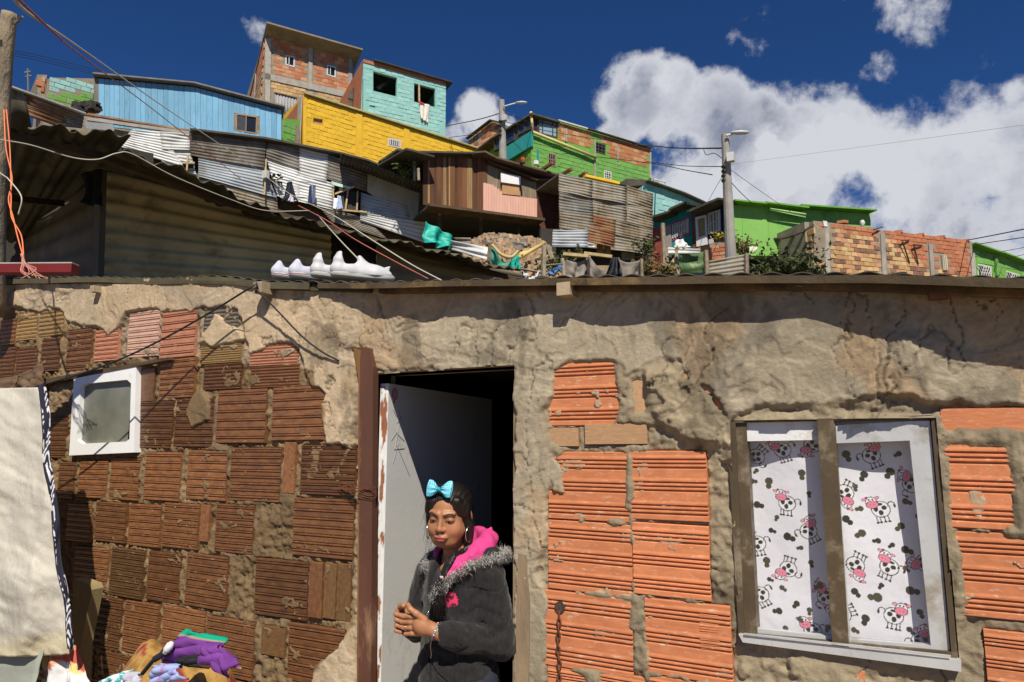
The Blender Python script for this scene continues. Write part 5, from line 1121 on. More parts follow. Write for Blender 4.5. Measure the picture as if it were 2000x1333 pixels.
# ---- mottled brick building, right
def mottled():
    F = Fac(1588, 20, 1899, 22.0, 500); b = thing('mottled_brick_building', F.pt(1700, 540), 'long unfinished wall of mottled tan and plum bricks topped with orange courses', 'building')
    w = T(ZJ, [(1222, 565), (1275, 572), (1290, 712), (1232, 702)])
    top = T(ZJ, [(40, 245), (600, 312), (640, 335), (1120, 385), (1515, 440)])
    boxbody(F, top+T(ZJ, [(1520, 900), (40, 900)]), 'wall', M_MORT, b, 5.5, off=-.010, holes=[w], drop=.8)
    cols = [T(ZJ, [(140, 300), (185, 300), (205, 860), (165, 860)]), T(ZJ, [(668, 370), (705, 370), (728, 860), (690, 860)]), T(ZJ, [(1115, 460), (1150, 460), (1180, 860), (1145, 860)])]
    def zone(s, z):
        zt = F.sz(*ZJ(40+(s/F.len)*1480, 245+(s/F.len)*195))[1]; f = s/F.len
        dep = .22+.9*sstep(.42, .75, f)
        return M_BRO if z > zt-dep-.1*random.random() else None
    bricks(F, top+T(ZJ, [(1518, 830), (42, 830)]), [w]+cols, .225, .135, [M_BRY, M_BRY, M_BRY2, M_BRY, M_BRP, M_BRY2, M_BRO2, M_BRP], b, gap=.012, jit=.010, limit=300, seed=21, zone=zone)
    for q in cols+[T(ZJ, [(1508, 545), (1542, 545), (1560, 860), (1520, 860)])]: slabpx(F, q, 'column', M_CONC, b, .08, .035)
    for i, u in enumerate((.2, .5, .8)):
        a, c = ZJ(1222+53*u, 568), ZJ(1235+53*u, 708); B = MB(); B.bar(F.pt(*a, .02), F.pt(*c, .02), .09, .05); B.build('vent_block', mat('cream_vent', (.5, .45, .33), .9, rnd=0), b)
    slabpx(F, T(ZJ, [(130, 245), (168, 250), (172, 300), (140, 296)]), 'foil_cap', M_ZINC, b, .05, .06)
    for p in ((300, 258), (325, 262), (830, 350), (1030, 378), (1225, 398), (1450, 432)):
        B = MB(); q = F.pt(*ZJ(*p), -.08); B.box(q, .24, .12, .08); B.build('loose_brick', M_BRO, b)
    for a, c in (((870, 440), (935, 640)), ((975, 475), (1015, 650)), ((860, 430), (930, 425)), ((970, 470), (1050, 475)), ((600, 330), (680, 305))):
        B = MB(); B.bar(F.pt(*ZJ(*a), .12), F.pt(*ZJ(*c), .03), .035); B.build('prop_stick', M_WOODD, b)
    kk = lambda s, d, z: F.A+F.u*s+F.n*(-d)+np.array([0, 0, z])
    # left end: piers, and a dark sheet with the openings' shade in its colour
    G = Fac(1478, 22.6, 1588, 20.0, 500)
    slabpx(G, T(ZI, [(1230, 640), (1480, 560), (1725, 440), (1740, 1050), (1230, 1050)]), 'end_wall', mat('opening_shade_sheet', (.03, .04, .06), .7, rnd=0), b, .1, -.5)
    bricks(G, T(ZI, [(1585, 520), (1735, 440), (1740, 960), (1590, 960)]), [], .3, .185, [M_BRY2, M_BRY], b, seed=22, gap=.02); slabpx(G, T(ZI, [(1585, 520), (1735, 440), (1740, 1000), (1590, 1000)]), 'end_wall', M_MORT, b, .4, -.04)
    bricks(G, T(ZI, [(1248, 580), (1335, 575), (1340, 960), (1250, 960)]), [], .24, .2, [M_BRY2, M_BRY], b, seed=23, gap=.02); slabpx(G, T(ZI, [(1248, 590), (1335, 590), (1340, 1000), (1250, 1000)]), 'pier', M_MORT, b, .2, -.04)
    for a, c in (((1165, 645), (1260, 568)), ((1260, 568), (1400, 560)), ((1400, 560), (1540, 520)), ((1540, 520), (1640, 480)), ((1640, 480), (1730, 420)), ((1040, 700), (1170, 640))):
        B = MB(); B.bar(G.pt(*ZI(*a), .3), G.pt(*ZI(*c), .1), .12, .05); B.build('roof', M_DARKROOF, b)
    # green house at the far right
    F = Fac(1900, 23.5, 2010, 25, 510); b = thing('green_grille_house', F.pt(1950, 560), 'green block house at the right edge with white diamond window grilles', 'house')
    w1 = T(ZJ, [(1568, 645), (1695, 672), (1702, 790), (1575, 780)]); w2 = T(ZJ, [(1835, 710), (1955, 745), (1965, 850), (1840, 850)])
    boxbody(F, T(ZJ, [(1520, 465), (1990, 640), (2300, 720), (2300, 950), (1520, 950)]), 'wall', M_GRNW, b, 4, off=-.010, holes=[w1, w2], drop=.8)
    bricks(F, T(ZJ, [(1524, 475), (1990, 645), (2250, 730), (2250, 860), (1524, 860)]), [w1, w2], .4, .22, [M_GRN], b, seed=24, gap=.015, limit=250)
    for w in (w1, w2):
        fr = window(F, w, b, M_WFRAME, frame=.05); P = [np.array(p) for p in w]
        uv = lambda u, v: (P[0]*(1-u)+P[1]*u)*(1-v)+(P[3]*(1-u)+P[2]*u)*v
        for k in range(7):
            for d in (1, -1):
                B = MB(); u0 = k/6; u1 = u0+.35*d
                if not -.01 <= u1 <= 1.01: continue
                B.bar(F.pt(*uv(u0, .05), .05), F.pt(*uv(u1, .95), .05), .022); B.build('grille_bar', M_WFRAME, fr)
    B = MB(); B.bar(F.pt(*ZJ(1515, 460), .1), F.pt(*ZJ(1770, 550), .1), .3, .05); B.bar(F.pt(*ZJ(1770, 545), .1), F.pt(*ZJ(2000, 632), .1), .3, .05); B.bar(F.pt(*ZJ(2000, 632), .1), F.pt(*ZJ(2300, 715), .1), .3, .05); B.build('roof', M_GRNW, b)
    slabpx(F, T(ZJ, [(1735, 580), (1758, 586), (1775, 760), (1750, 755)]), 'drain_pipe', M_GRN, b, .08, .08)
    # satellite dish
    c = F.pt(*ZJ(1700, 545), -.6); ax = (CAM-c); ax[2] = 0; ax /= np.linalg.norm(ax); ax = ax*.35+np.array([.25, 0, .9]); ax /= np.linalg.norm(ax)
    u = np.cross(ax, (0, 1, 0)); u /= np.linalg.norm(u); v = np.cross(ax, u); B = MB(); N = 20; V = [c-ax*.12]
    for k in range(1, 5):
        for i in range(N): a = 2*pi*i/N; rr = .50*k/4; V.append(c+(u*cos(a)+v*sin(a))*rr*1.0+ax*(-.12+.12*(k/4)**2))
    Fc = [(0, 1+i, 1+(i+1) % N) for i in range(N)]+[(1+(k-1)*N+i, 1+k*N+i, 1+k*N+(i+1) % N, 1+(k-1)*N+(i+1) % N) for k in range(1, 4) for i in range(N)]
    B.poly(V, Fc); o = B.build('satellite_dish', mat('dish_grey', (.45, .45, .46), .5, rnd=0), None, True); o.modifiers.new('s', 'SOLIDIFY').thickness = .02; tag(o, 'grey satellite dish above the green roof at the right edge', 'dish')
mottled()
# ------------------------------------------------------------------ the silver patchwork shack
def silver():
    F = Fac(230, 16.5, 830, 18.8, 380); b = thing('silver_shack', F.pt(500, 520), 'long shack patched from shiny corrugated zinc sheets below the yellow house', 'shack')
    q = lambda L, o=0.0: [F.pt(*ZE(*p), o) for p in L]
    pi_ = .085; am = .012
    # backing, closed body
    B = MB(); B.slab(q([(225, 80), (560, 95), (1000, 130), (1430, 215), (1580, 255), (1900, 400), (1905, 900), (100, 900), (100, 300)], -.25), F.n, .05); B.build('frame_wall', M_WOODD, b)
    S = [([(235, 70), (395, 80), (530, 285), (130, 165)], M_ZINC, .0), ([(150, 160), (400, 190), (530, 285), (520, 420), (150, 300)], None, 0), ([(388, 78), (562, 98), (562, 188), (402, 180)], M_ZINC, .03),
         ([(558, 78), (1002, 125), (988, 292), (565, 218)], M_ZDARK, .04), ([(395, 178), (562, 186), (600, 330), (400, 260)], M_ZINC, -.02), ([(610, 222), (990, 285), (1062, 462), (610, 340)], M_ZBLUE, .0),
         ([(1000, 128), (1192, 168), (1192, 300), (1000, 232)], M_ZDARK, .03), ([(1000, 228), (1192, 296), (1192, 480), (1060, 450)], M_ZINC, -.01), ([(1190, 172), (1360, 212), (1348, 372), (1190, 330)], M_ZINC, .02),
         ([(1190, 325), (1392, 380), (1385, 530), (1080, 460)], M_ZINC, .005), ([(1358, 212), (1582, 288), (1578, 425), (1345, 352)], M_ZDARK, .04), ([(1545, 430), (1810, 510), (1832, 592), (1540, 542)], M_ZBLUE, .02),
         ([(1300, 510), (1560, 575), (1700, 700), (1380, 600)], M_ZOLD, -.03), ([(1540, 545), (1922, 600), (1912, 722), (1540, 590)], M_ZINC, .05), ([(1880, 425), (1925, 415), (1912, 605), (1868, 592)], M_ZDARK, .06),
         ([(510, 300), (1062, 455), (1080, 700), (510, 600)], M_ZOLD, -.06)]
    k = 0
    for (L, m, o) in S:
        if m is None or len(L) != 4: continue
        k += 1; corr('metal_sheet', q(L, o), pi_, am, m, b, seed=k, wob=.012)
    B = MB(); B.slab(q([(1583, 292), (1740, 345), (1895, 420), (1870, 595), (1830, 590), (1580, 425)], .02), F.n, .03); B.build('board_wall', mat('dirty_beige_board', (.46, .42, .33), .9, .25, 3, rnd=0), b)
    # openings
    for w in ([(518, 250), (582, 262), (580, 304), (518, 288)], [(1420, 398), (1522, 432), (1520, 540), (1405, 520)]):
        B = MB(); B.slab(q(w, .045), F.n, .05); B.build('window', M_INT, b)
    for a, c in (((550, 215), (545, 305)), ((520, 262), (590, 262)), ((1000, 240), (990, 445)), ((1470, 415), (1455, 530)), ((1395, 440), (1505, 398)), ((1380, 400), (1395, 520)), ((1525, 425), (1520, 540)), ((1410, 530), (1580, 545))):
        B = MB(); B.bar(F.pt(*ZE(*a), .10), F.pt(*ZE(*c), .10), .055, .04); B.build('timber', M_WOODY, b)
    B = MB(); B.slab(q([(1375, 365), (1490, 400), (1480, 412), (1378, 385)], .2), F.n, .02); B.build('visor', mat('mint_board', (.5, .7, .62), .8, rnd=0), b)
    # meter boxes
    B = MB(); B.box(F.pt(*ZE(997, 328), .16), .16, .10, .20); B.build('meter_box', M_WFRAME, b)
    # roof edge
    R_ = [(170, 78), (562, 70), (1000, 122), (1430, 208), (1590, 250), (1940, 398)]
    P = [F.pt(*ZE(*p), .22) for p in R_]
    for a, c in zip(P[1:-1], P[2:]):
        B = MB(); B.hexa([a, c, c-F.n*4, a-F.n*4, a+(0, 0, .05), c+(0, 0, .05), c-F.n*4+(0, 0, .05), a-F.n*4+(0, 0, .05)]); B.build('roof', M_DARKROOF, b)
    a, c = F.pt(*ZE(1430, 205), .9), F.pt(*ZE(1942, 398), .9)
    corr('roof_sheet', [a, c, c-F.n*1.5+(0, 0, .15), a-F.n*1.5+(0, 0, .15)], .1, .015, M_DARKROOF, b, axis='v')
    # side wall to the right and back
    s1 = F.sz(*ZE(1915, 500))[0]
    # laundry against it
    def hang(name, L, m, lab, cat, **k): tag(cloth(name, q(L, .25), m, **k), lab, cat, 'laundry along the zinc shack')
    hang('shirt', [(1118, 372), (1150, 368), (1182, 488), (1095, 470)], mat('black_cloth', (.02, .025, .04), .9, rnd=0), 'black shirt hanging left of the two dark garments on the zinc shack', 'shirt', fold=.09, nf=2, rag=.3)
    hang('shirt', [(1118, 440), (1160, 445), (1162, 488), (1115, 478)], mat('lilac_cloth', (.6, .58, .72), .9, rnd=0), 'pale lilac cloth showing beneath the black shirt on the zinc shack', 'cloth', fold=.05, nf=2)
    hang('jeans', [(1248, 392), (1262, 390), (1262, 500), (1238, 490)], mat('navy_cloth', (.03, .04, .10), .9, rnd=0), 'narrow dark jeans leg hanging on the zinc shack', 'trousers', fold=.05, nf=1)
    hang('trousers', [(1266, 385), (1284, 388), (1282, 495), (1262, 500)], mat('denim', (.12, .15, .25), .9, rnd=0), 'pair of grey blue trousers hanging right of the dark jeans', 'trousers', fold=.05, nf=1)
    hang('cloth', [(1408, 448), (1430, 452), (1442, 530), (1395, 525)], mat('pale_blue_cloth', (.45, .55, .75), .9, rnd=0), 'pale blue cloth hanging in the window of the zinc shack', 'cloth', fold=.07, nf=3, rag=.2)
    hang('board', [(1388, 462), (1412, 466), (1412, 530), (1384, 524)], M_WHITEM, 'white panel leaning in the window of the zinc shack', 'panel', fold=.0, nf=1)
    wire([F.pt(*ZE(990, 350), .3), F.pt(*ZE(1150, 362), .3), F.pt(*ZE(1290, 382), .3), F.pt(*ZE(1400, 405), .3)], .008, M_BLACK, 'short clothes line along the zinc shack carrying the dark garments', 'clothes line', name='clothes_line')
    r = random.Random(3); B = MB()
    for i in range(26):
        a = (1018+r.uniform(0, 70), 325+r.uniform(0, 50)); B.tube([F.pt(*ZE(*a), .12), F.pt(*ZE(a[0]+r.uniform(4, 14), a[1]+r.uniform(-6, 6)), .2)], .018, 4)
    tag(B.build('hangers', M_BLACK), 'cluster of black hangers beside the meter box of the zinc shack', 'hangers', kind='stuff')
    # sheets left of it, beneath the blue house
    G = Fac(15, 12.5, 165, 14.0, 220); c = thing('rusty_sheet_fence', G.pt(90, 260), 'slanting fence of rusty and grey metal sheets at the far left below the antenna', 'fence')
    g = lambda L, o=0.0: [G.pt(*ZK(*p), o) for p in L]
    corr('metal_sheet', g([(45, 30), (172, 88), (170, 160), (42, 128)], .03), .09, .012, M_ZOLD, c, axis='v'); corr('metal_sheet', g([(165, 80), (420, 185), (400, 300), (158, 215)], 0.02), .085, .012, M_ZRUST, c); corr('metal_sheet', g([(100, 55), (548, 210), (440, 250), (165, 130)]), .085, .012, M_ZOLD, c)
    corr('metal_sheet', g([(400, 175), (550, 215), (535, 305), (390, 290)], -.02), .085, .012, M_ZDARK, c)
    B = MB(); B.bar(G.pt(*ZK(40, 24), .06), G.pt(*ZK(548, 208), .06), .1, .03); B.build('top_rail', M_ZINC, c); B = MB(); B.slab(g([(560, 262), (735, 275), (745, 320), (570, 305)], -.3), G.n, .02); B.build('panel', M_ZINC, c)
    B = MB(); r = random.Random(2)
    for i in range(60):
        p = F.pt(*ZK(490+r.uniform(0, 150), 165+r.uniform(-22, 22)), .8+r.uniform(-.3, .3)); B.box(p, r.uniform(.1, .3), .1, r.uniform(.03, .12))
    tag(B.build('scrap_pile', M_INT), 'heap of black scrap wood at the left foot of the blue plank house', 'scrap heap', kind='stuff')
silver()

# ---- brown wooden shack on stilts
def brown():
    F = Fac(833, 17.6, 1053, 19.0, 400); b = thing('brown_wooden_shack', F.pt(940, 470), 'rust brown wooden shack on posts with a pink lower board and closed white hatch', 'shack')
    q = lambda L, o=0.0: [F.pt(*ZB(*p), o) for p in L]
    B = MB(); B.slab(q([(405, 130), (735, 140), (1120, 300), (1260, 340), (1265, 600), (1150, 600), (1130, 550), (795, 500), (430, 455)], -.04), F.n, .08); B.build('frame_wall', M_WOODD, b)
    tp = lambda x: float(np.interp(x, [405, 735, 820], [128, 138, 175])); bt = lambda x: float(np.interp(x, [405, 430, 795], [450, 457, 502]))
    x = 407; r = random.Random(9)
    cols = [mat('rust_plank', (.19, .08, .035), .85, .45, 2, stretch=(1, 1, .3), rnd=.2), mat('umber_plank', (.12, .055, .028), .85, .4, 2, stretch=(1, 1, .3), rnd=.2), mat('straw_plank', (.34, .22, .10), .85, .4, 2, stretch=(1, 1, .3), rnd=.15)]
    while x < 815:
        w = r.choice((10, 14, 22, 30)); x1 = min(x+w, 816); m = r.choices(cols, (5, 4, 3 if w < 20 else .3))[0]; o = r.uniform(0, .03)
        if x1 > 790 and x < 790: x1 = 790
        lo = bt if x < 790 else (lambda t: 320)
        B = MB(); B.slab([F.pt(*ZB(x+.6, tp(x)), o), F.pt(*ZB(x1-.6, tp(x1)), o), F.pt(*ZB(x1-.6, lo(x1)), o), F.pt(*ZB(x+.6, lo(x)), o)], F.n, .03); B.build('plank', m, b); x = x1
    # greyish boards of the right half
    x = 816; gm = mat('grey_brown_board', (.28, .22, .15), .9, .4, 2, stretch=(1, 1, .3), rnd=.15)
    t2 = lambda x: float(np.interp(x, [816, 1122], [190, 305]))
    while x < 1122:
        x1 = min(x+r.uniform(13, 19), 1122)
        B = MB(); B.slab([F.pt(*ZB(x+.5, t2(x)), .0), F.pt(*ZB(x1-.5, t2(x1)), .0), F.pt(*ZB(x1-.5, 425), .0), F.pt(*ZB(x+.5, 425), 0)], F.n, .03); B.build('plank', gm, b); x = x1
    pk = mat('pink_board', (.66, .38, .30), .85, .1, 3, rnd=.03, stain=(.35, .22, .16), stain_amt=.1, stain_scale=6)
    x = 787
    while x < 1126:
        x1 = min(x+17, 1126); top = float(np.interp((x+x1)/2, [785, 850, 905, 906, 1126], [312, 328, 372, 388, 416]))
        bo = lambda t: float(np.interp(t, [787, 1126], [502, 552]))
        B = MB(); B.slab([F.pt(*ZB(x+.4, top), .05), F.pt(*ZB(x1-.4, top+1), .05), F.pt(*ZB(x1-.4, bo(x1)), .05), F.pt(*ZB(x+.4, bo(x)), .05)], F.n, .03); B.build('pink_plank', pk, b); x = x1
    for L, n_, m, o in (([(898, 250), (1022, 275), (1022, 328), (900, 310)], 'hatch', M_WHITEM, .12), ([(906, 315), (1018, 330), (1022, 396), (908, 384)], 'plywood', mat('plywood', (.48, .27, .13), .8, .2, 3, rnd=0), .07),
                        ([(1125, 332), (1262, 342), (1268, 602), (1150, 602), (1130, 552)], 'rusty_panel', mat('rust_panel', (.11, .045, .028), .9, .3, 2, rnd=0), .02)):
        B = MB(); B.slab(q(L, o), F.n, .04); B.build(n_, m, b)
    # floor beam, void and posts
    B = MB(); B.bar(F.pt(*ZB(425, 470), .25), F.pt(*ZB(1150, 562), .25), .5, .07); B.build('floor_beam', M_WOODD, b)
    B = MB(); B.slab(q([(415, 470), (1170, 570), (1270, 600), (1270, 820), (400, 760)], -1.6), F.n, .1); B.build('void_shade_sheet', M_INT, b)  # dark sheet in the void, its shade put into the colour
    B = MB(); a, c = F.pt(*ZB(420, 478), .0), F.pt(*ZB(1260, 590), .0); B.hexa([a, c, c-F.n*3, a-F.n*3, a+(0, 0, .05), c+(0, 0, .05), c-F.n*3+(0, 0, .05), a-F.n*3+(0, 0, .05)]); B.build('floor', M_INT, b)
    for x_, y_ in ((512, 485), (772, 520), (1010, 552)):
        pole('post', M_WOODD, F.pt(*ZB(x_, 700), -.1), F.pt(*ZB(x_, y_), -.1), .05, .05, b, 6)
    # roofs
    def rf(L, o, d, m, rise=-.3):
        for a, c in zip(L[:-1], L[1:]):
            a, c = F.pt(*ZB(*a), o), F.pt(*ZB(*c), o); B = MB(); k = np.array([0, 0, rise]); t = np.array([0, 0, .05])
            B.hexa([a, c, c-F.n*d+k, a-F.n*d+k, a+t, c+t, c-F.n*d+k+t, a-F.n*d+k+t]); B.build('roof', m, b)
    rf([(390, 124), (735, 130)], .25, 4, M_DARKROOF); rf([(730, 128), (800, 122), (870, 160), (1262, 268)], .35, 4, mat('old_roof_timber', (.12, .085, .06), .9, .4, 3)); rf([(815, 180), (1120, 296), (1262, 300)], .18, 1, M_WOODD, 0)
    for a, c in (((1010, 192), (1040, 175)), ((1155, 235), (1222, 188)), ((1292, 258), (1342, 228)), ((1395, 275), (1435, 252))): B = MB(); B.bar(F.pt(*ZB(*a), .1), F.pt(*ZB(*c), .6), .09, .07); B.build('rafter', mat('red_rafter', (.25, .10, .06), .8, rnd=0), b)
    # left flank in shade, roof edge line and a few sticks
    G = Fac(755, 19.5, 826, 17.62, 340)
    B = MB(); B.bar(G.pt(*ZB(190, 236), .3), G.pt(*ZB(392, 124), .3), .8, .05); B.build('roof', M_DARKROOF, b)
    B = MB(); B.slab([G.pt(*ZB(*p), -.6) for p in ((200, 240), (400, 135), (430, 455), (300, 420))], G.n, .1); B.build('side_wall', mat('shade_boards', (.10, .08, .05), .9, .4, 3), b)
    for x_, t_, o_ in ((352, 180, .2), (378, 225, .25), (292, 260, .1)): pole('stick', M_WOODG, G.pt(*ZB(x_+3, 300), o_), G.pt(*ZB(x_, t_), o_), .04, .04, b, 5)
    plant('weed', G.pt(*ZB(315, 290), .3), .55, 260, .045, 'tuft of weeds beside the brown wooden shack', mat('weed_leaf', (.09, .12, .03), .8, .4, 3), 5)
    # grey and white hut behind it
    H = Fac(735, 21.5, 830, 22.3, 320); c = thing('grey_hut', H.pt(770, 345), 'small grey roofed hut with a white wall between the yellow house and the brown shack', 'hut')
    slabpx(H, T(ZA, [(1262, 1010), (1380, 1015), (1300, 1075), (1262, 1110)]), 'wall', M_WHITEM, c, 1.2, .0); slabpx(H, T(ZA, [(1140, 1090), (1262, 1010), (1262, 1130), (1140, 1130)]), 'wall', M_ZOLD, c, .1, -.1)
    B = MB(); B.bar(H.pt(*ZA(1140, 1086), .25), H.pt(*ZA(1262, 1003), .25), .7, .05); B.bar(H.pt(*ZA(1262, 1003), .25), H.pt(*ZA(1392, 1012), .25), .7, .05); B.build('roof', M_DARKROOF, c)
    slabpx(H, T(ZA, [(1215, 1055), (1245, 1040), (1245, 1085), (1215, 1100)]), 'window', mat('mint_pane', (.4, .6, .55), .6, rnd=0), c, .02, .02)

def plant(name, base, size, n, leaf, label, m, seed=1, squash=.8, cat='plant', stems=9, leaves2=None, group=None):
    r = random.Random(seed); t = thing(name, base, label, cat, group); S = MB(); tips = []
    for k in range(stems):
        a = r.uniform(0, 2*pi); l = size*r.uniform(.5, 1.1); e = np.array([cos(a)*l*.55, sin(a)*l*.55, l*squash*r.uniform(.5, 1)]); p0 = np.array(base, float)
        P = bez([p0, p0+e*.5+np.array([0, 0, l*.15]), p0+e], 4); S.tube(P, list(np.linspace(size*.02, size*.006, len(P))), 4); tips += P[2:]
    S.build('stems', M_WOODD, t)
    B = MB()
    for k in range(n):
        c = r.choice(tips)+np.array([r.gauss(0, 1), r.gauss(0, 1), r.gauss(0, .8)])*size*.16; d = np.array([r.gauss(0, 1), r.gauss(0, 1), r.gauss(.2, .7)]); d /= np.linalg.norm(d); u = np.cross(d, (r.gauss(0, 1), r.gauss(0, 1), r.gauss(0, 1))); u /= np.linalg.norm(u)+1e-6; L = leaf*r.uniform(.6, 1.4)
        B.poly([c-d*L, c+u*L*.42, c+d*L, c-u*L*.42], [(0, 1, 2, 3)])
    o = B.build('leaves', m, t); tag(o, kind='stuff'); return t
brown()

# ---- grey patched wall of corrugated sheets
def greywall():
    F = Fac(1091, 17.6, 1276, 18.9, 430); b = thing('grey_corrugated_shed', F.pt(1180, 490), 'tall shed wall of overlapping grey and rusty corrugated sheets', 'shed')
    q = lambda L, o=0.0: [F.pt(*ZB(*p), o) for p in L]
    S = [([(1262, 258), (1477, 300), (1472, 412), (1264, 368)], M_ZOLD, .02), ([(1475, 298), (1692, 345), (1690, 448), (1474, 408)], M_ZOLD, .05), ([(1688, 330), (1856, 384), (1856, 492), (1688, 448)], M_ZOLD, .02),
         ([(1262, 372), (1473, 412), (1478, 515), (1264, 485)], mat('blue_grey_sheet', (.27, .28, .28), .7, .4, 2, stain=(.14, .11, .07), stain_amt=.7, stretch=(1, 1, .4)), .0), ([(1266, 485), (1478, 512), (1482, 642), (1268, 598)], M_ZOLD, .04),
         ([(1474, 408), (1692, 448), (1690, 565), (1478, 522)], M_ZOLD, .0), ([(1688, 448), (1856, 490), (1854, 604), (1688, 560)], M_ZOLD, .03), ([(1478, 518), (1618, 545), (1618, 640), (1480, 600)], M_ZRUST, .06),
         ([(1445, 585), (1616, 632), (1614, 722), (1445, 690)], M_ZRUST, .07), ([(1612, 548), (1852, 602), (1850, 690), (1612, 640)], M_ZOLD, .04), ([(1612, 636), (1852, 688), (1850, 768), (1612, 738)], M_ZOLD, .02),
         ([(1224, 612), (1442, 610), (1446, 722), (1220, 716)], mat('low_bluish_sheet', (.42, .45, .48), .6, .25, 2), .10), ([(1440, 690), (1492, 702), (1492, 724), (1440, 718)], M_ZINC, .1)]  # lowest panel: pale bluish grey sheet
    for k, (L, m, o) in enumerate(S): corr('metal_sheet', q(L, o), .078, .011, m, b, seed=k+40, wob=.012)
    B = MB(); B.slab(q([(1264, 262), (1690, 345), (1854, 388), (1850, 740), (1500, 690), (1440, 680), (1266, 590)], -.06), F.n, .04); B.build('frame_wall', M_WOODD, b)
    a, c = F.pt(*ZB(1264, 262), -.02), F.pt(*ZB(1854, 388), -.02)
    B = MB(); B.hexa([a, c, c-F.n*2.5, a-F.n*2.5, a+(0, 0, .04), c+(0, 0, .04), c-F.n*2.5+(0, 0, .04), a-F.n*2.5+(0, 0, .04)]); B.build('roof', M_ZDARK, b)
    B = MB(); B.bar(F.pt(*ZB(1425, 272), -.3), F.pt(*ZB(1640, 320), -.3), .12, .07); B.build('yellow_board', M_YEL, b)
    B = MB(); B.slab([F.pt(*ZB(*p), -.6) for p in ((1640, 320), (1690, 288), (1815, 295), (1800, 330), (1700, 335))], F.n, .4); B.build('roof_flap', M_DARKROOF, b)
    for x_, y0, y1 in ((1180, 710, 760), (1505, 700, 760), (1550, 705, 770), (1660, 750, 800), (1700, 755, 800)): B = MB(); B.slab(q([(x_, y0), (x_+40, y0+5), (x_+40, y1), (x_, y1)], -.3), F.n, .03); B.build('board', M_WOODG if x_ != 1505 else mat('ochre_board', (.35, .24, .08), .9, rnd=0), b)
    B = MB(); B.slab(q([(1150, 600), (1270, 610), (1300, 820), (1150, 820)], -.5), F.n, .1); B.slab(q([(1200, 700), (1850, 760), (1850, 830), (1200, 830)], -.8), F.n, .1); B.build('void_shade_sheet', M_INT, b)  # near-black sheets below the shed, shade put into their colour
greywall()

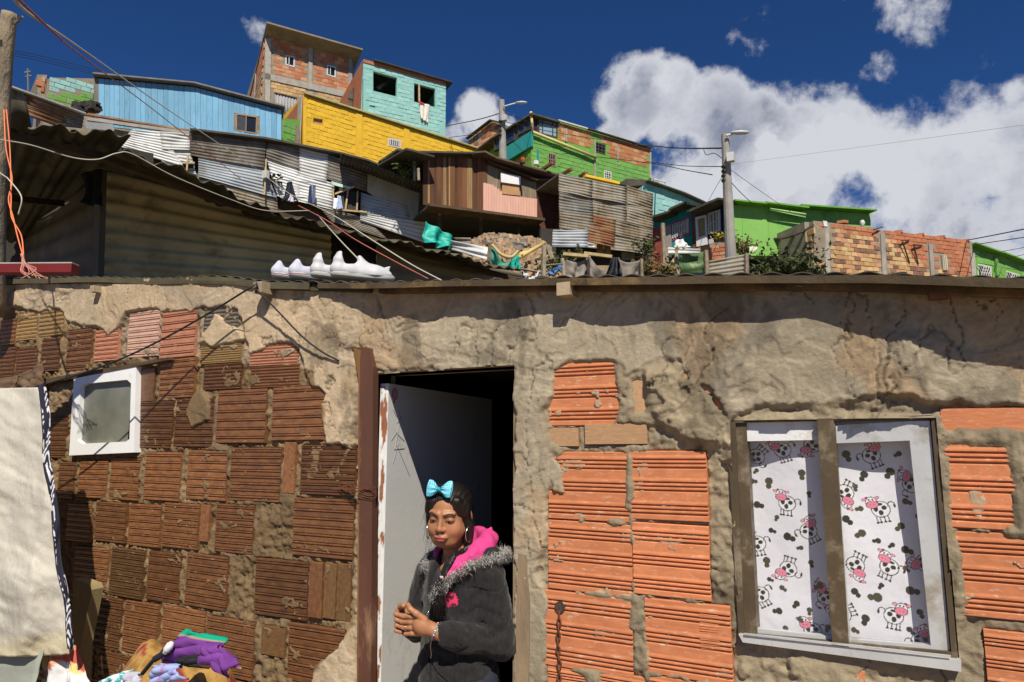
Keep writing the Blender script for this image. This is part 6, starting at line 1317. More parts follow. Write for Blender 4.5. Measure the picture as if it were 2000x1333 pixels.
# ---- rubble mound, nets, tarpaulins, small fences in the gap
def gap():
    base = at(985, 540, 13.5); r = random.Random(5)
    # earth mound
    U = np.array([rt[0], rt[1], 0]); D = np.array([fw[0], fw[1], 0]); D /= np.linalg.norm(D)
    nu, nv = 90, 60; V = []
    prof = [(880, 540), (905, 492), (925, 470), (960, 458), (985, 460), (1010, 464), (1040, 468), (1058, 475), (1080, 500), (1105, 545)]
    for i in range(nu):
        x = 870+240*i/(nu-1); yt = float(np.interp(x, [p[0] for p in prof], [p[1] for p in prof]))
        for j in range(nv):
            v = j/(nv-1); y = 585+(yt-585)*sin(v*pi/2)**.8; d = 11.8+3.6*v; p = at(x, y, d)
            k = (fbm(x*.09, v*9, 1, 4, .6)-.5)*.75; p = p+np.array([0, 0, 1])*k*.5*min(1, v*4)*(1 if v < .9 else .5)-D*k*.8
            V.append(p)
        
    a = np.array([i*nv+j for i in range(nu-1) for j in range(nv-1)])
    m = mat('yellow_earth', (.42, .28, .155), .95, .45, 5, col2=(.20, .125, .06), bump=.9, bscale=14, rnd=0)
    t = tag(mesh('earth_mound', V, None, m, None, False, quads=np.stack([a, a+nv, a+nv+1, a+1], -1)), kind='structure')
    B = MB(); B2 = MB()
    for k in range(420):
        x = r.uniform(900, 1095); v = r.uniform(.1, 1); yt = float(np.interp(x, [p[0] for p in prof], [p[1] for p in prof])); y = 585+(yt-585)*sin(v*pi/2)**.8
        s = r.uniform(.03, .12); c = at(x, y, 11.8+3.6*v-.15); R = np.array([[cos(k), -sin(k), 0], [sin(k), cos(k), 0], [0, 0, 1]])@np.array([[1, 0, 0], [0, cos(k*2), -sin(k*2)], [0, sin(k*2), cos(k*2)]])
        (B if k % 3 else B2).box(c, s*r.uniform(.8, 1.8), s, s*r.uniform(.5, 1), R)
    tag(B.build('rubble', mat('rubble_stone', (.40, .29, .19), .95, .4, 6, rnd=0)), 'loose brown stones and clods over the earth mound', 'rubble', kind='stuff'); tag(B2.build('rubble', mat('grey_rubble', (.26, .23, .20), .95, .4, 6, rnd=0)), 'grey broken concrete lumps scattered on the earth mound', 'rubble', kind='stuff')
    # green net, teal tarpaulin, yellow pipes
    net = mat('green_net', (.06, .34, .26), .9, .2, 6, bump=.4, bscale=70, rnd=0); tl = mat('teal_tarpaulin', (.02, .42, .34), .5, .15, 4, rnd=0)
    tag(cloth('net', [at(*ZH(382, 452), 10.6), at(*ZH(625, 512), 11.0), at(*ZH(600, 682), 10.9), at(*ZH(352, 610), 10.5)], net, fold=.12, nf=2, sag=.28, seed=5, rag=.1), 'green mesh net slung between posts in front of the earth mound', 'net')
    wire([at(*ZH(385, 470), 10.5), at(*ZH(470, 560), 10.5), at(*ZH(560, 585), 10.6), at(*ZH(625, 530), 10.8)], .028, mat('sand_strip', (.55, .42, .2), .9, rnd=0), 'sand coloured band sagging across the green net', 'band', name='band')
    tag(cloth('tarpaulin', [at(*ZB(430, 560), 11.6), at(*ZB(590, 650), 11.9), at(*ZB(588, 740), 11.9), at(*ZB(420, 690), 11.5)], tl, fold=.16, nf=2, seed=8, rag=.12, nu=22, nv=22), 'bright teal tarpaulin hanging from the lower zinc sheets', 'tarpaulin')
    tag(cloth('tarpaulin', [at(*ZH(600, 600), 10.6), at(*ZH(632, 570), 10.7), at(*ZH(625, 690), 10.7), at(*ZH(560, 682), 10.6)], tl, fold=.1, nf=2, seed=18, nu=10, nv=10), 'crumpled end of teal tarpaulin at the right of the green net', 'tarpaulin')
    yp = mat('yellow_pipe', (.62, .46, .16), .6, .1, rnd=0)
    for k, (a, c, lab) in enumerate((((640, 585), (872, 455), 'long pale yellow pipe leaning up the earth mound'), ((650, 562), (720, 520), 'short pale yellow pipe under the long one on the mound'))):
        B = MB(); B.tube([at(*ZH(*a), 11.2), at(*ZH(*c), 12.6)], .035, 8); tag(B.build('pipe', yp, None, True), lab, 'pipe')
    # lower zinc strip between
    b = thing('low_zinc_fence', at(905, 520, 11.5), 'low fence of bright and grey zinc sheets left of the green net', 'fence')
    corr('metal_sheet', [at(*ZH(15, 430), 11.6), at(*ZH(355, 495), 11.2), at(*ZH(345, 610), 11.1), at(*ZH(15, 520), 11.6)], .085, .012, M_ZINC, b, wob=.02); corr('metal_sheet', [at(*ZH(30, 402), 12.4), at(*ZH(190, 405), 12.3), at(*ZH(190, 470), 12.3), at(*ZH(80, 462), 12.4)], .085, .012, M_ZOLD, b)
    pole('post', M_WOODG, at(*ZH(365, 620), 11.0), at(*ZH(375, 455), 11.0), .05, .045, b, 6)
    # grey tarp fence
    b = thing('grey_tarp_fence', at(*ZH(1400, 770), 11.5), 'low fence of drab grey cloth nailed to sticks behind the house roof', 'fence')
    g = mat('drab_cloth', (.26, .23, .20), .95, .2, 4, bump=.15, rnd=.05); g2 = mat('black_bag', (.03, .035, .045), .7, .2, rnd=0)
    D_ = 11.4
    cloth('cloth_panel', [at(*ZH(1045, 585), D_), at(*ZH(1290, 575), D_+.1), at(*ZH(1292, 790), D_+.1), at(*ZH(1065, 790), D_)], g, b, 22, 16, .13, 2.2, .1, seed=2); cloth('cloth_panel', [at(*ZH(1288, 572), D_), at(*ZH(1560, 598), D_), at(*ZH(1560, 790), D_), at(*ZH(1290, 790), D_)], g, b, 22, 16, .14, 2, .22, seed=5)
    cloth('cloth_panel', [at(*ZH(1550, 598), D_), at(*ZH(1780, 605), D_+.1), at(*ZH(1782, 780), D_+.1), at(*ZH(1570, 790), D_)], g, b, 22, 16, .12, 1.5, .06, seed=7)
    tag(cloth('plastic_sheet', [at(*ZH(1500, 585), D_-.2), at(*ZH(1560, 590), D_-.2), at(*ZH(1598, 790), D_-.2), at(*ZH(1425, 790), D_-.2)], g2, None, 18, 18, .16, 3, .0, seed=6), 'dark blue black plastic sheet draped over the grey cloth fence', 'plastic sheet')
    for x_, y_ in ((1055, 560), (1120, 600), (1290, 570), (1558, 590), (1775, 600)): pole('post', M_WOODG, at(*ZH(x_+5, 800), D_+.05), at(*ZH(x_, y_), D_+.05), .035, .03, b, 5)
    B = MB(); B.bar(at(*ZH(1045, 555), D_), at(*ZH(1280, 575), D_), .05); B.bar(at(*ZH(1240, 548), D_+.2), at(*ZH(1500, 580), D_+.2), .05); B.build('rail', M_WOODY, b)
    # clutter of plastic and sticks at the foot of the mound
    tag(cloth('cloth', [at(*ZH(680, 710), 9.5), at(*ZH(830, 705), 9.6), at(*ZH(810, 790), 9.5), at(*ZH(700, 775), 9.4)], mat('white_sack', (.6, .62, .62), .9, rnd=0), fold=.15, nf=3, seed=9, sag=.1), 'white plastic sack lying behind the roof edge below the mound', 'sack')
    tag(cloth('net', [at(*ZH(940, 700), 9.8), at(*ZH(1030, 650), 10.0), at(*ZH(1035, 690), 10.0), at(*ZH(925, 745), 9.8)], mat('blue_net', (.08, .20, .42), .8, .3, 8, rnd=0), fold=.08, nf=4, seed=3), 'scrap of blue netting at the foot of the mound', 'net')
    for k, (a, c, r_) in enumerate((((872, 480), (865, 790), .04), ((905, 480), (950, 610), .035), ((870, 520), (930, 530), .025), ((870, 545), (935, 550), .025), ((880, 665), (1040, 650), .02), ((700, 700), (860, 730), .02), ((1040, 600), (1055, 780), .03), ((640, 690), (900, 745), .018))):
        B = MB(); B.tube([at(*ZH(*a), 10.4+k*.1), at(*ZH(*c), 10.2+k*.1)], r_, 5); tag(B.build('stick', M_WOODG, None), ['upright grey stake beside the blue netting', 'leaning ladder rail on the mound', 'upper rung of the leaning ladder', 'lower rung of the leaning ladder', 'thin pole leading to the grey cloth fence', 'thin stick over the white sack', 'stake at the left end of the grey cloth fence', 'long thin rod over the white sack'][k], 'stick')
    lf = mat('hedge_leaf', (.07, .085, .025), .75, .5, 5, col2=(.035, .045, .015)); ly = mat('dry_leaf', (.20, .16, .06), .8, .4, 5)
    G_ = 'weeds between the fences'
    for k, (x, y, d, s, n, m, lab) in enumerate(((1080, 535, 11.9, .42, 260, lf, 'low green weeds left of the grey cloth fence'), (1262, 540, 12.5, .5, 330, ly, 'dry straggly weeds right of the grey cloth fence'), (1258, 500, 16.5, .5, 240, lf, 'weeds at the foot of the grey corrugated shed'), (1120, 508, 14, .3, 160, lf, 'small weeds under the bluish sheet'), (1300, 545, 13, .4, 260, ly, 'dry weeds below the low red door'))):
        plant('weed', at(x, y, d), s, n, .05, lab, m, seed=20+k, group=G_)
    plant('bush', at(1545, 560, 17.0), 1.15, 1500, .075, 'dark leafy bush growing against the mottled brick building', lf, seed=31, cat='bush', stems=22, squash=.75); plant('bush', at(1500, 555, 16.5), .6, 500, .06, 'smaller straggly bush left of the dark bush', lf, seed=33, cat='bush', stems=12); plant('bush', at(1590, 556, 16.8), .55, 420, .06, 'low bush at the corner of the mottled brick building', lf, seed=34, cat='bush', stems=10)
    plant('bush', at(1452, 500, 19.5), .75, 420, .06, 'dry brown bush at the foot of the lime green wall', ly, seed=35, cat='bush', stems=12)
    t = plant('potted_plant', at(*ZI(785, 600), 19.6), .42, 130, .055, 'yellowing pot plant in front of the navy house', mat('yellow_leaf', (.38, .32, .03), .7, .3, 5, rnd=0), seed=36, cat='pot plant')
    # fences in front of the teal house
    F = Fac(1297, 15.5, 1460, 16.3, 510); b = thing('patched_yard_fence', F.pt(1370, 545), 'patched yard fence of green tarpaulin and corrugated sheet with rough posts', 'fence')
    q = lambda L, o=0.0: [F.pt(*ZI(*p), o) for p in L]
    corr('tarpaulin_panel', q([(340, 722), (612, 690), (612, 915), (350, 935)]), .28, .03, mat('moss_green_tarp', (.09, .17, .07), .85, .5, 4, rnd=0, stain=(.3, .32, .2), stain_amt=.3, stain_scale=5), b, wob=.03)
    corr('metal_sheet', q([(642, 792), (1038, 718), (1038, 900), (655, 950)], .02), .10, .014, M_ZOLD, b, wob=.01); corr('metal_sheet', q([(212, 650), (560, 668), (560, 716), (215, 720)], .1), .085, .012, M_ZINC, b)
    corr('metal_sheet', q([(215, 730), (345, 725), (350, 935), (225, 930)], -.1), .2, .03, mat('dark_green_sheet', (.05, .08, .045), .9, rnd=0), b)
    for (x0, y0, x1, y1) in ((180, 405, 205, 940), (210, 640, 228, 930), (312, 640, 332, 930), (625, 680, 640, 940), (1042, 715, 1046, 920)): pole('post', M_WOODG, F.pt(*ZI(x1, y1+20), .08), F.pt(*ZI(x0, y0), .08), .055, .05, b, 6)
    B = MB(); B.slab(q([(235, 850), (300, 755), (305, 860), (245, 900)], .05), F.n, .03); B.build('board', M_WOODY, b)
    tag(cloth('cloth', q([(320, 572), (400, 568), (440, 660), (288, 660)], .4), mat('white_washing', (.7, .69, .68), .9, .1, 5, rnd=0), None, 16, 16, .16, 2, seed=4), 'bundle of white washing on the fence below the barred window', 'washing')
    # low brick wall before the navy house
    G = Fac(1355, 18.4, 1424, 18.0, 490); b = thing('low_brick_wall', G.pt(1395, 510), 'low red brick wall in front of the navy house', 'wall')
    slabpx(G, T(ZI, [(480, 680), (700, 600), (860, 600), (860, 900), (480, 900)]), 'core', M_MORT, b, .2, -.01); bricks(G, T(ZI, [(480, 680), (700, 600), (860, 600), (860, 800), (480, 800)]), [], .24, .1, [M_BRO, M_BRO2, M_BRO], b, gap=.015, seed=44, limit=200)
    tag(cloth('sack', [at(*ZI(1055, 640), 18.5), at(*ZI(1150, 650), 18.6), at(*ZI(1140, 690), 18.5), at(*ZI(1075, 690), 18.4)], mat('pale_sack', (.6, .57, .5), .9, rnd=0), fold=.1, nf=2, seed=7), 'pale sack beside the lime green wall', 'sack')
gap()

# ---- poles
def poles():
    conc = mat('pole_concrete', (.36, .345, .32), .9, .25, 3, bump=.2, rnd=.05)
    def lamp_pole(xb, yb, xt, yt, d, arm, head, label, boxes, r0=.13):
        t = thing('street_lamp', at(xb, yb+40, d), label, 'street lamp', 'concrete street lamps'); pole('pole', conc, at(xb, yb+40, d), at(xt, yt, d), r0*1.15, r0*.75, t, 12)
        B = MB(); B.tube(bez([at(*p, d-.15) for p in arm], 5), .028, 6); B.build('arm', M_ZINC, t, True)
        h = at(*head, d-.2); B = MB(); u = rt; B.tube([h-u*.22, h-u*.15, h, h+u*.15, h+u*.22], [.03, .06, .085, .07, .03], 8); o = B.build('lamp_head', mat('lamp_grey', (.55, .56, .57), .5, rnd=0), t, True); o.scale = (1, 1, .62)
        hz = h[2]-t.location[2]; o.location = (0, 0, hz*(1-.62))
        for (x, y, w, hh) in boxes: B = MB(); B.box(at(x, y, d-.2), w, .15, hh); B.build('junction_box', M_ZINC, t)
        for k in range(4): B = MB(); B.tube([at(xt-2, yt+70*21/d/1.4+k*9, d-.12), at(xt-4, yt+72*21/d/1.4+k*9, d-.2)], .05, 6); B.build('insulator', M_DARKROOF, t)
    lamp_pole(983, 305, 980, 196, 26, [(983, 209), (1000, 204), (1013, 201)], (1018, 201), 'farther concrete street lamp standing before the green glazed house', [(985.5, 231, .18, .22)], .14)
    lamp_pole(1429, 500, 1416, 263, 17, [(1418, 266), (1430, 262), (1442, 259)], (1445, 259.5), 'nearer concrete street lamp standing in front of the lime green wall', [(1427, 308, .17, .22)], .125)
    m = mat('weathered_post', (.20, .165, .12), .9, .5, 5, bump=.8, bscale=25, rnd=0, stretch=(1, 1, .4), stain=(.34, .28, .19), stain_amt=.5)
    t = thing('wooden_pole', at(-10, 560, 3.6), 'rough wooden pole with wire tied round it at the left edge', 'pole'); P = [at(-14, 620, 3.6), at(-8, 400, 3.6), at(0, 250, 3.6), at(8, 120, 3.6), at(19, 26, 3.6)]
    B = MB(); B.tube(bez(P, 8), list(np.linspace(.052, .036, 33)), 14); B.build('trunk', m, t, True)
    B = MB(); B.tube([at(30, 46, 3.6), at(44, 33, 3.57)], [.010, .006], 6); B.build('nail', m, t)
    B = MB()
    for k in range(4):
        c = at(5, 86+k*3.4, 3.6); B.tube([c+.046*np.array([cos(a), sin(a), .12*sin(a)]) for a in np.linspace(0, 2*pi, 18)[:-1]], .0022, 4, closed=True)
    B.build('tie_wire', M_BLACK, t, True)
poles()

# ---- cables
def cables():
    K = M_BLACK; gw = mat('pale_wire', (.50, .47, .38), .6, .1, rnd=0); ow = mat('orange_wire', (.75, .20, .08), .5, .1, rnd=0); rw = mat('dull_red_wire', (.42, .12, .10), .6, rnd=0)
    G = 'power lines on the hillside'
    wire([at(1265, 285, 31), at(1330, 290, 24), at(1414, 290, 17)], .022, K, 'thick dark cable from the green house roof to the nearer street lamp', group=G)
    wire([at(1262, 316, 31), at(1330, 324, 24), at(1413, 326, 17)], .012, K, 'upper of the two thin lines meeting the nearer street lamp', group=G)
    wire([at(1100, 300, 30), at(1262, 318, 27), at(1340, 333, 22), at(1391, 342, 18)], .014, K, 'sagging dark line ending left of the nearer street lamp', group=G)
    wire([at(870, 247, 33), at(930, 235, 29), at(980, 221, 26)], .02, K, 'upper of the two dark lines from the turquoise house to the farther street lamp', group=G); wire([at(870, 270, 33), at(930, 262, 29), at(981, 250, 26)], .014, K, 'lower of the two dark lines from the turquoise house to the farther street lamp', group=G)
    wire([at(984, 221, 26), at(1010, 230, 28), at(1040, 242, 30)], .016, K, 'short line from the farther street lamp to the glazed corner', group=G); wire([at(984, 238, 26), at(1100, 262, 28), at(1265, 286, 31)], .012, K, 'thin line crossing the bare brick storey of the green house', group=G)
    wire([at(985, 262, 26), at(1010, 285, 27), at(1036, 312, 29)], .010, K, 'thin stay from the farther street lamp over the teal balcony', group=G)
    wire([at(1422, 322, 17), at(1700, 285, 14), at(2050, 238, 11)], .004, gw, 'thin pale line rising across the clouds to the right edge', group=G)
    wire([at(1424, 352, 17), at(1445, 375, 18), at(1480, 408, 19.5)], .010, K, 'stay from the nearer street lamp down to the lime roof', group=G); wire([at(1424, 330, 17), at(1480, 370, 18), at(1545, 415, 20)], .006, K, 'fine wire from the nearer street lamp across the lime wall', group=G)
    wire([at(1411, 345, 17), at(1395, 372, 20), at(1381, 398, 24)], .007, K, 'fine wire from the nearer street lamp to the turquoise roof', group=G); wire([at(1374, 293, 20), at(1380, 303, 19), at(1395, 300, 18), at(1413, 312, 17)], .010, K, 'looped slack wire beside the nearer street lamp', group=G)
    wire([at(1888, 470, 22), at(1950, 458, 19), at(2060, 436, 15)], .016, K, 'thick cable leaving the mottled brick building at the right', group=G); wire([at(1905, 478, 22), at(1960, 470, 19), at(2060, 455, 15)], .012, K, 'thinner cable just below the thick one at the right edge', group=G)
    for k, (a, c) in enumerate((((1955, 492), (2060, 466)), ((1965, 505), (2060, 478)), ((1980, 515), (2060, 492)))): wire([at(*a, 24), at((a[0]+c[0])/2, (a[1]+c[1])/2+3, 20), at(*c, 16)], .009, K, ('upper', 'middle', 'lower')[k]+' of three fine cables above the green house at the right edge', group=G)
    for k in range(3): wire([at(20, 98+k*5, 30), at(90, 112+k*5, 32), at(200, 140+k*5, 34)], .012, K, ('top', 'middle', 'bottom')[k]+' of three dark lines left of the blue plank house', group='lines at the upper left')
    # near wires
    wire([at(20, -12, 3.3), at(60, 30, 4.5), at(150, 90, 7), at(330, 216, 13), at(500, 330, 16)], .010, gw, 'pale wire sloping down across the blue plank house')
    wire([at(24, -12, 3.3), at(110, 68, 5), at(160, 110, 7), at(300, 215, 12), at(420, 310, 15), at(470, 350, 16)], .008, rw, 'dull red wire sloping down beside the pale wire')
    wire([at(-10, 272, 3.4), at(60, 284, 3.6), at(140, 308, 3.8), at(190, 312, 3.9), at(228, 300, 4.0), at(260, 302, 4.1), at(340, 345, 4.3), at(450, 390, 4.7), at(520, 412, 5.0), at(605, 412, 5.3)], .0036, gw, 'long cream wire looping in front of the dark porch roof')
    wire([at(500, 330, 16), at(560, 375, 10), at(640, 415, 6), at(720, 465, 5), at(800, 515, 4.5), at(862, 548, 4.2)], .005, gw, 'pale wire running down over the dark shack roof'); wire([at(583, 402, 5.6), at(640, 432, 5.2), at(690, 466, 4.8), at(760, 505, 4.4), at(836, 545, 4)], .0045, rw, 'red wire running down over the dark shack roof')
    wire([at(620, 420, 5.6), at(660, 465, 4), at(703, 510, 2.9)], .0035, gw, 'cord stretched down to the white sneakers')
    for k, xo in enumerate((0, 5)):
        wire([at(8+xo, 215, 3.3), at(12+xo*1.5, 290, 3.2), at(24-xo*.5, 350, 3.15), at(17+xo, 390, 3.1), at(26-xo*.6, 425, 3.0), at(34+xo*1.5, 460, 2.95), at(45+xo*.3, 500, 2.9)], .0030, ow, ('left', 'right')[k]+' of two twisted orange wires hanging from the wooden pole', group='orange wires')
    r = random.Random(2); B = MB()
    for k in range(9): B.tube(bez([at(45, 500, 2.9), at(46+r.uniform(-3, 5), 515, 2.88), at(48+r.uniform(-8, 25), 530+r.uniform(-4, 6), 2.85), at(52+r.uniform(-15, 42), 541+r.uniform(-4, 5), 2.8)], 4), .0018, 4)
    B.tube([at(43, 496, 2.9), at(46, 508, 2.9)], .007, 6); tag(B.build('wire_splice', mat('pink_copper', (.55, .25, .2), .6, rnd=0), None, True), 'splayed copper ends of the orange wires resting on the roof', 'wire ends')
    wire([at(-5, 335, 3.2), at(10, 345, 3.1), at(18, 352, 3.05), at(42, 385, 3.0), at(36, 420, 3.0)], .003, gw, 'thin grey wire crossing the orange wires at the left edge')
    # red box on the roof
    B = MB(); a, c = at(-40, 527, 2.95), at(147, 526, 2.95); B.bar(a, c, .05, .038); o = tag(B.build('red_beam', mat('dark_red_paint', (.16, .012, .014), .7, .2, 6, rnd=0)), 'dark red painted beam with pale top edge lying on the roof at the left', 'beam')
    B = MB(); B.bar(a+(0, 0, .022), c+(0, 0, .022), .05, .005); B.build('beam_edge', mat('pale_edge', (.45, .43, .40), .8, rnd=0), o)
cables()

# ------------------------------------------------------------------ neighbour's dark shack just behind
def darkshack():
    b = thing('dark_porch_shack', at(400, 600, 5.5), 'dark neighbouring shack with mossy corrugated porch roof and ribbed wall in shade', 'shack')
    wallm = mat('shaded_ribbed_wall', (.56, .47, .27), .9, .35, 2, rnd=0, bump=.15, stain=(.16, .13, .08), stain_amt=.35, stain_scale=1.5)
    # front wall
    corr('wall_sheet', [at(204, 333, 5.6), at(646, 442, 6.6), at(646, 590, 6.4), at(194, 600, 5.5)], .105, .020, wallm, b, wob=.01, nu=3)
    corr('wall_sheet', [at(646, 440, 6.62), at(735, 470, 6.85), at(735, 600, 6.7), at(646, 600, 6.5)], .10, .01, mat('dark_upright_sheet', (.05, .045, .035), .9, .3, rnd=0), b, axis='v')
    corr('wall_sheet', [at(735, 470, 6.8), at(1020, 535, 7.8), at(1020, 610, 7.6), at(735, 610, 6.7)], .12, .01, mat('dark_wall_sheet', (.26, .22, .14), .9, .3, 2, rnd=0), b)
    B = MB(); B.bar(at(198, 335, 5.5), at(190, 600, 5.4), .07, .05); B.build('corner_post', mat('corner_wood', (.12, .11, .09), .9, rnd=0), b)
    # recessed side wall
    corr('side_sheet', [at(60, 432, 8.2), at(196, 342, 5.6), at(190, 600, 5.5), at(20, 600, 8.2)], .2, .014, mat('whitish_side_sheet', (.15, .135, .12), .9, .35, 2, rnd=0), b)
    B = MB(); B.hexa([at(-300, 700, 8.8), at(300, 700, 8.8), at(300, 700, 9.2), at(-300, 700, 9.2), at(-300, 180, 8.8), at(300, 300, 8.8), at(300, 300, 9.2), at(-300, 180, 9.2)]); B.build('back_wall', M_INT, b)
    # roof, right slope: ridges run away from the eave
    E0, E1 = at(248, 296, 4.7), at(1015, 532, 6.9)
    up = np.array([-(E1-E0)[1], (E1-E0)[0], 0]); up /= np.linalg.norm(up); up = up if np.dot(up, fw) > 0 else -up
    def patch(name, a, c, depth, m, rise=.10, dz=0., seed=1, ragn=.05):
        a = np.asarray(a)+(0, 0, dz); c = np.asarray(c)+(0, 0, dz); L = np.linalg.norm(c-a); n = int(L/.115*8)+1; V = []; r = random.Random(seed); rows = [0, .08, .4, depth]
        for i in range(n):
            t = i/(n-1); p = a*(1-t)+c*t; w = .013*sin(2*pi*L*t/.115); rg = ragn*(float(vnoise(t*L*2.2, seed, 1))-.5)
            for y in rows: V.append(p+up*(y+(rg if y < .3 else 0))+np.array([0, 0, w+y*rise+.02*sin(t*9+seed)]))
        k = len(rows); q = np.array([i*k+j for i in range(n-1) for j in range(k-1)])
        o = mesh(name, V, None, m, b, True, quads=np.stack([q, q+k, q+k+1, q+1], -1)); md = o.modifiers.new('s', 'SOLIDIFY'); md.thickness = .006
        return o
    S = [(240, 293, 4.65, 352, 331, 4.95), (345, 330, 4.95, 452, 378, 5.3), (445, 377, 5.25, 548, 418, 5.65), (540, 417, 5.6, 650, 447, 6.05), (643, 446, 6.0, 760, 471, 6.35), (752, 470, 6.3, 880, 497, 6.7), (872, 496, 6.65, 1018, 531, 7.1)]
    for k, (x0, y0, d0, x1, y1, d1) in enumerate(S): patch('roof_sheet', at(x0, y0, d0), at(x1, y1, d1), 2.0, M_OLIVE, dz=.008*(k % 2), seed=k, rise=.26)
    for k, (x0, y0, d0, x1, y1, d1) in enumerate(S): None
    # upper left porch roof
    for k, (x0, y0, d0, x1, y1, d1) in enumerate(((-60, 215, 3.9, 40, 246, 4.1), (30, 240, 4.1, 150, 254, 4.4), (140, 252, 4.4, 256, 262, 4.75))): patch('roof_sheet', at(x0, y0, d0), at(x1, y1, d1), 5.6, M_OLIVE, rise=.10, seed=k+20)
    # dark olive underside flap at the very left
    corr('roof_sheet', [at(12, 192, 3.95), at(52, 200, 4.0), at(62, 250, 4.1), at(12, 250, 4.0)], .13, .02, M_OLIVE, b, axis='v')
    # rafters under the porch
    for (a, c) in ((((0, 262, 4.1)), (205, 308, 4.9)), ((200, 308, 4.8), (430, 392, 5.5)), ((-60, 380, 5), (120, 398, 6)), ((430, 392, 5.5), (700, 462, 6.5)), ((700, 462, 6.5), (1010, 548, 7.4))):
        B = MB(); B.bar(at(*a), at(*c), .06, .05); B.build('rafter', M_WOODD, b)
    tag(cloth('rag', [at(158, 340, 5.2), at(198, 330, 5.2), at(196, 400, 5.2), at(165, 395, 5.2)], mat('black_rag', (.015, .015, .018), .9, rnd=0), None, 12, 12, .08, 2, seed=3, rag=.2), 'black rag hanging in the corner of the dark porch', 'rag')
darkshack()

# ------------------------------------------------------------------ white sneakers drying on the roof
def sdfmesh(vol, lvl=0.0):
    d, o, h = vol['d'], vol['o'], vol['h']; s = d < lvl; nx, ny, nz = d.shape
    c = np.zeros((nx-1, ny-1, nz-1), np.uint8)
    for a in (0, 1):
        for b in (0, 1):
            for e in (0, 1): c += s[a:nx-1+a, b:ny-1+b, e:nz-1+e]
    act = (c > 0) & (c < 8); I = np.argwhere(act); idm = -np.ones(act.shape, np.int64); idm[act] = np.arange(len(I))
    P = np.zeros((len(I), 3)); W = np.zeros(len(I)); i, j, k = I.T
    for ax in range(3):
        for a in (0, 1):
            for b in (0, 1):
                f = [0, 0, 0]; oth = [q for q in range(3) if q != ax]; f[oth[0]] = a; f[oth[1]] = b; g = list(f); g[ax] = 1
                v0 = d[i+f[0], j+f[1], k+f[2]]-lvl; v1 = d[i+g[0], j+g[1], k+g[2]]-lvl; x = (v0 < 0) != (v1 < 0)
                t = np.where(x, v0/(v0-v1+1e-12), 0); p = np.tile(np.array(f, float), (len(I), 1)); p[:, ax] = t; P[x] += p[x]; W[x] += 1
    V = o+(I+P/np.maximum(W, 1)[:, None])*h; Q = []
    for ax in range(3):
        sl0 = [slice(None)]*3; sl1 = [slice(None)]*3; sl0[ax] = slice(0, -1); sl1[ax] = slice(1, None)
        x = s[tuple(sl0)] != s[tuple(sl1)]; E = np.argwhere(x); a, b = [q for q in range(3) if q != ax]
        E = E[(E[:, a] > 0) & (E[:, b] > 0) & (E[:, a] < d.shape[a]-1) & (E[:, b] < d.shape[b]-1)]
        ea = np.zeros(3, int); ea[a] = 1; eb = np.zeros(3, int); eb[b] = 1
        q = [idm[tuple((E-da*ea-db*eb).T)] for da, db in ((0, 0), (1, 0), (1, 1), (0, 1))]; q = np.stack(q, -1)
        fl = s[tuple(E.T)]; 
        if ax == 1: fl = ~fl
        q[~fl] = q[~fl][:, ::-1]; Q.append(q)
    Q = np.concatenate(Q); Q = Q[(Q >= 0).all(1)]
    return V, Q
class Vol:
    def __init__(s, lo, hi, h):
        s.lo = np.array(lo, float); s.h = h; n = np.ceil((np.array(hi)-s.lo)/h).astype(int)+1; s.d = np.ones(n, np.float32)
    def sub(s, c, r):
        a = np.clip(np.floor((np.asarray(c)-r-s.lo)/s.h).astype(int), 0, None); b = np.minimum(np.ceil((np.asarray(c)+r-s.lo)/s.h).astype(int)+1, s.d.shape)
        sl = tuple(slice(p, max(p, q)) for p, q in zip(a, b)); g = np.meshgrid(*[s.lo[i]+np.arange(sl[i].start, sl[i].stop)*s.h for i in range(3)], indexing='ij'); return sl, g
    def comb(s, sl, v, k, mode):
        a = s.d[sl]
        if mode == 'sub': v = -v
        if mode == 'sub': h = np.clip(.5-.5*(a-v)/k, 0, 1); s.d[sl] = a*(1-h)+v*h+k*h*(1-h)
        else: h = np.clip(.5+.5*(a-v)/k, 0, 1); s.d[sl] = a*(1-h)+v*h-k*h*(1-h)
    def ell(s, c, r, k=.01, mode='add', R=None):
        c = np.asarray(c, float); r = np.asarray(r, float); sl, (X, Y, Z_) = s.sub(c, max(r)+k*2+.004)
        if X.size == 0: return
        p = np.stack([X-c[0], Y-c[1], Z_-c[2]], -1)
        if R is not None: p = p@np.asarray(R)      # world -> local (R columns are the axes)
        q = np.linalg.norm(p/r, axis=-1); g = np.linalg.norm(p/(r*r), axis=-1)+1e-9; v = q*(q-1)/g
        s.comb(sl, np.maximum(v, -.03), k, mode)
    def cap(s, a, b, ra, rb, k=.01, mode='add', sx=None):
        a = np.asarray(a, float); b = np.asarray(b, float); c = (a+b)/2; sl, (X, Y, Z_) = s.sub(c, np.abs(b-a)/2+max(ra, rb)+k*2+.004)
        if X.size == 0: return
        p = np.stack([X, Y, Z_], -1)-a; ba = b-a; t = np.clip((p@ba)/(ba@ba+1e-12), 0, 1); v = np.linalg.norm(p-t[..., None]*ba, axis=-1)-(ra+(rb-ra)*t)
        s.comb(sl, v, k, mode)
    def out(s, lvl=0.0): return sdfmesh({'d': s.d, 'o': s.lo, 'h': s.h}, lvl)

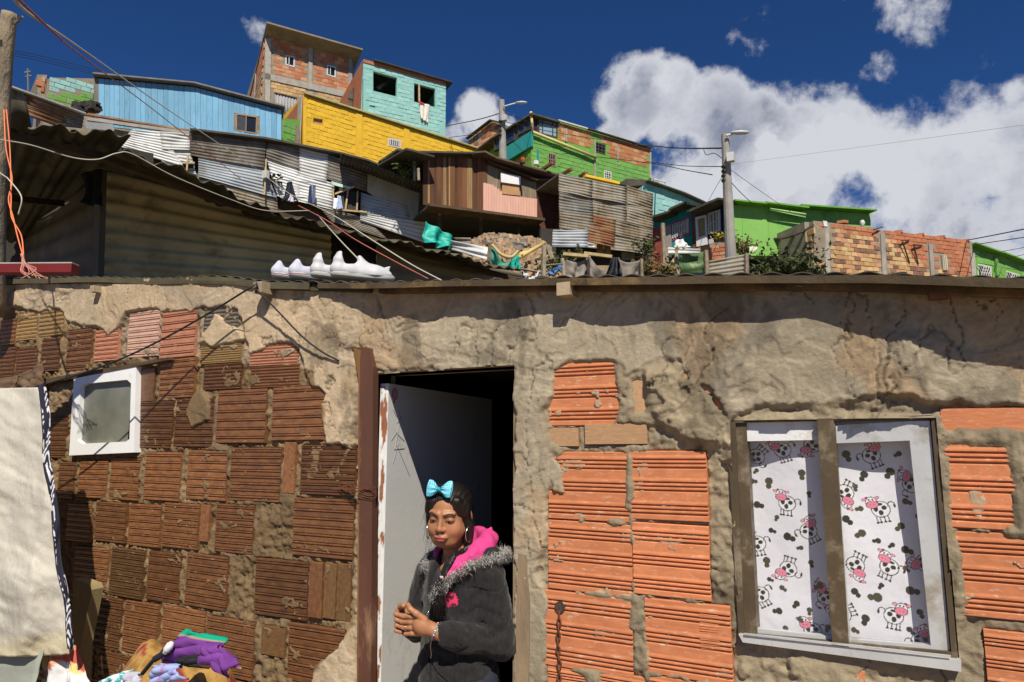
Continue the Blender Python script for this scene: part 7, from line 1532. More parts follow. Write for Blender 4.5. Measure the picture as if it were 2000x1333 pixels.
def shoes():
    up_ = mat('white_shoe_leather', (.50, .51, .54), .55, .05, 9, bump=.1, bscale=120, rnd=.03); cv = mat('white_canvas', (.50, .51, .60), .85, .05, 9, bump=.2, bscale=200, rnd=.02); so_ = mat('white_rubber', (.44, .44, .42), .6, .08, 9, rnd=0, stain=(.5, .45, .35), stain_amt=.15, stain_scale=20)
    def shoe(x, y, d, yaw, canvas, label, s=1.0, nm='sneaker'):
        t = thing(nm, at(x, y, d), label, 'sneaker', 'white sneakers drying on the roof')
        v = Vol((-.06, -.16, -.01), (.06, .17, .125), .004)
        # toe at +y, heel at -y
        v.cap((0, -.105, .03), (0, -.06, .035), .034, .036, .02); v.cap((0, -.06, .03), (.004, .06, .022), .034, .038, .02); v.cap((.004, .06, .022), (.006, .105, .018), .040, .032, .02)
        v.cap((0, -.115, .04), (0, -.095, .075 if canvas else .082), .030, .026, .015); v.cap((0, -.01, .060), (.003, .085, .030), .026, .030, .02); v.cap((0, .012, .062), (0, -.016, .092), .017, .010, .008)
        if not canvas: v.cap((0, -.105, .080), (0, -.100, .098), .029, .024, .008); v.cap((0, .0, .07), (0, -.016, .100), .018, .010, .012)
        v.ell((0, -.066, .095), (.040, .034, .042), .010, 'sub')
        sl, (X, Y, Z_) = v.sub((0, 0, 0), .3); v.d[sl] = np.maximum(v.d[sl], .012-Z_)
        V, Q = v.out(); c, sn = cos(yaw), sin(yaw)
        def tr(V): V = V*s; return np.stack([V[:, 0]*c-V[:, 1]*sn, V[:, 0]*sn+V[:, 1]*c, V[:, 2]], -1)+np.array(t.location)
        mesh('upper', tr(V), None, cv if canvas else up_, t, True, quads=Q)
        B = MB(); pr = [(-.035, -.10), (-.028, -.128), (0, -.14), (.028, -.128), (.036, -.10), (.034, -.03), (.036, .03), (.042, .08), (.034, .125), (.010, .143), (-.018, .135), (-.036, .10), (-.036, .03), (-.031, -.03)]
        zs = [(0, .96), (.004, 1.02), (.020, 1.03), (.024, .99)]; n = len(pr)
        Vv = np.array([(a*k, b_*k, z) for z, k in zs for a, b_ in pr]); Fc = [(i*n+j, i*n+(j+1) % n, (i+1)*n+(j+1) % n, (i+1)*n+j) for i in range(3) for j in range(n)]+[tuple(range(n))[::-1], tuple(3*n+i for i in range(n))]
        mesh('sole', tr(Vv), Fc, so_, t, True)
        if canvas:
            Vv = np.array([(a*k, b_*k, z) for z, k in ((.0145, 1.036), (.0175, 1.037)) for a, b_ in pr]); mesh('red_stripe', tr(Vv), [(j, (j+1) % n, n+(j+1) % n, n+j) for j in range(n)], mat('maroon_line', (.35, .04, .07), .6, rnd=0), t, True)
            Vv = np.array([(a*k, b_*k, z) for z, k in ((.006, 1.028), (.0085, 1.03)) for a, b_ in pr]); mesh('blue_stripe', tr(Vv), [(j, (j+1) % n, n+(j+1) % n, n+j) for j in range(n)], mat('navy_line', (.03, .04, .12), .6, rnd=0), t, True)
        else:
            Vv = np.array([(a*k, b_*k, z) for z, k in ((.022, 1.032), (.0245, 1.030)) for a, b_ in pr]); mesh('sole_seam', tr(Vv), [(j, (j+1) % n, n+(j+1) % n, n+j) for j in range(n)], mat('seam_grey', (.25, .25, .28), .7, rnd=0), t, True)
            for k in range(4):
                B = MB(); y0 = -.005+k*.02; z0 = .086-k*.009; B.tube([tr(np.array([[-.018, y0, z0]]))[0], tr(np.array([[0, y0+.004, z0+.006]]))[0], tr(np.array([[.018, y0, z0]]))[0]], .0022, 5); B.build('lace', up_, t, True)
    B_ = lambda x, y, d: (x, y, d)
    vd = YAW-.02   # pointing away into the picture
    shoe(580, 549, 2.95, vd-.85, True, 'leftmost white canvas sneaker, heel towards us', .78); shoe(620, 549, 2.92, vd-.95, True, 'second canvas sneaker from the left with maroon sole line', .85)
    shoe(664, 547, 2.86, vd-1.0, False, 'white leather sneaker with a padded heel, left one of its pair', .86); shoe(708, 546, 2.80, vd-1.15, False, 'largest white leather sneaker, right one of its pair', .90)
    tag(cloth('shoe_tongue', [at(735, 528, 2.85), at(762, 521, 2.88), at(757, 543, 2.86), at(745, 546, 2.84)], mat('pale_tongue', (.62, .62, .66), .7, rnd=0), None, 8, 8, .006, 1, seed=2, thick=.003), 'pulled out shoe tongue to the right of the largest sneaker', 'shoe tongue')
shoes()

# ------------------------------------------------------------------ clothes line and hanging sheet at the left
def leftstuff():
    tip = onY(497, 562, -.08)
    wire([tip+(0, -.0, .01), onY(400, 617, -.10), onY(300, 672, -.15), onY(200, 716, -.22), onY(85, 752, -.30), onY(-60, 790, -.38)], .0042, M_BLACK, 'black cable tied to the rafter end and carrying the hanging sheet', 'clothes line', name='clothes_line', seg=5)
    wire([tip, onY(540, 605, -.065), onY(590, 657, -.05), onY(630, 688, -.03), onY(662, 705, -.022)], .0038, M_BLACK, 'short loose end of black cable hanging down on the plaster', seg=6)
    B = MB(); B.tube([tip+(.0, .01, .02), tip+(.015, .0, .0), tip+(.0, .01, -.02)], .005, 6); tag(B.build('knot', M_BLACK), 'cable knot around the rafter end', 'knot')
    # hanging sheet: cream cloth with a black and white border strip
    nu, nv = 90, 130; V = []; C = []
    R = [(76, 752), (86, 850), (96, 960), (112, 1080), (125, 1180), (138, 1262)]; Lx = -330
    bot = lambda u: 1262-25*u+28*math.sin(u*3+.6)
    for i in range(nu):
        u = i/(nu-1)
        for j in range(nv):
            v = j/(nv-1); yy = 752+(1262-752)*v; xr = float(np.interp(yy, [p[1] for p in R], [p[0] for p in R]))+3*math.sin(v*17)
            uu = 1-(1-u)**1.0; x = xr+(Lx-xr)*uu; y0 = 757+(x-76)*(-.02)+(0 if u < .3 else 14*(u-.3)); y1 = bot(u); y = y0+(y1-y0)*v
            w = u*1.0
            fold = .040*(abs(sin(u*10-v*2.6+1.2*float(fbm(u*3, v*3, 7.7, 2))))-.6)*(.3+.7*v)+.018*(float(fbm((u*.6+v)*22, (v*.5-u)*7, 5.3, 4))-.5)+.03*(float(fbm(u*6, v*4, 3.3, 4))-.5)+.030*(float(fbm(u*9+v*7, v*5-u*4, 8.3, 3))-.5)*v
            V.append(onY(x, y, -.34-.16*u-.10*sin(v*2.4)*(.4+.6*u)+fold))
    V = np.array(V); U, VV = np.meshgrid(np.linspace(0, 1, nu), np.linspace(0, 1, nv), indexing='ij')
    c = np.tile(np.array((.47, .445, .385)), (nu, nv, 1)); yel = sstep(.5, .7, fbm(U*4, VV*5, 2.2, 4))[..., None]*sstep(.45, .9, VV)[..., None]; c = c*(1-yel*.5)+np.array((.55, .46, .24))*yel*.5
    c *= (.9+.2*fbm(U*20, VV*20, 1.0, 3)[..., None]); k = nv; a = np.array([i*nv+j for i in range(nu-1) for j in range(nv-1)])
    t = thing('hanging_sheet', (float(V[:, 0].mean()), float(V[:, 1].mean()), float(V[:, 2].min())), 'off white sheet with zebra striped border hanging from the black cable at the left', 'sheet')
    o = mesh('cloth_body', V, None, mat('cream_sheet', (1, 1, 1), .9, .05, 4, attr=True, bump=.6, bscale=16, bdet=9.0, bdist=.02, rnd=0, stretch=(1, 1, .5)), t, True, cols=c.reshape(-1, 3), quads=np.stack([a, a+k, a+k+1, a+1], -1)); o.modifiers.new('s', 'SOLIDIFY').thickness = .003
    nu2, nv2 = 26, 420; V = []; U, VV = np.meshgrid(np.linspace(0, 1, nu2), np.linspace(0, 1, nv2), indexing='ij')
    for i in range(nu2):
        u = i/(nu2-1)
        for j in range(nv2):
            v = j/(nv2-1); yy = 752+515*v; xr = float(np.interp(yy, [p[1] for p in R], [p[0] for p in R]))+3*math.sin(v*17)
            V.append(onY(xr-3+(17-5*v)*u, yy+u*3, -.352-.10*sin(v*2.4)*.4+.006*sin(v*30+u*3)+.012*u))
    s = np.sin(VV*150+4*np.sin(U*5+VV*40)+6*fbm(U*3, VV*30, 1.2, 3)); w = (s > .15) & (U > .12) & (fbm(U*2, VV*9, 4.0, 2) > .42)
    c = np.where(w[..., None], np.array((.62, .62, .68)), np.array((.018, .018, .035))); k = nv2; a = np.array([i*k+j for i in range(nu2-1) for j in range(k-1)])
    o = mesh('zebra_border', V, None, mat('zebra_cloth', (1, 1, 1), .9, .02, 4, attr=True, rnd=0), t, True, cols=c.reshape(-1, 3), quads=np.stack([a, a+k, a+k+1, a+1], -1)); o.modifiers.new('s', 'SOLIDIFY').thickness = .003
    # grey tarp under the sheet
    tag(cloth('tarpaulin', [onY(-330, 1262, -.42), onY(98, 1226, -.36), onY(62, 1420, -.40), onY(-330, 1500, -.5)], mat('grey_green_tarp', (.30, .32, .28), .8, .15, 3, rnd=0, bump=.2), None, 40, 30, .03, 2, seed=12, thick=.003, wr=.9), 'grey green tarpaulin bundle below the hanging sheet', 'tarpaulin')
    # bag of printed cloth
    cols = []
    nu, nv = 44, 44; U, VV = np.meshgrid(np.linspace(0, 1, nu), np.linspace(0, 1, nv), indexing='ij')
    c = np.tile(np.array((.62, .62, .64)), (nu, nv, 1)); top = VV < .32+.06*np.sin(U*9); c[top] = (.55, .33, .20); n_ = fbm(U*7, VV*9, 5.0, 3); c[top & (n_ > .52)] = (.45, .09, .06); c[top & (n_ < .42)] = (.70, .52, .20); c[(~top) & (n_ > .60)] = (.30, .20, .18)
    c[(U > .52) & (U < .72) & (VV > .5) & (VV < .85)] = (.02, .02, .03)
    tag(cloth('printed_cloth', [onY(80, 1240, -.34), onY(150, 1262, -.30), onY(188, 1420, -.33), onY(72, 1420, -.36)], mat('printed_cotton', (1, 1, 1), .9, .05, 6, attr=True, rnd=0), None, nu, nv, .05, 2.2, seed=21, thick=.003, cols=c.reshape(-1, 3), wr=1.0, rag=.1), 'white cloth with red and ochre printed top lying below the hanging sheet', 'cloth')
    # timber block behind the sheet
    B = MB(); B.slab([onY(x, y, -.12) for x, y in [(143, 1130), (176, 1142), (180, 1152), (158, 1262), (150, 1420), (138, 1420)]], (0, -1, 0), .05); tag(B.build('plank', mat('yellow_plank', (.34, .27, .13), .85, .3, 8, rnd=0, stretch=(1, 1, .3))), 'yellowish wooden plank leaning on the wall beside the zebra border', 'plank')
    # crumpled dark cloth and bark on the wall, upper left
    tag(cloth('sack_rag', [onY(30, 740, -.05), onY(80, 712, -.06), onY(74, 760, -.07), onY(42, 765, -.07)], mat('brown_rag', (.16, .10, .06), .9, .4, 20, rnd=0), None, 18, 16, .03, 2, seed=8, rag=.3, wr=1.5), 'crumpled brown rag stuck on the wall above the hanging sheet', 'rag')
    tag(cloth('sack_rag', [onY(-40, 745, -.08), onY(28, 735, -.05), onY(24, 775, -.06), onY(-40, 775, -.08)], mat('brown_rag', (.16, .10, .06)), None, 18, 16, .03, 2, seed=18, rag=.3, wr=1.5), 'second crumpled brown rag at the left edge above the sheet', 'rag')
leftstuff()

# ------------------------------------------------------------------ heap of clothes in front of the wall
def heap():
    c0 = onY(345, 1333, -.33)
    # blanket mound
    nu, nv = 90, 70; V = []; hx = .44; hy = .27
    U, VV = np.meshgrid(np.linspace(-1, 1, nu), np.linspace(-1, 1, nv), indexing='ij')
    topz = onY(345, 1248, -.33)[2]
    r2 = np.clip(U**2+VV**2*.9, 0, 1.6); Hh = np.exp(-(U/.78)**4-(VV/.8)**2)
    X = c0[0]+U*hx*1.0-.01; Y = c0[1]+VV*hy; Zz = topz-.62*(1-Hh)-.0+.05*(fbm(U*3, VV*3, 6.0, 4)-.5)*2*Hh+.02*np.sin(U*14+VV*6)*Hh
    rose = fbm(U*9, VV*9, 3.0, 3); c = np.tile(np.array((.36, .21, .06)), (nu, nv, 1)); c[rose > .56] = (.24, .035, .03); c[(rose < .40)] = (.25, .14, .035); c *= (.8+.4*fbm(U*60, VV*60, 1., 2)[..., None])
    k = nv; a = np.array([i*k+j for i in range(nu-1) for j in range(k-1)]); V = np.stack([X, Y, Zz], -1).reshape(-1, 3)
    o = tag(mesh('blanket', V, None, mat('golden_blanket', (1, 1, 1), .95, .1, 30, attr=True, bump=.6, bscale=90, rnd=0), None, True, cols=c.reshape(-1, 3), quads=np.stack([a, a+k, a+k+1, a+1], -1)), 'golden brown patterned blanket bundled under the washing heap', 'blanket'); o.modifiers.new('s', 'SOLIDIFY').thickness = .006
    # bench that carries the heap
    t = thing('bench', (c0[0], c0[1]+.02, 0), 'rough wooden bench under the heap of washing', 'bench'); z = topz-.30
    B = MB(); B.box((c0[0], c0[1]+.02, z-.02), 1.0, .42, .04); B.build('seat', M_WOODG, t)
    for sx in (-.44, .44):
        for sy in (-.17, .17): B = MB(); B.box((c0[0]+sx, c0[1]+.02+sy, (z-.04)/2), .05, .05, z-.04); B.build('leg', M_WOODG, t)
    G = 'washing piled on the blanket'
    def garment(name, pts, m, lab, cat, bulge=.05, seed=1, n=26, thick=.005, Y0=-.50, cols=None):
        """pts: px outline as four corners on the near face of the heap"""
        c = [onY(x, y, Y0+dy) for x, y, dy in pts]; V = []
        for i in range(n):
            for j in range(n):
                u = i/(n-1); v = j/(n-1); p = (c[0]*(1-u)+c[1]*u)*(1-v)+(c[3]*(1-u)+c[2]*u)*v
                b = bulge*(sin(pi*u)*.6+sin(pi*v)*.5)+.045*(float(fbm(u*2.6+seed, v*2.6, seed, 3))-.5)+.012*abs(sin(u*5+v*9+seed))+.010*sin(u*9+v*5+seed); e = .02*(float(fbm(u*1.5, v*1.5, seed+3, 2))-.5)
                V.append(p+np.array([e*.35, -b, b*.35+e*.4*(abs(u-.5)+abs(v-.5))]))
        k = n; a = np.array([i*k+j for i in range(k-1) for j in range(k-1)]); o = mesh(name, V, None, m, None, True, cols=cols, quads=np.stack([a, a+k, a+k+1, a+1], -1)); o.modifiers.new('s', 'SOLIDIFY').thickness = thick
        return tag(o, lab, cat, G)
    pu = mat('purple_cotton', (.17, .045, .27), .9, .2, 6, bump=.3, bscale=120, rnd=0); gr = mat('emerald_trim', (.0, .36, .22), .8, .1, rnd=0); tn = mat('tan_hem', (.45, .28, .14), .9, rnd=0)
    n = 26; U, VV = np.meshgrid(np.linspace(0, 1, n), np.linspace(0, 1, n), indexing='ij'); shc = np.tile(np.array((.17, .045, .27)), (n, n, 1)); shc[VV < .17] = (0, .36, .22); shc[(VV > .17) & (VV < .21)] = (.45, .28, .14); shc[(VV > .95)] = (.45, .28, .14)
    sh = garment('shorts', [(364, 1228, .0), (446, 1250, .02), (474, 1306, .0), (334, 1296, -.02)], mat('shorts_print', (1, 1, 1), .9, .2, 6, attr=True, bump=.3, bscale=120, rnd=0), 'purple shorts with emerald waistband on top of the washing heap', 'shorts', .05, 3, cols=shc.reshape(-1, 3))
    n = 26; U, VV = np.meshgrid(np.linspace(0, 1, n), np.linspace(0, 1, n), indexing='ij')
    g2 = garment('shorts_leg', [(402, 1262, -.01), (446, 1258, .0), (470, 1296, .0), (452, 1326, -.02)], pu, 'purple', 'x', .03, 4, n=16); g2.parent = sh; g2.location = [p-q for p, q in zip(g2.location, sh.location)]
    for k in ('label', 'category', 'group'): del g2[k]
    garment('black_garment', [(372, 1288, -.02), (412, 1280, -.02), (424, 1306, -.03), (366, 1300, -.04)], mat('black_jersey', (.015, .015, .018), .9, rnd=0), 'black garment tucked under the purple shorts', 'garment', .03, 6, n=18)
    n = 26; U, VV = np.meshgrid(np.linspace(0, 1, n), np.linspace(0, 1, n), indexing='ij')
    c = np.tile(np.array((.30, .38, .66)), (n, n, 1)); c[np.abs(((U*3+VV*1.5) % 1)-.5) < .07] = (.40, .10, .28)
    garment('top', [(312, 1300, -.03), (360, 1296, -.03), (372, 1326, -.05), (300, 1345, -.05)], mat('print_blue', (1, 1, 1), .9, .05, 5, attr=True, rnd=0), 'periwinkle blue child top with magenta piping at the front of the heap', 'top', .03, 8, n=n, cols=c.reshape(-1, 3))
    c = np.tile(np.array((.55, .68, .70)), (n, n, 1)); nn = fbm(U*9, VV*9, 2.0, 3); c[nn > .58] = (.05, .30, .32); c[nn < .38] = (.7, .72, .72)
    garment('garment', [(215, 1330, -.02), (262, 1310, -.02), (268, 1345, -.04), (195, 1352, -.03)], mat('print_aqua', (1, 1, 1), .9, .05, 5, attr=True, rnd=0), 'pale aqua printed garment at the left of the heap', 'garment', .03, 9, n=n, cols=c.reshape(-1, 3))
    garment('grey_cloth', [(258, 1318, -.03), (284, 1312, -.03), (286, 1350, -.05), (262, 1350, -.05)], mat('grey_lilac', (.42, .42, .50), .9, .1, 5, rnd=0), 'grey lilac cloth between the aqua and the blue garment', 'cloth', .02, 10, n=16)
    B = MB(); B.tube(bez([onY(278, 1316, -.56), onY(300, 1290, -.58), onY(318, 1278, -.58), onY(330, 1264, -.57)], 6), [.006]*7+[.010]*6+[.012]*6, 8); so_ = tag(B.build('sock', mat('black_sock', (.02, .02, .025), .9, rnd=0), None, True), 'long black sock with a white toe at the left of the heap', 'sock', G)
    B = MB(); B.tube(bez([onY(322, 1275, -.585), onY(330, 1264, -.585), onY(336, 1256, -.575)], 6), [.007]*3+[.011]*7+[.008]*3, 8); B.build('sock_toe', mat('white_sock', (.7, .7, .74), .9, rnd=0), so_, True)
heap()

# ------------------------------------------------------------------ chain through the hole in the brick
def chain():
    t = thing('rusty_chain', onY(1094, 1333, -.03), 'rusty chain hanging out of a hole in the orange brick right of the door', 'chain')
    p = onY(1094, 1186, -.005); B = MB(); k = 14; B.tube([p+(0, .004, 0), p+(0, -.0045, 0)], .0165, 14); B.build('brick_hole', M_INT, t)
    z = p[2]-.004; y = -.012
    for i in range(26):
        c = np.array([p[0]-.003+.002*sin(i*.9), y if i > 1 else y+.004, z]); ax = i % 2; u = np.array([1, 0, 0]) if ax == 0 else np.array([.3, -.95, 0]); P = []
        for q in np.linspace(0, 2*pi, 15)[:-1]: P.append(c+u*.0058*cos(q)+np.array([0, 0, 1])*.0125*sin(q))
        B = MB(); B.tube(P, .0025, 6, closed=True); B.build('link', M_RUSTW, t, True); z -= .0195
        y = min(y, -.012)
chain()
# ------------------------------------------------------------------ the girl in the doorway
def doorstep():
    B = MB(); V = []; x0, x1, y0, y1 = DOOR_X0+.012, DOOR_X1-.012, -.42, .55
    B.poly([(x0-.1, y0-.02, 0), (x1+.1, y0-.02, 0), (x1, y1, 0), (x0, y1, 0), (x0-.08, y0, .205), (x1+.08, y0, .205), (x1, y1, .205), (x0, y1, .205)], [(4, 5, 6, 7), (0, 1, 5, 4), (1, 2, 6, 5), (2, 3, 7, 6), (3, 0, 4, 7)])
    tag(B.build('doorstep', M_CONC), 'worn concrete doorstep under the girl in the doorway', 'doorstep')
doorstep()
def person():
    r0 = onY(897, 1100, -.02); root = thing('person', (r0[0], r0[1], .205), 'girl in charcoal jacket with turquoise bow leaning in the doorway, hands clasped', 'person')
    root.rotation_euler = (0, 0, radians(-13)); root.scale = (.865,)*3
    def ML(name, V, Q=None, F=None, m=None, parent=root, smooth=True, cols=None):
        V = np.asarray(V, float); tmp = mesh(name, V-V.mean(0)*0, F, m, None, smooth, cols=cols, quads=Q)
        # mesh() recentred the vertices; put them back in the figure's own frame
        o_ = np.array([V[:, 0].mean(), V[:, 1].mean(), V[:, 2].min()]); tmp.location = o_; tmp.parent = root
        if parent is not root:
            q_ = parent; acc = np.zeros(3)
            while q_ is not root: acc += np.array(q_.location); q_ = q_.parent
            tmp.parent = parent; tmp.location = o_-acc
        return tmp
    def MLB(name, B, m, parent=root, smooth=True): return ML(name, np.array(B.V), None, B.F, m, parent, smooth)
    def rotz(a): c, s = cos(a), sin(a); return np.array([[c, -s, 0], [s, c, 0], [0, 0, 1]])
    def rotx(a): c, s = cos(a), sin(a); return np.array([[1, 0, 0], [0, c, -s], [0, s, c]])
    def roty(a): c, s = cos(a), sin(a); return np.array([[c, 0, s], [0, 1, 0], [-s, 0, c]])
    Rh = rotz(radians(24))@rotx(radians(10))@roty(radians(2.5)); Ch = np.array([-.012, -.045, 1.398])
    H = lambda p: Ch+Rh@np.asarray(p, float)
    # ---- body, one continuous surface
    v = Vol((-.31, -.33, -.005), (.31, .22, 1.56), .0029)
    he = lambda c, r, k=.01, mode='add', Rl=None: v.ell(H(c), r, k, mode, Rh if Rl is None else Rh@Rl)
    hc = lambda a, b, ra, rb, k=.01, mode='add': v.cap(H(a), H(b), ra, rb, k, mode)
    # torso and legs under the clothes
    v.cap((0, .005, .86), (0, .0, .98), .105, .09, .05); v.ell((0, .0, 1.11), (.135, .085, .15), .05); v.cap((-.115, .01, 1.195), (.115, .01, 1.195), .040, .040, .04)
    for s in (-1, 1):
        v.cap((.075*s, 0, .80), (.08*s, -.01, .44), .075, .045, .05); v.cap((.08*s, -.01, .44), (.085*s, .02, .08), .046, .030, .02); v.cap((.085*s, .03, .035), (.09*s, -.11, .025), .030, .022, .02)
    v.cap((.138, .01, 1.18), (.176, .035, .97), .038, .033, .03); v.cap((.176, .035, .97), (.085, -.165, 1.018), .034, .024, .015)
    v.cap((-.15, .01, 1.18), (-.215, -.01, .97), .040, .033, .03); v.cap((-.215, -.01, .97), (-.095, -.160, 1.018), .034, .024, .015)
    v.cap((0, .018, 1.20), tuple(H((0, .022, -.075))), .050, .046, .03)
    # head
    he((0, .012, .030), (.072, .088, .076), .02); he((0, -.018, -.030), (.058, .066, .080), .025); he((0, -.045, -.082), (.028, .028, .022), .025)
    for s in (-1, 1):
        he((.038*s, -.048, -.034), (.027, .024, .030), .022); hc((.050*s, -.02, -.045), (.030*s, -.045, -.078), .020, .018, .02)
        hc((.012*s, -.079, .026), (.044*s, -.066, .027), .0085, .007, .012); he((.031*s, -.090, .004), (.017, .013, .011), .010, 'sub'); he((.031*s, -.0675, .003), (.0165, .0135, .0115), .004)
        hc((.019*s, -.0795, -.001), (.044*s, -.068, .000), .0016, .0012, .0035); he((.0115*s, -.087, -.029), (.0080, .0085, .0068), .005)
        he((.078*s, .012, -.008), (.010, .018, .030), .006)
    hc((0, -.081, .014), (0, -.094, -.022), .0058, .0085, .010); he((0, -.096, -.0265), (.0105, .0080, .0078), .006); hc((0, -.090, -.042), (0, -.087, -.050), .006, .006, .006)
    he((0, -.083, -.058), (.024, .010, .011), .012); he((0, -.0905, -.0545), (.0205, .0065, .0050), .003); he((0, -.0885, -.0655), (.0175, .0075, .0062), .003)
    hc((-.0235, -.0835, -.0635), (0, -.0885, -.0595), .0011, .0009, .003, 'sub'); hc((.0235, -.0835, -.0635), (0, -.0885, -.0595), .0011, .0009, .003, 'sub'); he((0, -.080, -.076), (.016, .008, .004), .006, 'sub')
    # hands, each finger a chain of its own
    def hand(pal, R3, wr, kn, th, fing):
        v.cap(wr, pal, .0235, .026, .016); v.ell(pal, R3, .014, 'add')
        for j, P in enumerate(fing):
            rr = (.0096, .0098, .0093, .0082)[j]
            for a in range(len(P)-1): v.cap(P[a], P[a+1], rr*(1-.07*a), rr*(1-.07*(a+1)), .0035 if a else .006)
        for a in range(len(th)-1): v.cap(th[a], th[a+1], .0115-.0012*a, .0105-.0012*a, .005)
    fl = []
    for j in range(4):
        z = 1.074-.0192*j; b = np.array([-.004+.003*abs(j-1), -.236+.002*j, z]); L = (1., 1.08, 1.0, .82)[j]
        fl.append([b+(.018, .010, .0), b, b+np.array([-.030*L, -.006, -.004]), b+np.array([-.044*L, .014, -.008]), b+np.array([-.030*L, .030, -.008])])
    hand(np.array([.032, -.216, 1.047]), (.032, .020, .036), (.085, -.168, 1.020), None, [(.050, -.215, 1.068), (.030, -.236, 1.088), (.008, -.244, 1.101), (-.008, -.240, 1.112)], fl)
    fr = []
    for j in range(4):
        z = 1.078-.0190*j; b = np.array([-.078, -.226+.002*j, z]); L = (1., 1.05, .98, .82)[j]
        fr.append([b+(-.012, .016, .0), b, b+np.array([.018*L, -.024, -.003]), b+np.array([.038*L, -.018, -.006]), b+np.array([.044*L, .006, -.008])])
    hand(np.array([-.080, -.200, 1.050]), (.024, .026, .036), (-.095, -.162, 1.020), None, [(-.080, -.205, 1.080), (-.060, -.228, 1.098), (-.036, -.236, 1.104)], fr)
    V, Q = v.out()
    p = (V-Ch)@Rh; x, y, z = p.T; ax = np.abs(x); front = y < -.04; onh = (np.linalg.norm(p, axis=1) < .17)
    skin = np.array((.36, .165, .082)); c = np.tile(skin, (len(V), 1)); nn = fbm(V[:, 0]*25, V[:, 1]*25, V[:, 2]*25, 3); c *= (.88+.24*nn)[:, None]
    def blend(m, col, a=1.0):
        m = (np.clip(m, 0, 1)*a)[:, None]; c[:] = c*(1-m)+np.array(col)*m
    hm = onh*1.0
    blend(hm*front*sstep(1.35, .5, np.hypot((ax-.036)/.022, (z+.030)/.02)), (.50, .19, .11), .5)
    lips = sstep(1.12, .86, np.hypot(x/.0225, (z+.0610)/(.0118*(1-.25*np.clip(ax/.024, 0, 1))))); blend(hm*front*(y < -.068)*lips, (.42, .085, .085), .85); blend(hm*front*(y < -.07)*sstep(.0022, .0008, np.abs(z+.0597+.16*ax))*(ax < .023), (.14, .025, .03), .8)
    bz = .0205+.0075*sstep(.008, .036, ax)-.008*sstep(.038, .054, ax); blend(hm*front*sstep(.0052, .0026, np.abs(z-bz))*sstep(.010, .014, ax)*sstep(.053, .046, ax), (.035, .018, .012), .88)
    ez = .0005+.0012*(ax-.031)/.014-.0012*((ax-.031)/.014)**2; blend(hm*front*sstep(1.2, .6, np.hypot((ax-.031)/.020, (z-.006)/.013)), (.15, .06, .035), .6)  # skin darkened round the eyes, socket shadow put into the colour
    eye = np.hypot((ax-.031)/.0125, (z+.0022)/.0040); blend(hm*front*sstep(1.15, .85, eye), (.33, .25, .22), .85); blend(hm*front*sstep(1.15, .9, eye)*sstep(.0056, .0036, np.abs(x-np.sign(x)*.031-.001)), (.010, .006, .005), .95); blend(hm*front*sstep(.0026, .0012, np.abs(z-.0026+.0025*((ax-.031)/.0135)**2))*(np.abs(ax-.031) < .0150), (.008, .005, .004), .95)
    blend(hm*front*sstep(.0045, .002, np.hypot(ax-.0065, z+.0385))*(y < -.085), (.08, .02, .015), .8)
    sk = mat('skin', (1, 1, 1), .48, .04, 30, attr=True, bump=.04, bscale=250, rnd=0, spec=.4)
    _b = sk.node_tree.nodes['Principled BSDF']; _b.inputs['Subsurface Weight'].default_value = .12; _b.inputs['Subsurface Radius'].default_value = (.012, .005, .003); _b.inputs['Subsurface Scale'].default_value = .5
    ML('body', V, Q, m=sk, cols=c)
    # ---- trousers and shoes
    t = Vol((-.24, -.2, .03), (.24, .2, .92), .007); t.ell((0, .0, .84), (.145, .115, .09), .04)
    for s in (-1, 1): t.cap((.078*s, 0, .80), (.082*s, -.01, .44), .088, .060, .05); t.cap((.082*s, -.01, .44), (.087*s, .02, .08), .060, .050, .02)
    V, Q = t.out(); ML('trousers', V, Q, m=mat('dark_denim', (.025, .03, .05), .85, .2, 20, rnd=0, bump=.3, bscale=200))
    for s in (-1, 1):
        t = Vol((-.06, -.18, -.002), (.06, .09, .10), .005); t.cap((0, .04, .045), (0, -.11, .030), .042, .036, .02); t.d = np.maximum(t.d, -np.meshgrid(*[t.lo[i]+np.arange(t.d.shape[i])*t.h for i in range(3)], indexing='ij')[2]); V, Q = t.out()
        ML('shoe', V+np.array([.088*s, 0, 0]), Q, m=mat('dark_shoe', (.03, .03, .03), .6, rnd=0))
    # ---- shirt
    t = Vol((-.20, -.20, .95), (.20, .16, 1.26), .005); t.ell((0, -.004, 1.10), (.143, .100, .155), .03); t.cap((-.11, .01, 1.195), (.11, .01, 1.195), .046, .046, .04); t.ell((-.005, -.085, 1.245), (.050, .06, .055), .015, 'sub'); t.cap((0, .02, 1.2), (0, -.01, 1.3), .055, .055, .01, 'sub')
    V, Q = t.out(); cc = np.tile(np.array((.030, .028, .030)), (len(V), 1)); pr = (fbm(V[:, 0]*60, V[:, 2]*60, 3.0, 3) > .43) & (np.hypot((V[:, 0]-.02)/.055, (V[:, 2]-1.10)/.055) < 1) & (V[:, 1] < 0); cc[pr] = (.62, .03, .10)
    cm_ = mat('black_shirt', (1, 1, 1), .9, .05, 20, attr=True, rnd=0); ML('shirt', V, Q, m=cm_, cols=cc)
    # ---- jacket
    j = Vol((-.34, -.27, .69), (.34, .22, 1.33), .0038)
    j.ell((0, .0, 1.11), (.148, .112, .175), .03); j.ell((0, -.008, .95), (.145, .122, .17), .05); j.ell((0, .0, .84), (.155, .128, .115), .05); j.cap((-.04, 0, .74), (.04, 0, .74), .130, .130, .05); j.cap((-.125, .012, 1.205), (.125, .012, 1.205), .050, .050, .04); j.ell((0, .03, 1.20), (.14, .08, .07), .04)
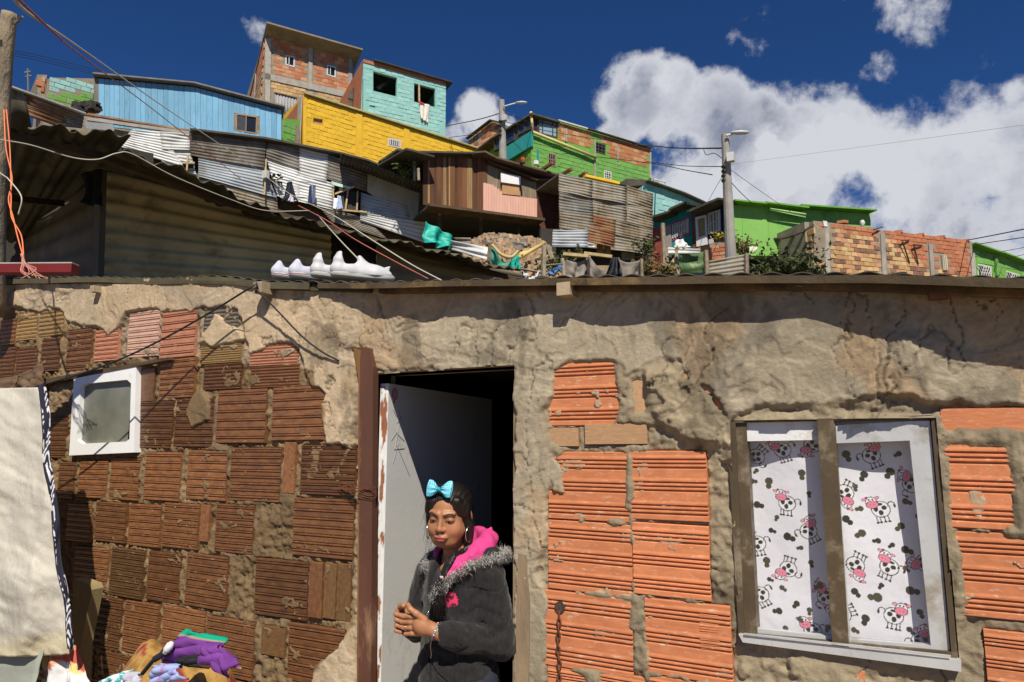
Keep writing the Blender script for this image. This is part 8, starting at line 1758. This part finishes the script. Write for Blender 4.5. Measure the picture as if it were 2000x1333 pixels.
    j.cap((.140, .012, 1.180), (.178, .040, .965), .058, .052, .03); j.cap((.178, .040, .965), (.105, -.135, 1.008), .054, .044, .02); j.cap((.105, -.135, 1.008), (.080, -.168, 1.019), .041, .036, .008)
    j.cap((-.155, .012, 1.175), (-.222, -.005, .965), .064, .056, .03); j.cap((-.222, -.005, .965), (-.115, -.130, 1.008), .058, .044, .02); j.cap((-.115, -.130, 1.008), (-.095, -.158, 1.018), .041, .036, .008)
    for s in (-1, 1): j.cap((.105*s, -.138, 1.008), (.100*s, -.148, 1.012), .046, .045, .004)
    sl, (X, Y, Z_) = j.sub((0, 0, 1.03), .5)
    # folds: elbow, waist, hem
    def ridge(a, b, amp, w, ph): return amp*np.exp(-((a)/w)**2)*b
    dl = np.linalg.norm(np.stack([X-.17, Y-.0, Z_-.965], -1), axis=-1); W_ = fbm(X*9, Y*9, Z_*9, 4, .55)-.5; W2 = np.abs(fbm(X*6+3, Y*6, Z_*11, 3)-.5)
    st = np.sin((Z_*58+X*34-Y*30)+8*fbm(X*7, Y*7, Z_*7, 3))
    near = np.exp(-(dl/.15)**2)
    j.d[sl] += -(W_*.030+.0095*(np.abs(st)-.5)*near+.005*(.25-W2*2)) + .0020*np.sin(Z_*90+6*W_)*np.exp(-((Z_-.90)/.05)**2)
    # pocket seam and pocket opening, shoulder seam
    seam = np.abs((Z_-1.165)+.35*(X-.16)-.05*np.sin(Y*9)); j.d[sl] += .0035*np.exp(-(seam/.0035)**2)*(X > .11)
    pk = np.abs((Z_-.875)+.75*(X-.03)); j.d[sl] += .0060*np.exp(-(pk/.0038)**2)*(X > -.02)*(X < .13)*(Y < 0); j.d[sl] -= .0040*np.exp(-((pk-.010)/.006)**2)*(X > -.02)*(X < .13)*(Y < 0)
    j.ell((-.012, -.125, 1.185), (.045, .085, .125), .010, 'sub'); j.cap((0, .0, 1.22), (0, -.03, 1.36), .068, .085, .012, 'sub'); j.cap((-.012, -.17, 1.08), (-.012, -.16, .70), .004, .006, .006, 'sub')
    sl, (X, Y, Z_) = j.sub((0, 0, 1.03), .5)
    # make it a shell: hollow inside, open below
    j.d = np.maximum(j.d, -(j.d+.007)); j.d[sl] = np.maximum(j.d[sl], (.728+.004*np.sin(X*40)-Z_))
    # cuffs open
    j.cap((.075, -.172, 1.020), (.06, -.20, 1.02), .034, .034, .003, 'sub'); j.cap((-.090, -.163, 1.019), (-.08, -.20, 1.02), .034, .034, .003, 'sub')
    V, Q = j.out(); cc = np.tile(np.array((.019, .018, .019)), (len(V), 1)); fz = fbm(V[:, 0]*160, V[:, 1]*160, V[:, 2]*60, 2); cc *= (.55+.9*fz)[:, None]
    pr = (np.hypot((V[:, 0]-.055)/.030, (V[:, 2]-1.115)/.032)+.5*(fbm(V[:, 0]*70, V[:, 2]*70, 1.0, 3)-.5) < .95) & (V[:, 1] < -.06); cc[pr] = (.66, .035, .12); pr2 = pr & (fbm(V[:, 0]*120, V[:, 2]*120, 5.0, 2) > .56); cc[pr2] = (.05, .02, .03)
    zp = (np.abs(V[:, 0]+.012) < .006) & (V[:, 1] < -.08); cc[zp] = (.015, .015, .015)
    jm = mat('charcoal_jacket', (1, 1, 1), .88, .12, 30, attr=True, bump=.35, bscale=260, rnd=0, spec=.15, sheen=.15)
    jk = ML('jacket', V, Q, m=jm, cols=cc)
    # ---- hood: pink fleece lining and grey fur edge
    t = Vol((-.20, -.18, 1.10), (.20, .19, 1.40), .0045)
    HP = bez([(.046, -.118, 1.185), (.074, -.078, 1.232), (.092, -.005, 1.268), (.084, .062, 1.300), (.040, .100, 1.306), (-.045, .100, 1.300), (-.098, .045, 1.272), (-.092, -.010, 1.245), (-.070, -.060, 1.215)], 5)
    n_ = len(HP)
    for i in range(n_-1):
        rr = lambda k: .010+.0225*math.sin(pi*min(1, max(0, k/(n_-1)))*.96+.06)**.8
        t.cap(HP[i], HP[i+1], rr(i), rr(i+1), .012)
    sl, (X, Y, Z_) = t.sub((0, 0, 1.25), .4); t.d[sl] += -.030*(fbm(X*19, Y*19, Z_*19, 3)-.5)-.0035*np.sin(X*60+Y*50+Z_*70+5*fbm(X*8, Y*8, Z_*8, 2))
    t.cap((0, .0, 1.2), tuple(H((0, .0, -.02))), .060, .074, .008, 'sub')
    V, Q = t.out(); ML('hood_lining', V, Q, m=mat('pink_fleece', (.60, .05, .22), .95, .15, 30, rnd=0, bump=.5, bscale=150), parent=jk)
    t = Vol((-.24, -.12, 1.08), (.24, .24, 1.36), .006); t.cap((.12, .04, 1.235), (-.10, .06, 1.23), .055, .055, .03); t.ell((0, .105, 1.20), (.12, .06, .09), .04); V, Q = t.out(); ML('hood', V, Q, m=mat('charcoal_hood', (.019, .018, .019), .9, .2, 30, rnd=0, bump=.3, bscale=200), parent=jk)
    rr = random.Random(3); B = MB(); B2 = MB()
    FP = bez([(.020, -.148, 1.120), (.055, -.128, 1.175), (.100, -.085, 1.222), (.150, -.020, 1.250), (.182, .040, 1.262), (.150, .100, 1.262), (.06, .150, 1.25), (-.06, .150, 1.25), (-.140, .08, 1.25), (-.150, .0, 1.235), (-.095, -.09, 1.20)], 10)
    for i in range(6500):
        k = rr.random()*(len(FP)-1.01); a = FP[int(k)]*(1-k%1)+FP[int(k)+1]*(k%1); q = a+np.array([rr.gauss(0, .010), rr.gauss(0, .010), rr.gauss(0, .008)])
        d = np.array([rr.gauss(0, 1), rr.gauss(-.25, 1), rr.gauss(-.05, .9)]); d[:2] += a[:2]*5; d /= np.linalg.norm(d); L = rr.uniform(.013, .030); u = np.cross(d, (0, 0, 1)); u = u/np.linalg.norm(u)*.0010; u2 = np.cross(d, u/.0010)*.0010
        bend = np.array([0, 0, -.25*L]); (B if i % 3 else B2).poly([q-u, q+u, q+u2, q+d*L+bend], [(0, 1, 3), (1, 2, 3), (2, 0, 3)])
    for i, (b_, m_) in enumerate(((B, mat('grey_fur', (.62, .60, .57), .8, .3, 60, rnd=0)), (B2, mat('dark_fur', (.20, .19, .18), .8, .3, 60, rnd=0)))): tag(MLB('fur_trim', b_, m_, jk), kind='stuff')
    # ---- hair
    t = Vol((-.16, -.20, 1.22), (.16, .14, 1.55), .0035)
    ht = lambda c, r, k=.01, mode='add': t.ell(H(c), r, k, mode, Rh)
    ht((0, .020, .036), (.081, .097, .083), .01); ht((0, .055, -.020), (.070, .060, .085), .03)
    for s in (-1, 1): t.cap(H((.070*s, -.015, .045)), H((.076*s, .004, -.045)), .017, .015, .015); t.cap(H((.052*s, -.052, .070)), H((.072*s, -.020, .02)), .016, .013, .015)
    t.cap(H((-.074, .008, -.03)), H((-.062, .03, -.10)), .016, .014, .012); t.cap(H((.074, .01, -.03)), H((.068, .012, -.10)), .022, .020, .012)
    ht((0, -.090, -.018), (.057, .060, .078), .010, 'sub'); ht((.004, -.098, .038), (.048, .052, .046), .012, 'sub')
    sl, (X, Y, Z_) = t.sub(H((0, 0, 0)), .2); pp = np.stack([X, Y, Z_], -1)-Ch; pp = pp@Rh; t.d[sl] += -.0010*np.sin(pp[..., 0]*520+20*fbm(X*9, Y*9, Z_*9, 2))*(pp[..., 2] > -.1)
    V, Q = t.out(); hmx = mat('black_hair', (.012, .009, .008), .42, .3, 80, rnd=0, bump=.4, bscale=300, spec=.5, stretch=(3, 3, .4)); hair = ML('hair', V, Q, m=hmx)
    # braid
    BP = bez([H((.070, .012, -.085)), H((.070, -.010, -.125)), np.array([.062, -.098, 1.258]), np.array([.056, -.122, 1.225]), np.array([.050, -.135, 1.195])], 8)
    t = Vol((-.05, -.22, 1.14), (.15, .04, 1.40), .003); L = 0
    for i in range(len(BP)-1):
        s = (-1)**i; a = BP[i]; d = BP[i+1]-BP[i]; u = np.cross(d, (0, 1, .3)); u /= np.linalg.norm(u); f = 1-.45*i/len(BP)
        t.cap(a+u*.011*s*f, a-u*.003*s*f+d*1.5, .0115*f, .0085*f, .003)
    V, Q = t.out(); br = ML('braid', V, Q, m=hmx, parent=hair)
    B = MB(); e = BP[-1]; B.tube([e+(0, 0, .006), e-(0, 0, .004)], .009, 8); MLB('hair_band', B, mat('pale_band', (.6, .45, .42), .6, rnd=0), br)
    B = MB()
    for i in range(260):
        a = e+np.array([rr.gauss(0, .004), rr.gauss(0, .003), 0]); sp = np.array([rr.gauss(-.006, .016), rr.gauss(-.012, .007), -rr.uniform(.07, .145)]); P = [a, a+sp*.35+(0, -.006, 0), a+sp*.7+(rr.gauss(0, .003), -.006, 0), a+sp]
        B.tube(P, [.0016, .0018, .0013, .0004], 3, cap=False)
    tag(MLB('hair_tail', B, hmx, br), kind='stuff')
    B = MB()
    for i in range(120):
        s = rr.choice((-1, -1, 1)); a = H((s*.078+rr.gauss(0, .003), rr.uniform(-.02, .05), rr.uniform(-.06, .09))); sp = np.array([rr.gauss(-.004, .012)-.006, rr.gauss(-.004, .01), -rr.uniform(.03, .13)]); B.tube(bez([a, a+sp*.4+(rr.gauss(0, .006), 0, .0), a+sp], 3), .00035, 3, cap=False)
    for i in range(90):
        a = H((rr.uniform(-.05, .05), rr.uniform(-.07, .05), .112)); a = H((rr.uniform(-.06, .06), rr.uniform(-.05, .07), rr.uniform(.085, .112))); sp = np.array([rr.gauss(0, .02), rr.gauss(0, .02), rr.uniform(0, .014)]); B.tube([a, a+sp], .0003, 3, cap=False)
    tag(MLB('loose_hair', B, hmx, hair), kind='stuff')
    # ---- bow
    bowc = H((-.012, -.062, .112)); Rb = Rh@rotx(radians(-28)); n = 34; bm = mat('turquoise_bow', (1, 1, 1), .6, .05, 9, attr=True, rnd=0, bump=.05); bow = None
    for s in (-1, 1):
        U, VV = np.meshgrid(np.linspace(0, 1, n), np.linspace(-1, 1, n), indexing='ij'); wd = .0065+.0245*np.sin(np.clip(U*1.25, 0, 1)*pi/2)**1.2
        X = s*(.004+.040*U+.004*(1-VV**2)*U); Z_ = VV*wd+.006*s*U*0+.004*U; Y = -.010*np.sin(U*pi*.9)*(1-VV**2)-.004*np.cos(VV*9)*(1-U)-.002
        P = np.stack([X, Y, Z_], -1).reshape(-1, 3); Vf = bowc+P@Rb.T; Vb = bowc+(P*np.array([1, -1, 1])+np.array([0, .004, 0]))@Rb.T
        gx = (X*1/.0066); gz = (Z_/.0066); dx = (gx+.5*(np.floor(gz) % 2)) % 1-.5; dz = gz % 1-.5; dot = np.hypot(dx, dz) < .25
        cc = np.where(dot[..., None], np.array((.75, .88, .90)), np.array((.02, .42, .60))).reshape(-1, 3)
        V = np.concatenate([Vf, Vb]); k = n; a = np.array([i*k+q for i in range(n-1) for q in range(k-1)]); q1 = np.stack([a, a+k, a+k+1, a+1], -1); Q = np.concatenate([q1, q1[:, ::-1]+n*n])
        o = ML('bow_loop' if bow else 'bow', V, Q, m=bm, cols=np.concatenate([cc, cc]), parent=bow or hair)
        if bow is None: bow = hair
    t = Vol(bowc-.02, bowc+.02, .002); t.ell(bowc+Rb@np.array([0, -.004, 0]), (.0055, .006, .008), .003); V, Q = t.out(); ML('bow_knot', V, Q, m=mat('bow_knot', (.02, .38, .55), .6, rnd=0), parent=hair)
    # ---- earrings, ring and bracelet
    em = mat('silver', (.75, .70, .60), .2, .05, rnd=0, metal=1.0, bump=0)
    for s in (-1, 1):
        c_ = H((.083*s, -.004, -.062)); B = MB(); B.tube([c_+Rh@np.array([.006*sin(a)*s, .028*sin(a), .030*cos(a)]) for a in np.linspace(0, 2*pi, 25)[:-1]], .0019, 6, closed=True); MLB('earring', B, em)
    f = fl[2]; a = np.array(f[1])*.45+np.array(f[2])*.55; B = MB(); d = np.array(f[2])-np.array(f[1]); d /= np.linalg.norm(d); u = np.cross(d, (0, 0, 1)); u /= np.linalg.norm(u); w = np.cross(d, u); B.tube([a+(u*cos(q)+w*sin(q))*.0104 for q in np.linspace(0, 2*pi, 17)[:-1]], .0012, 5, closed=True); MLB('ring', B, em)
    wv = np.array([.068, -.182, 1.027]); d = np.array([.053, -.048, -.027]); d = np.array([.8, -.6, .0]); d = np.array([.085-.032, -.168+.216, 1.02-1.047]); d /= np.linalg.norm(d); u = np.cross(d, (0, 0, 1)); u /= np.linalg.norm(u); w = np.cross(d, u)
    bc = [(.03, .35, .65), (.75, .7, .6), (.55, .03, .08), (.02, .25, .55), (.6, .5, .1)]
    for i in range(22):
        a = 2*pi*i/22; B = MB(); q = wv+(u*cos(a)+w*sin(a))*.0262; B.tube([q-w*.0032, q-w*.0016, q+w*.0016, q+w*.0032], [.001, .0036, .0036, .001], 6); MLB('bead', B, mat('bead_%s' % ('blue', 'cream', 'crimson', 'sapphire', 'gold')[i % 5], bc[i % 5], .3, rnd=0))
    B = MB(); q = wv+np.array([-.005, -.01, -.026]); B.tube(bez([q, q+(-.002, -.004, -.02), q+(.002, -.004, -.045), q+(0, -.004, -.062)], 4), .0009, 5); MLB('thread', B, em)
    # draw cord / zip pull
    B = MB(); B.tube([(-.022, -.118, 1.08), (-.026, -.137, 1.055), (-.022, -.140, 1.02)], .002, 5); MLB('zip', B, em, jk)
person()
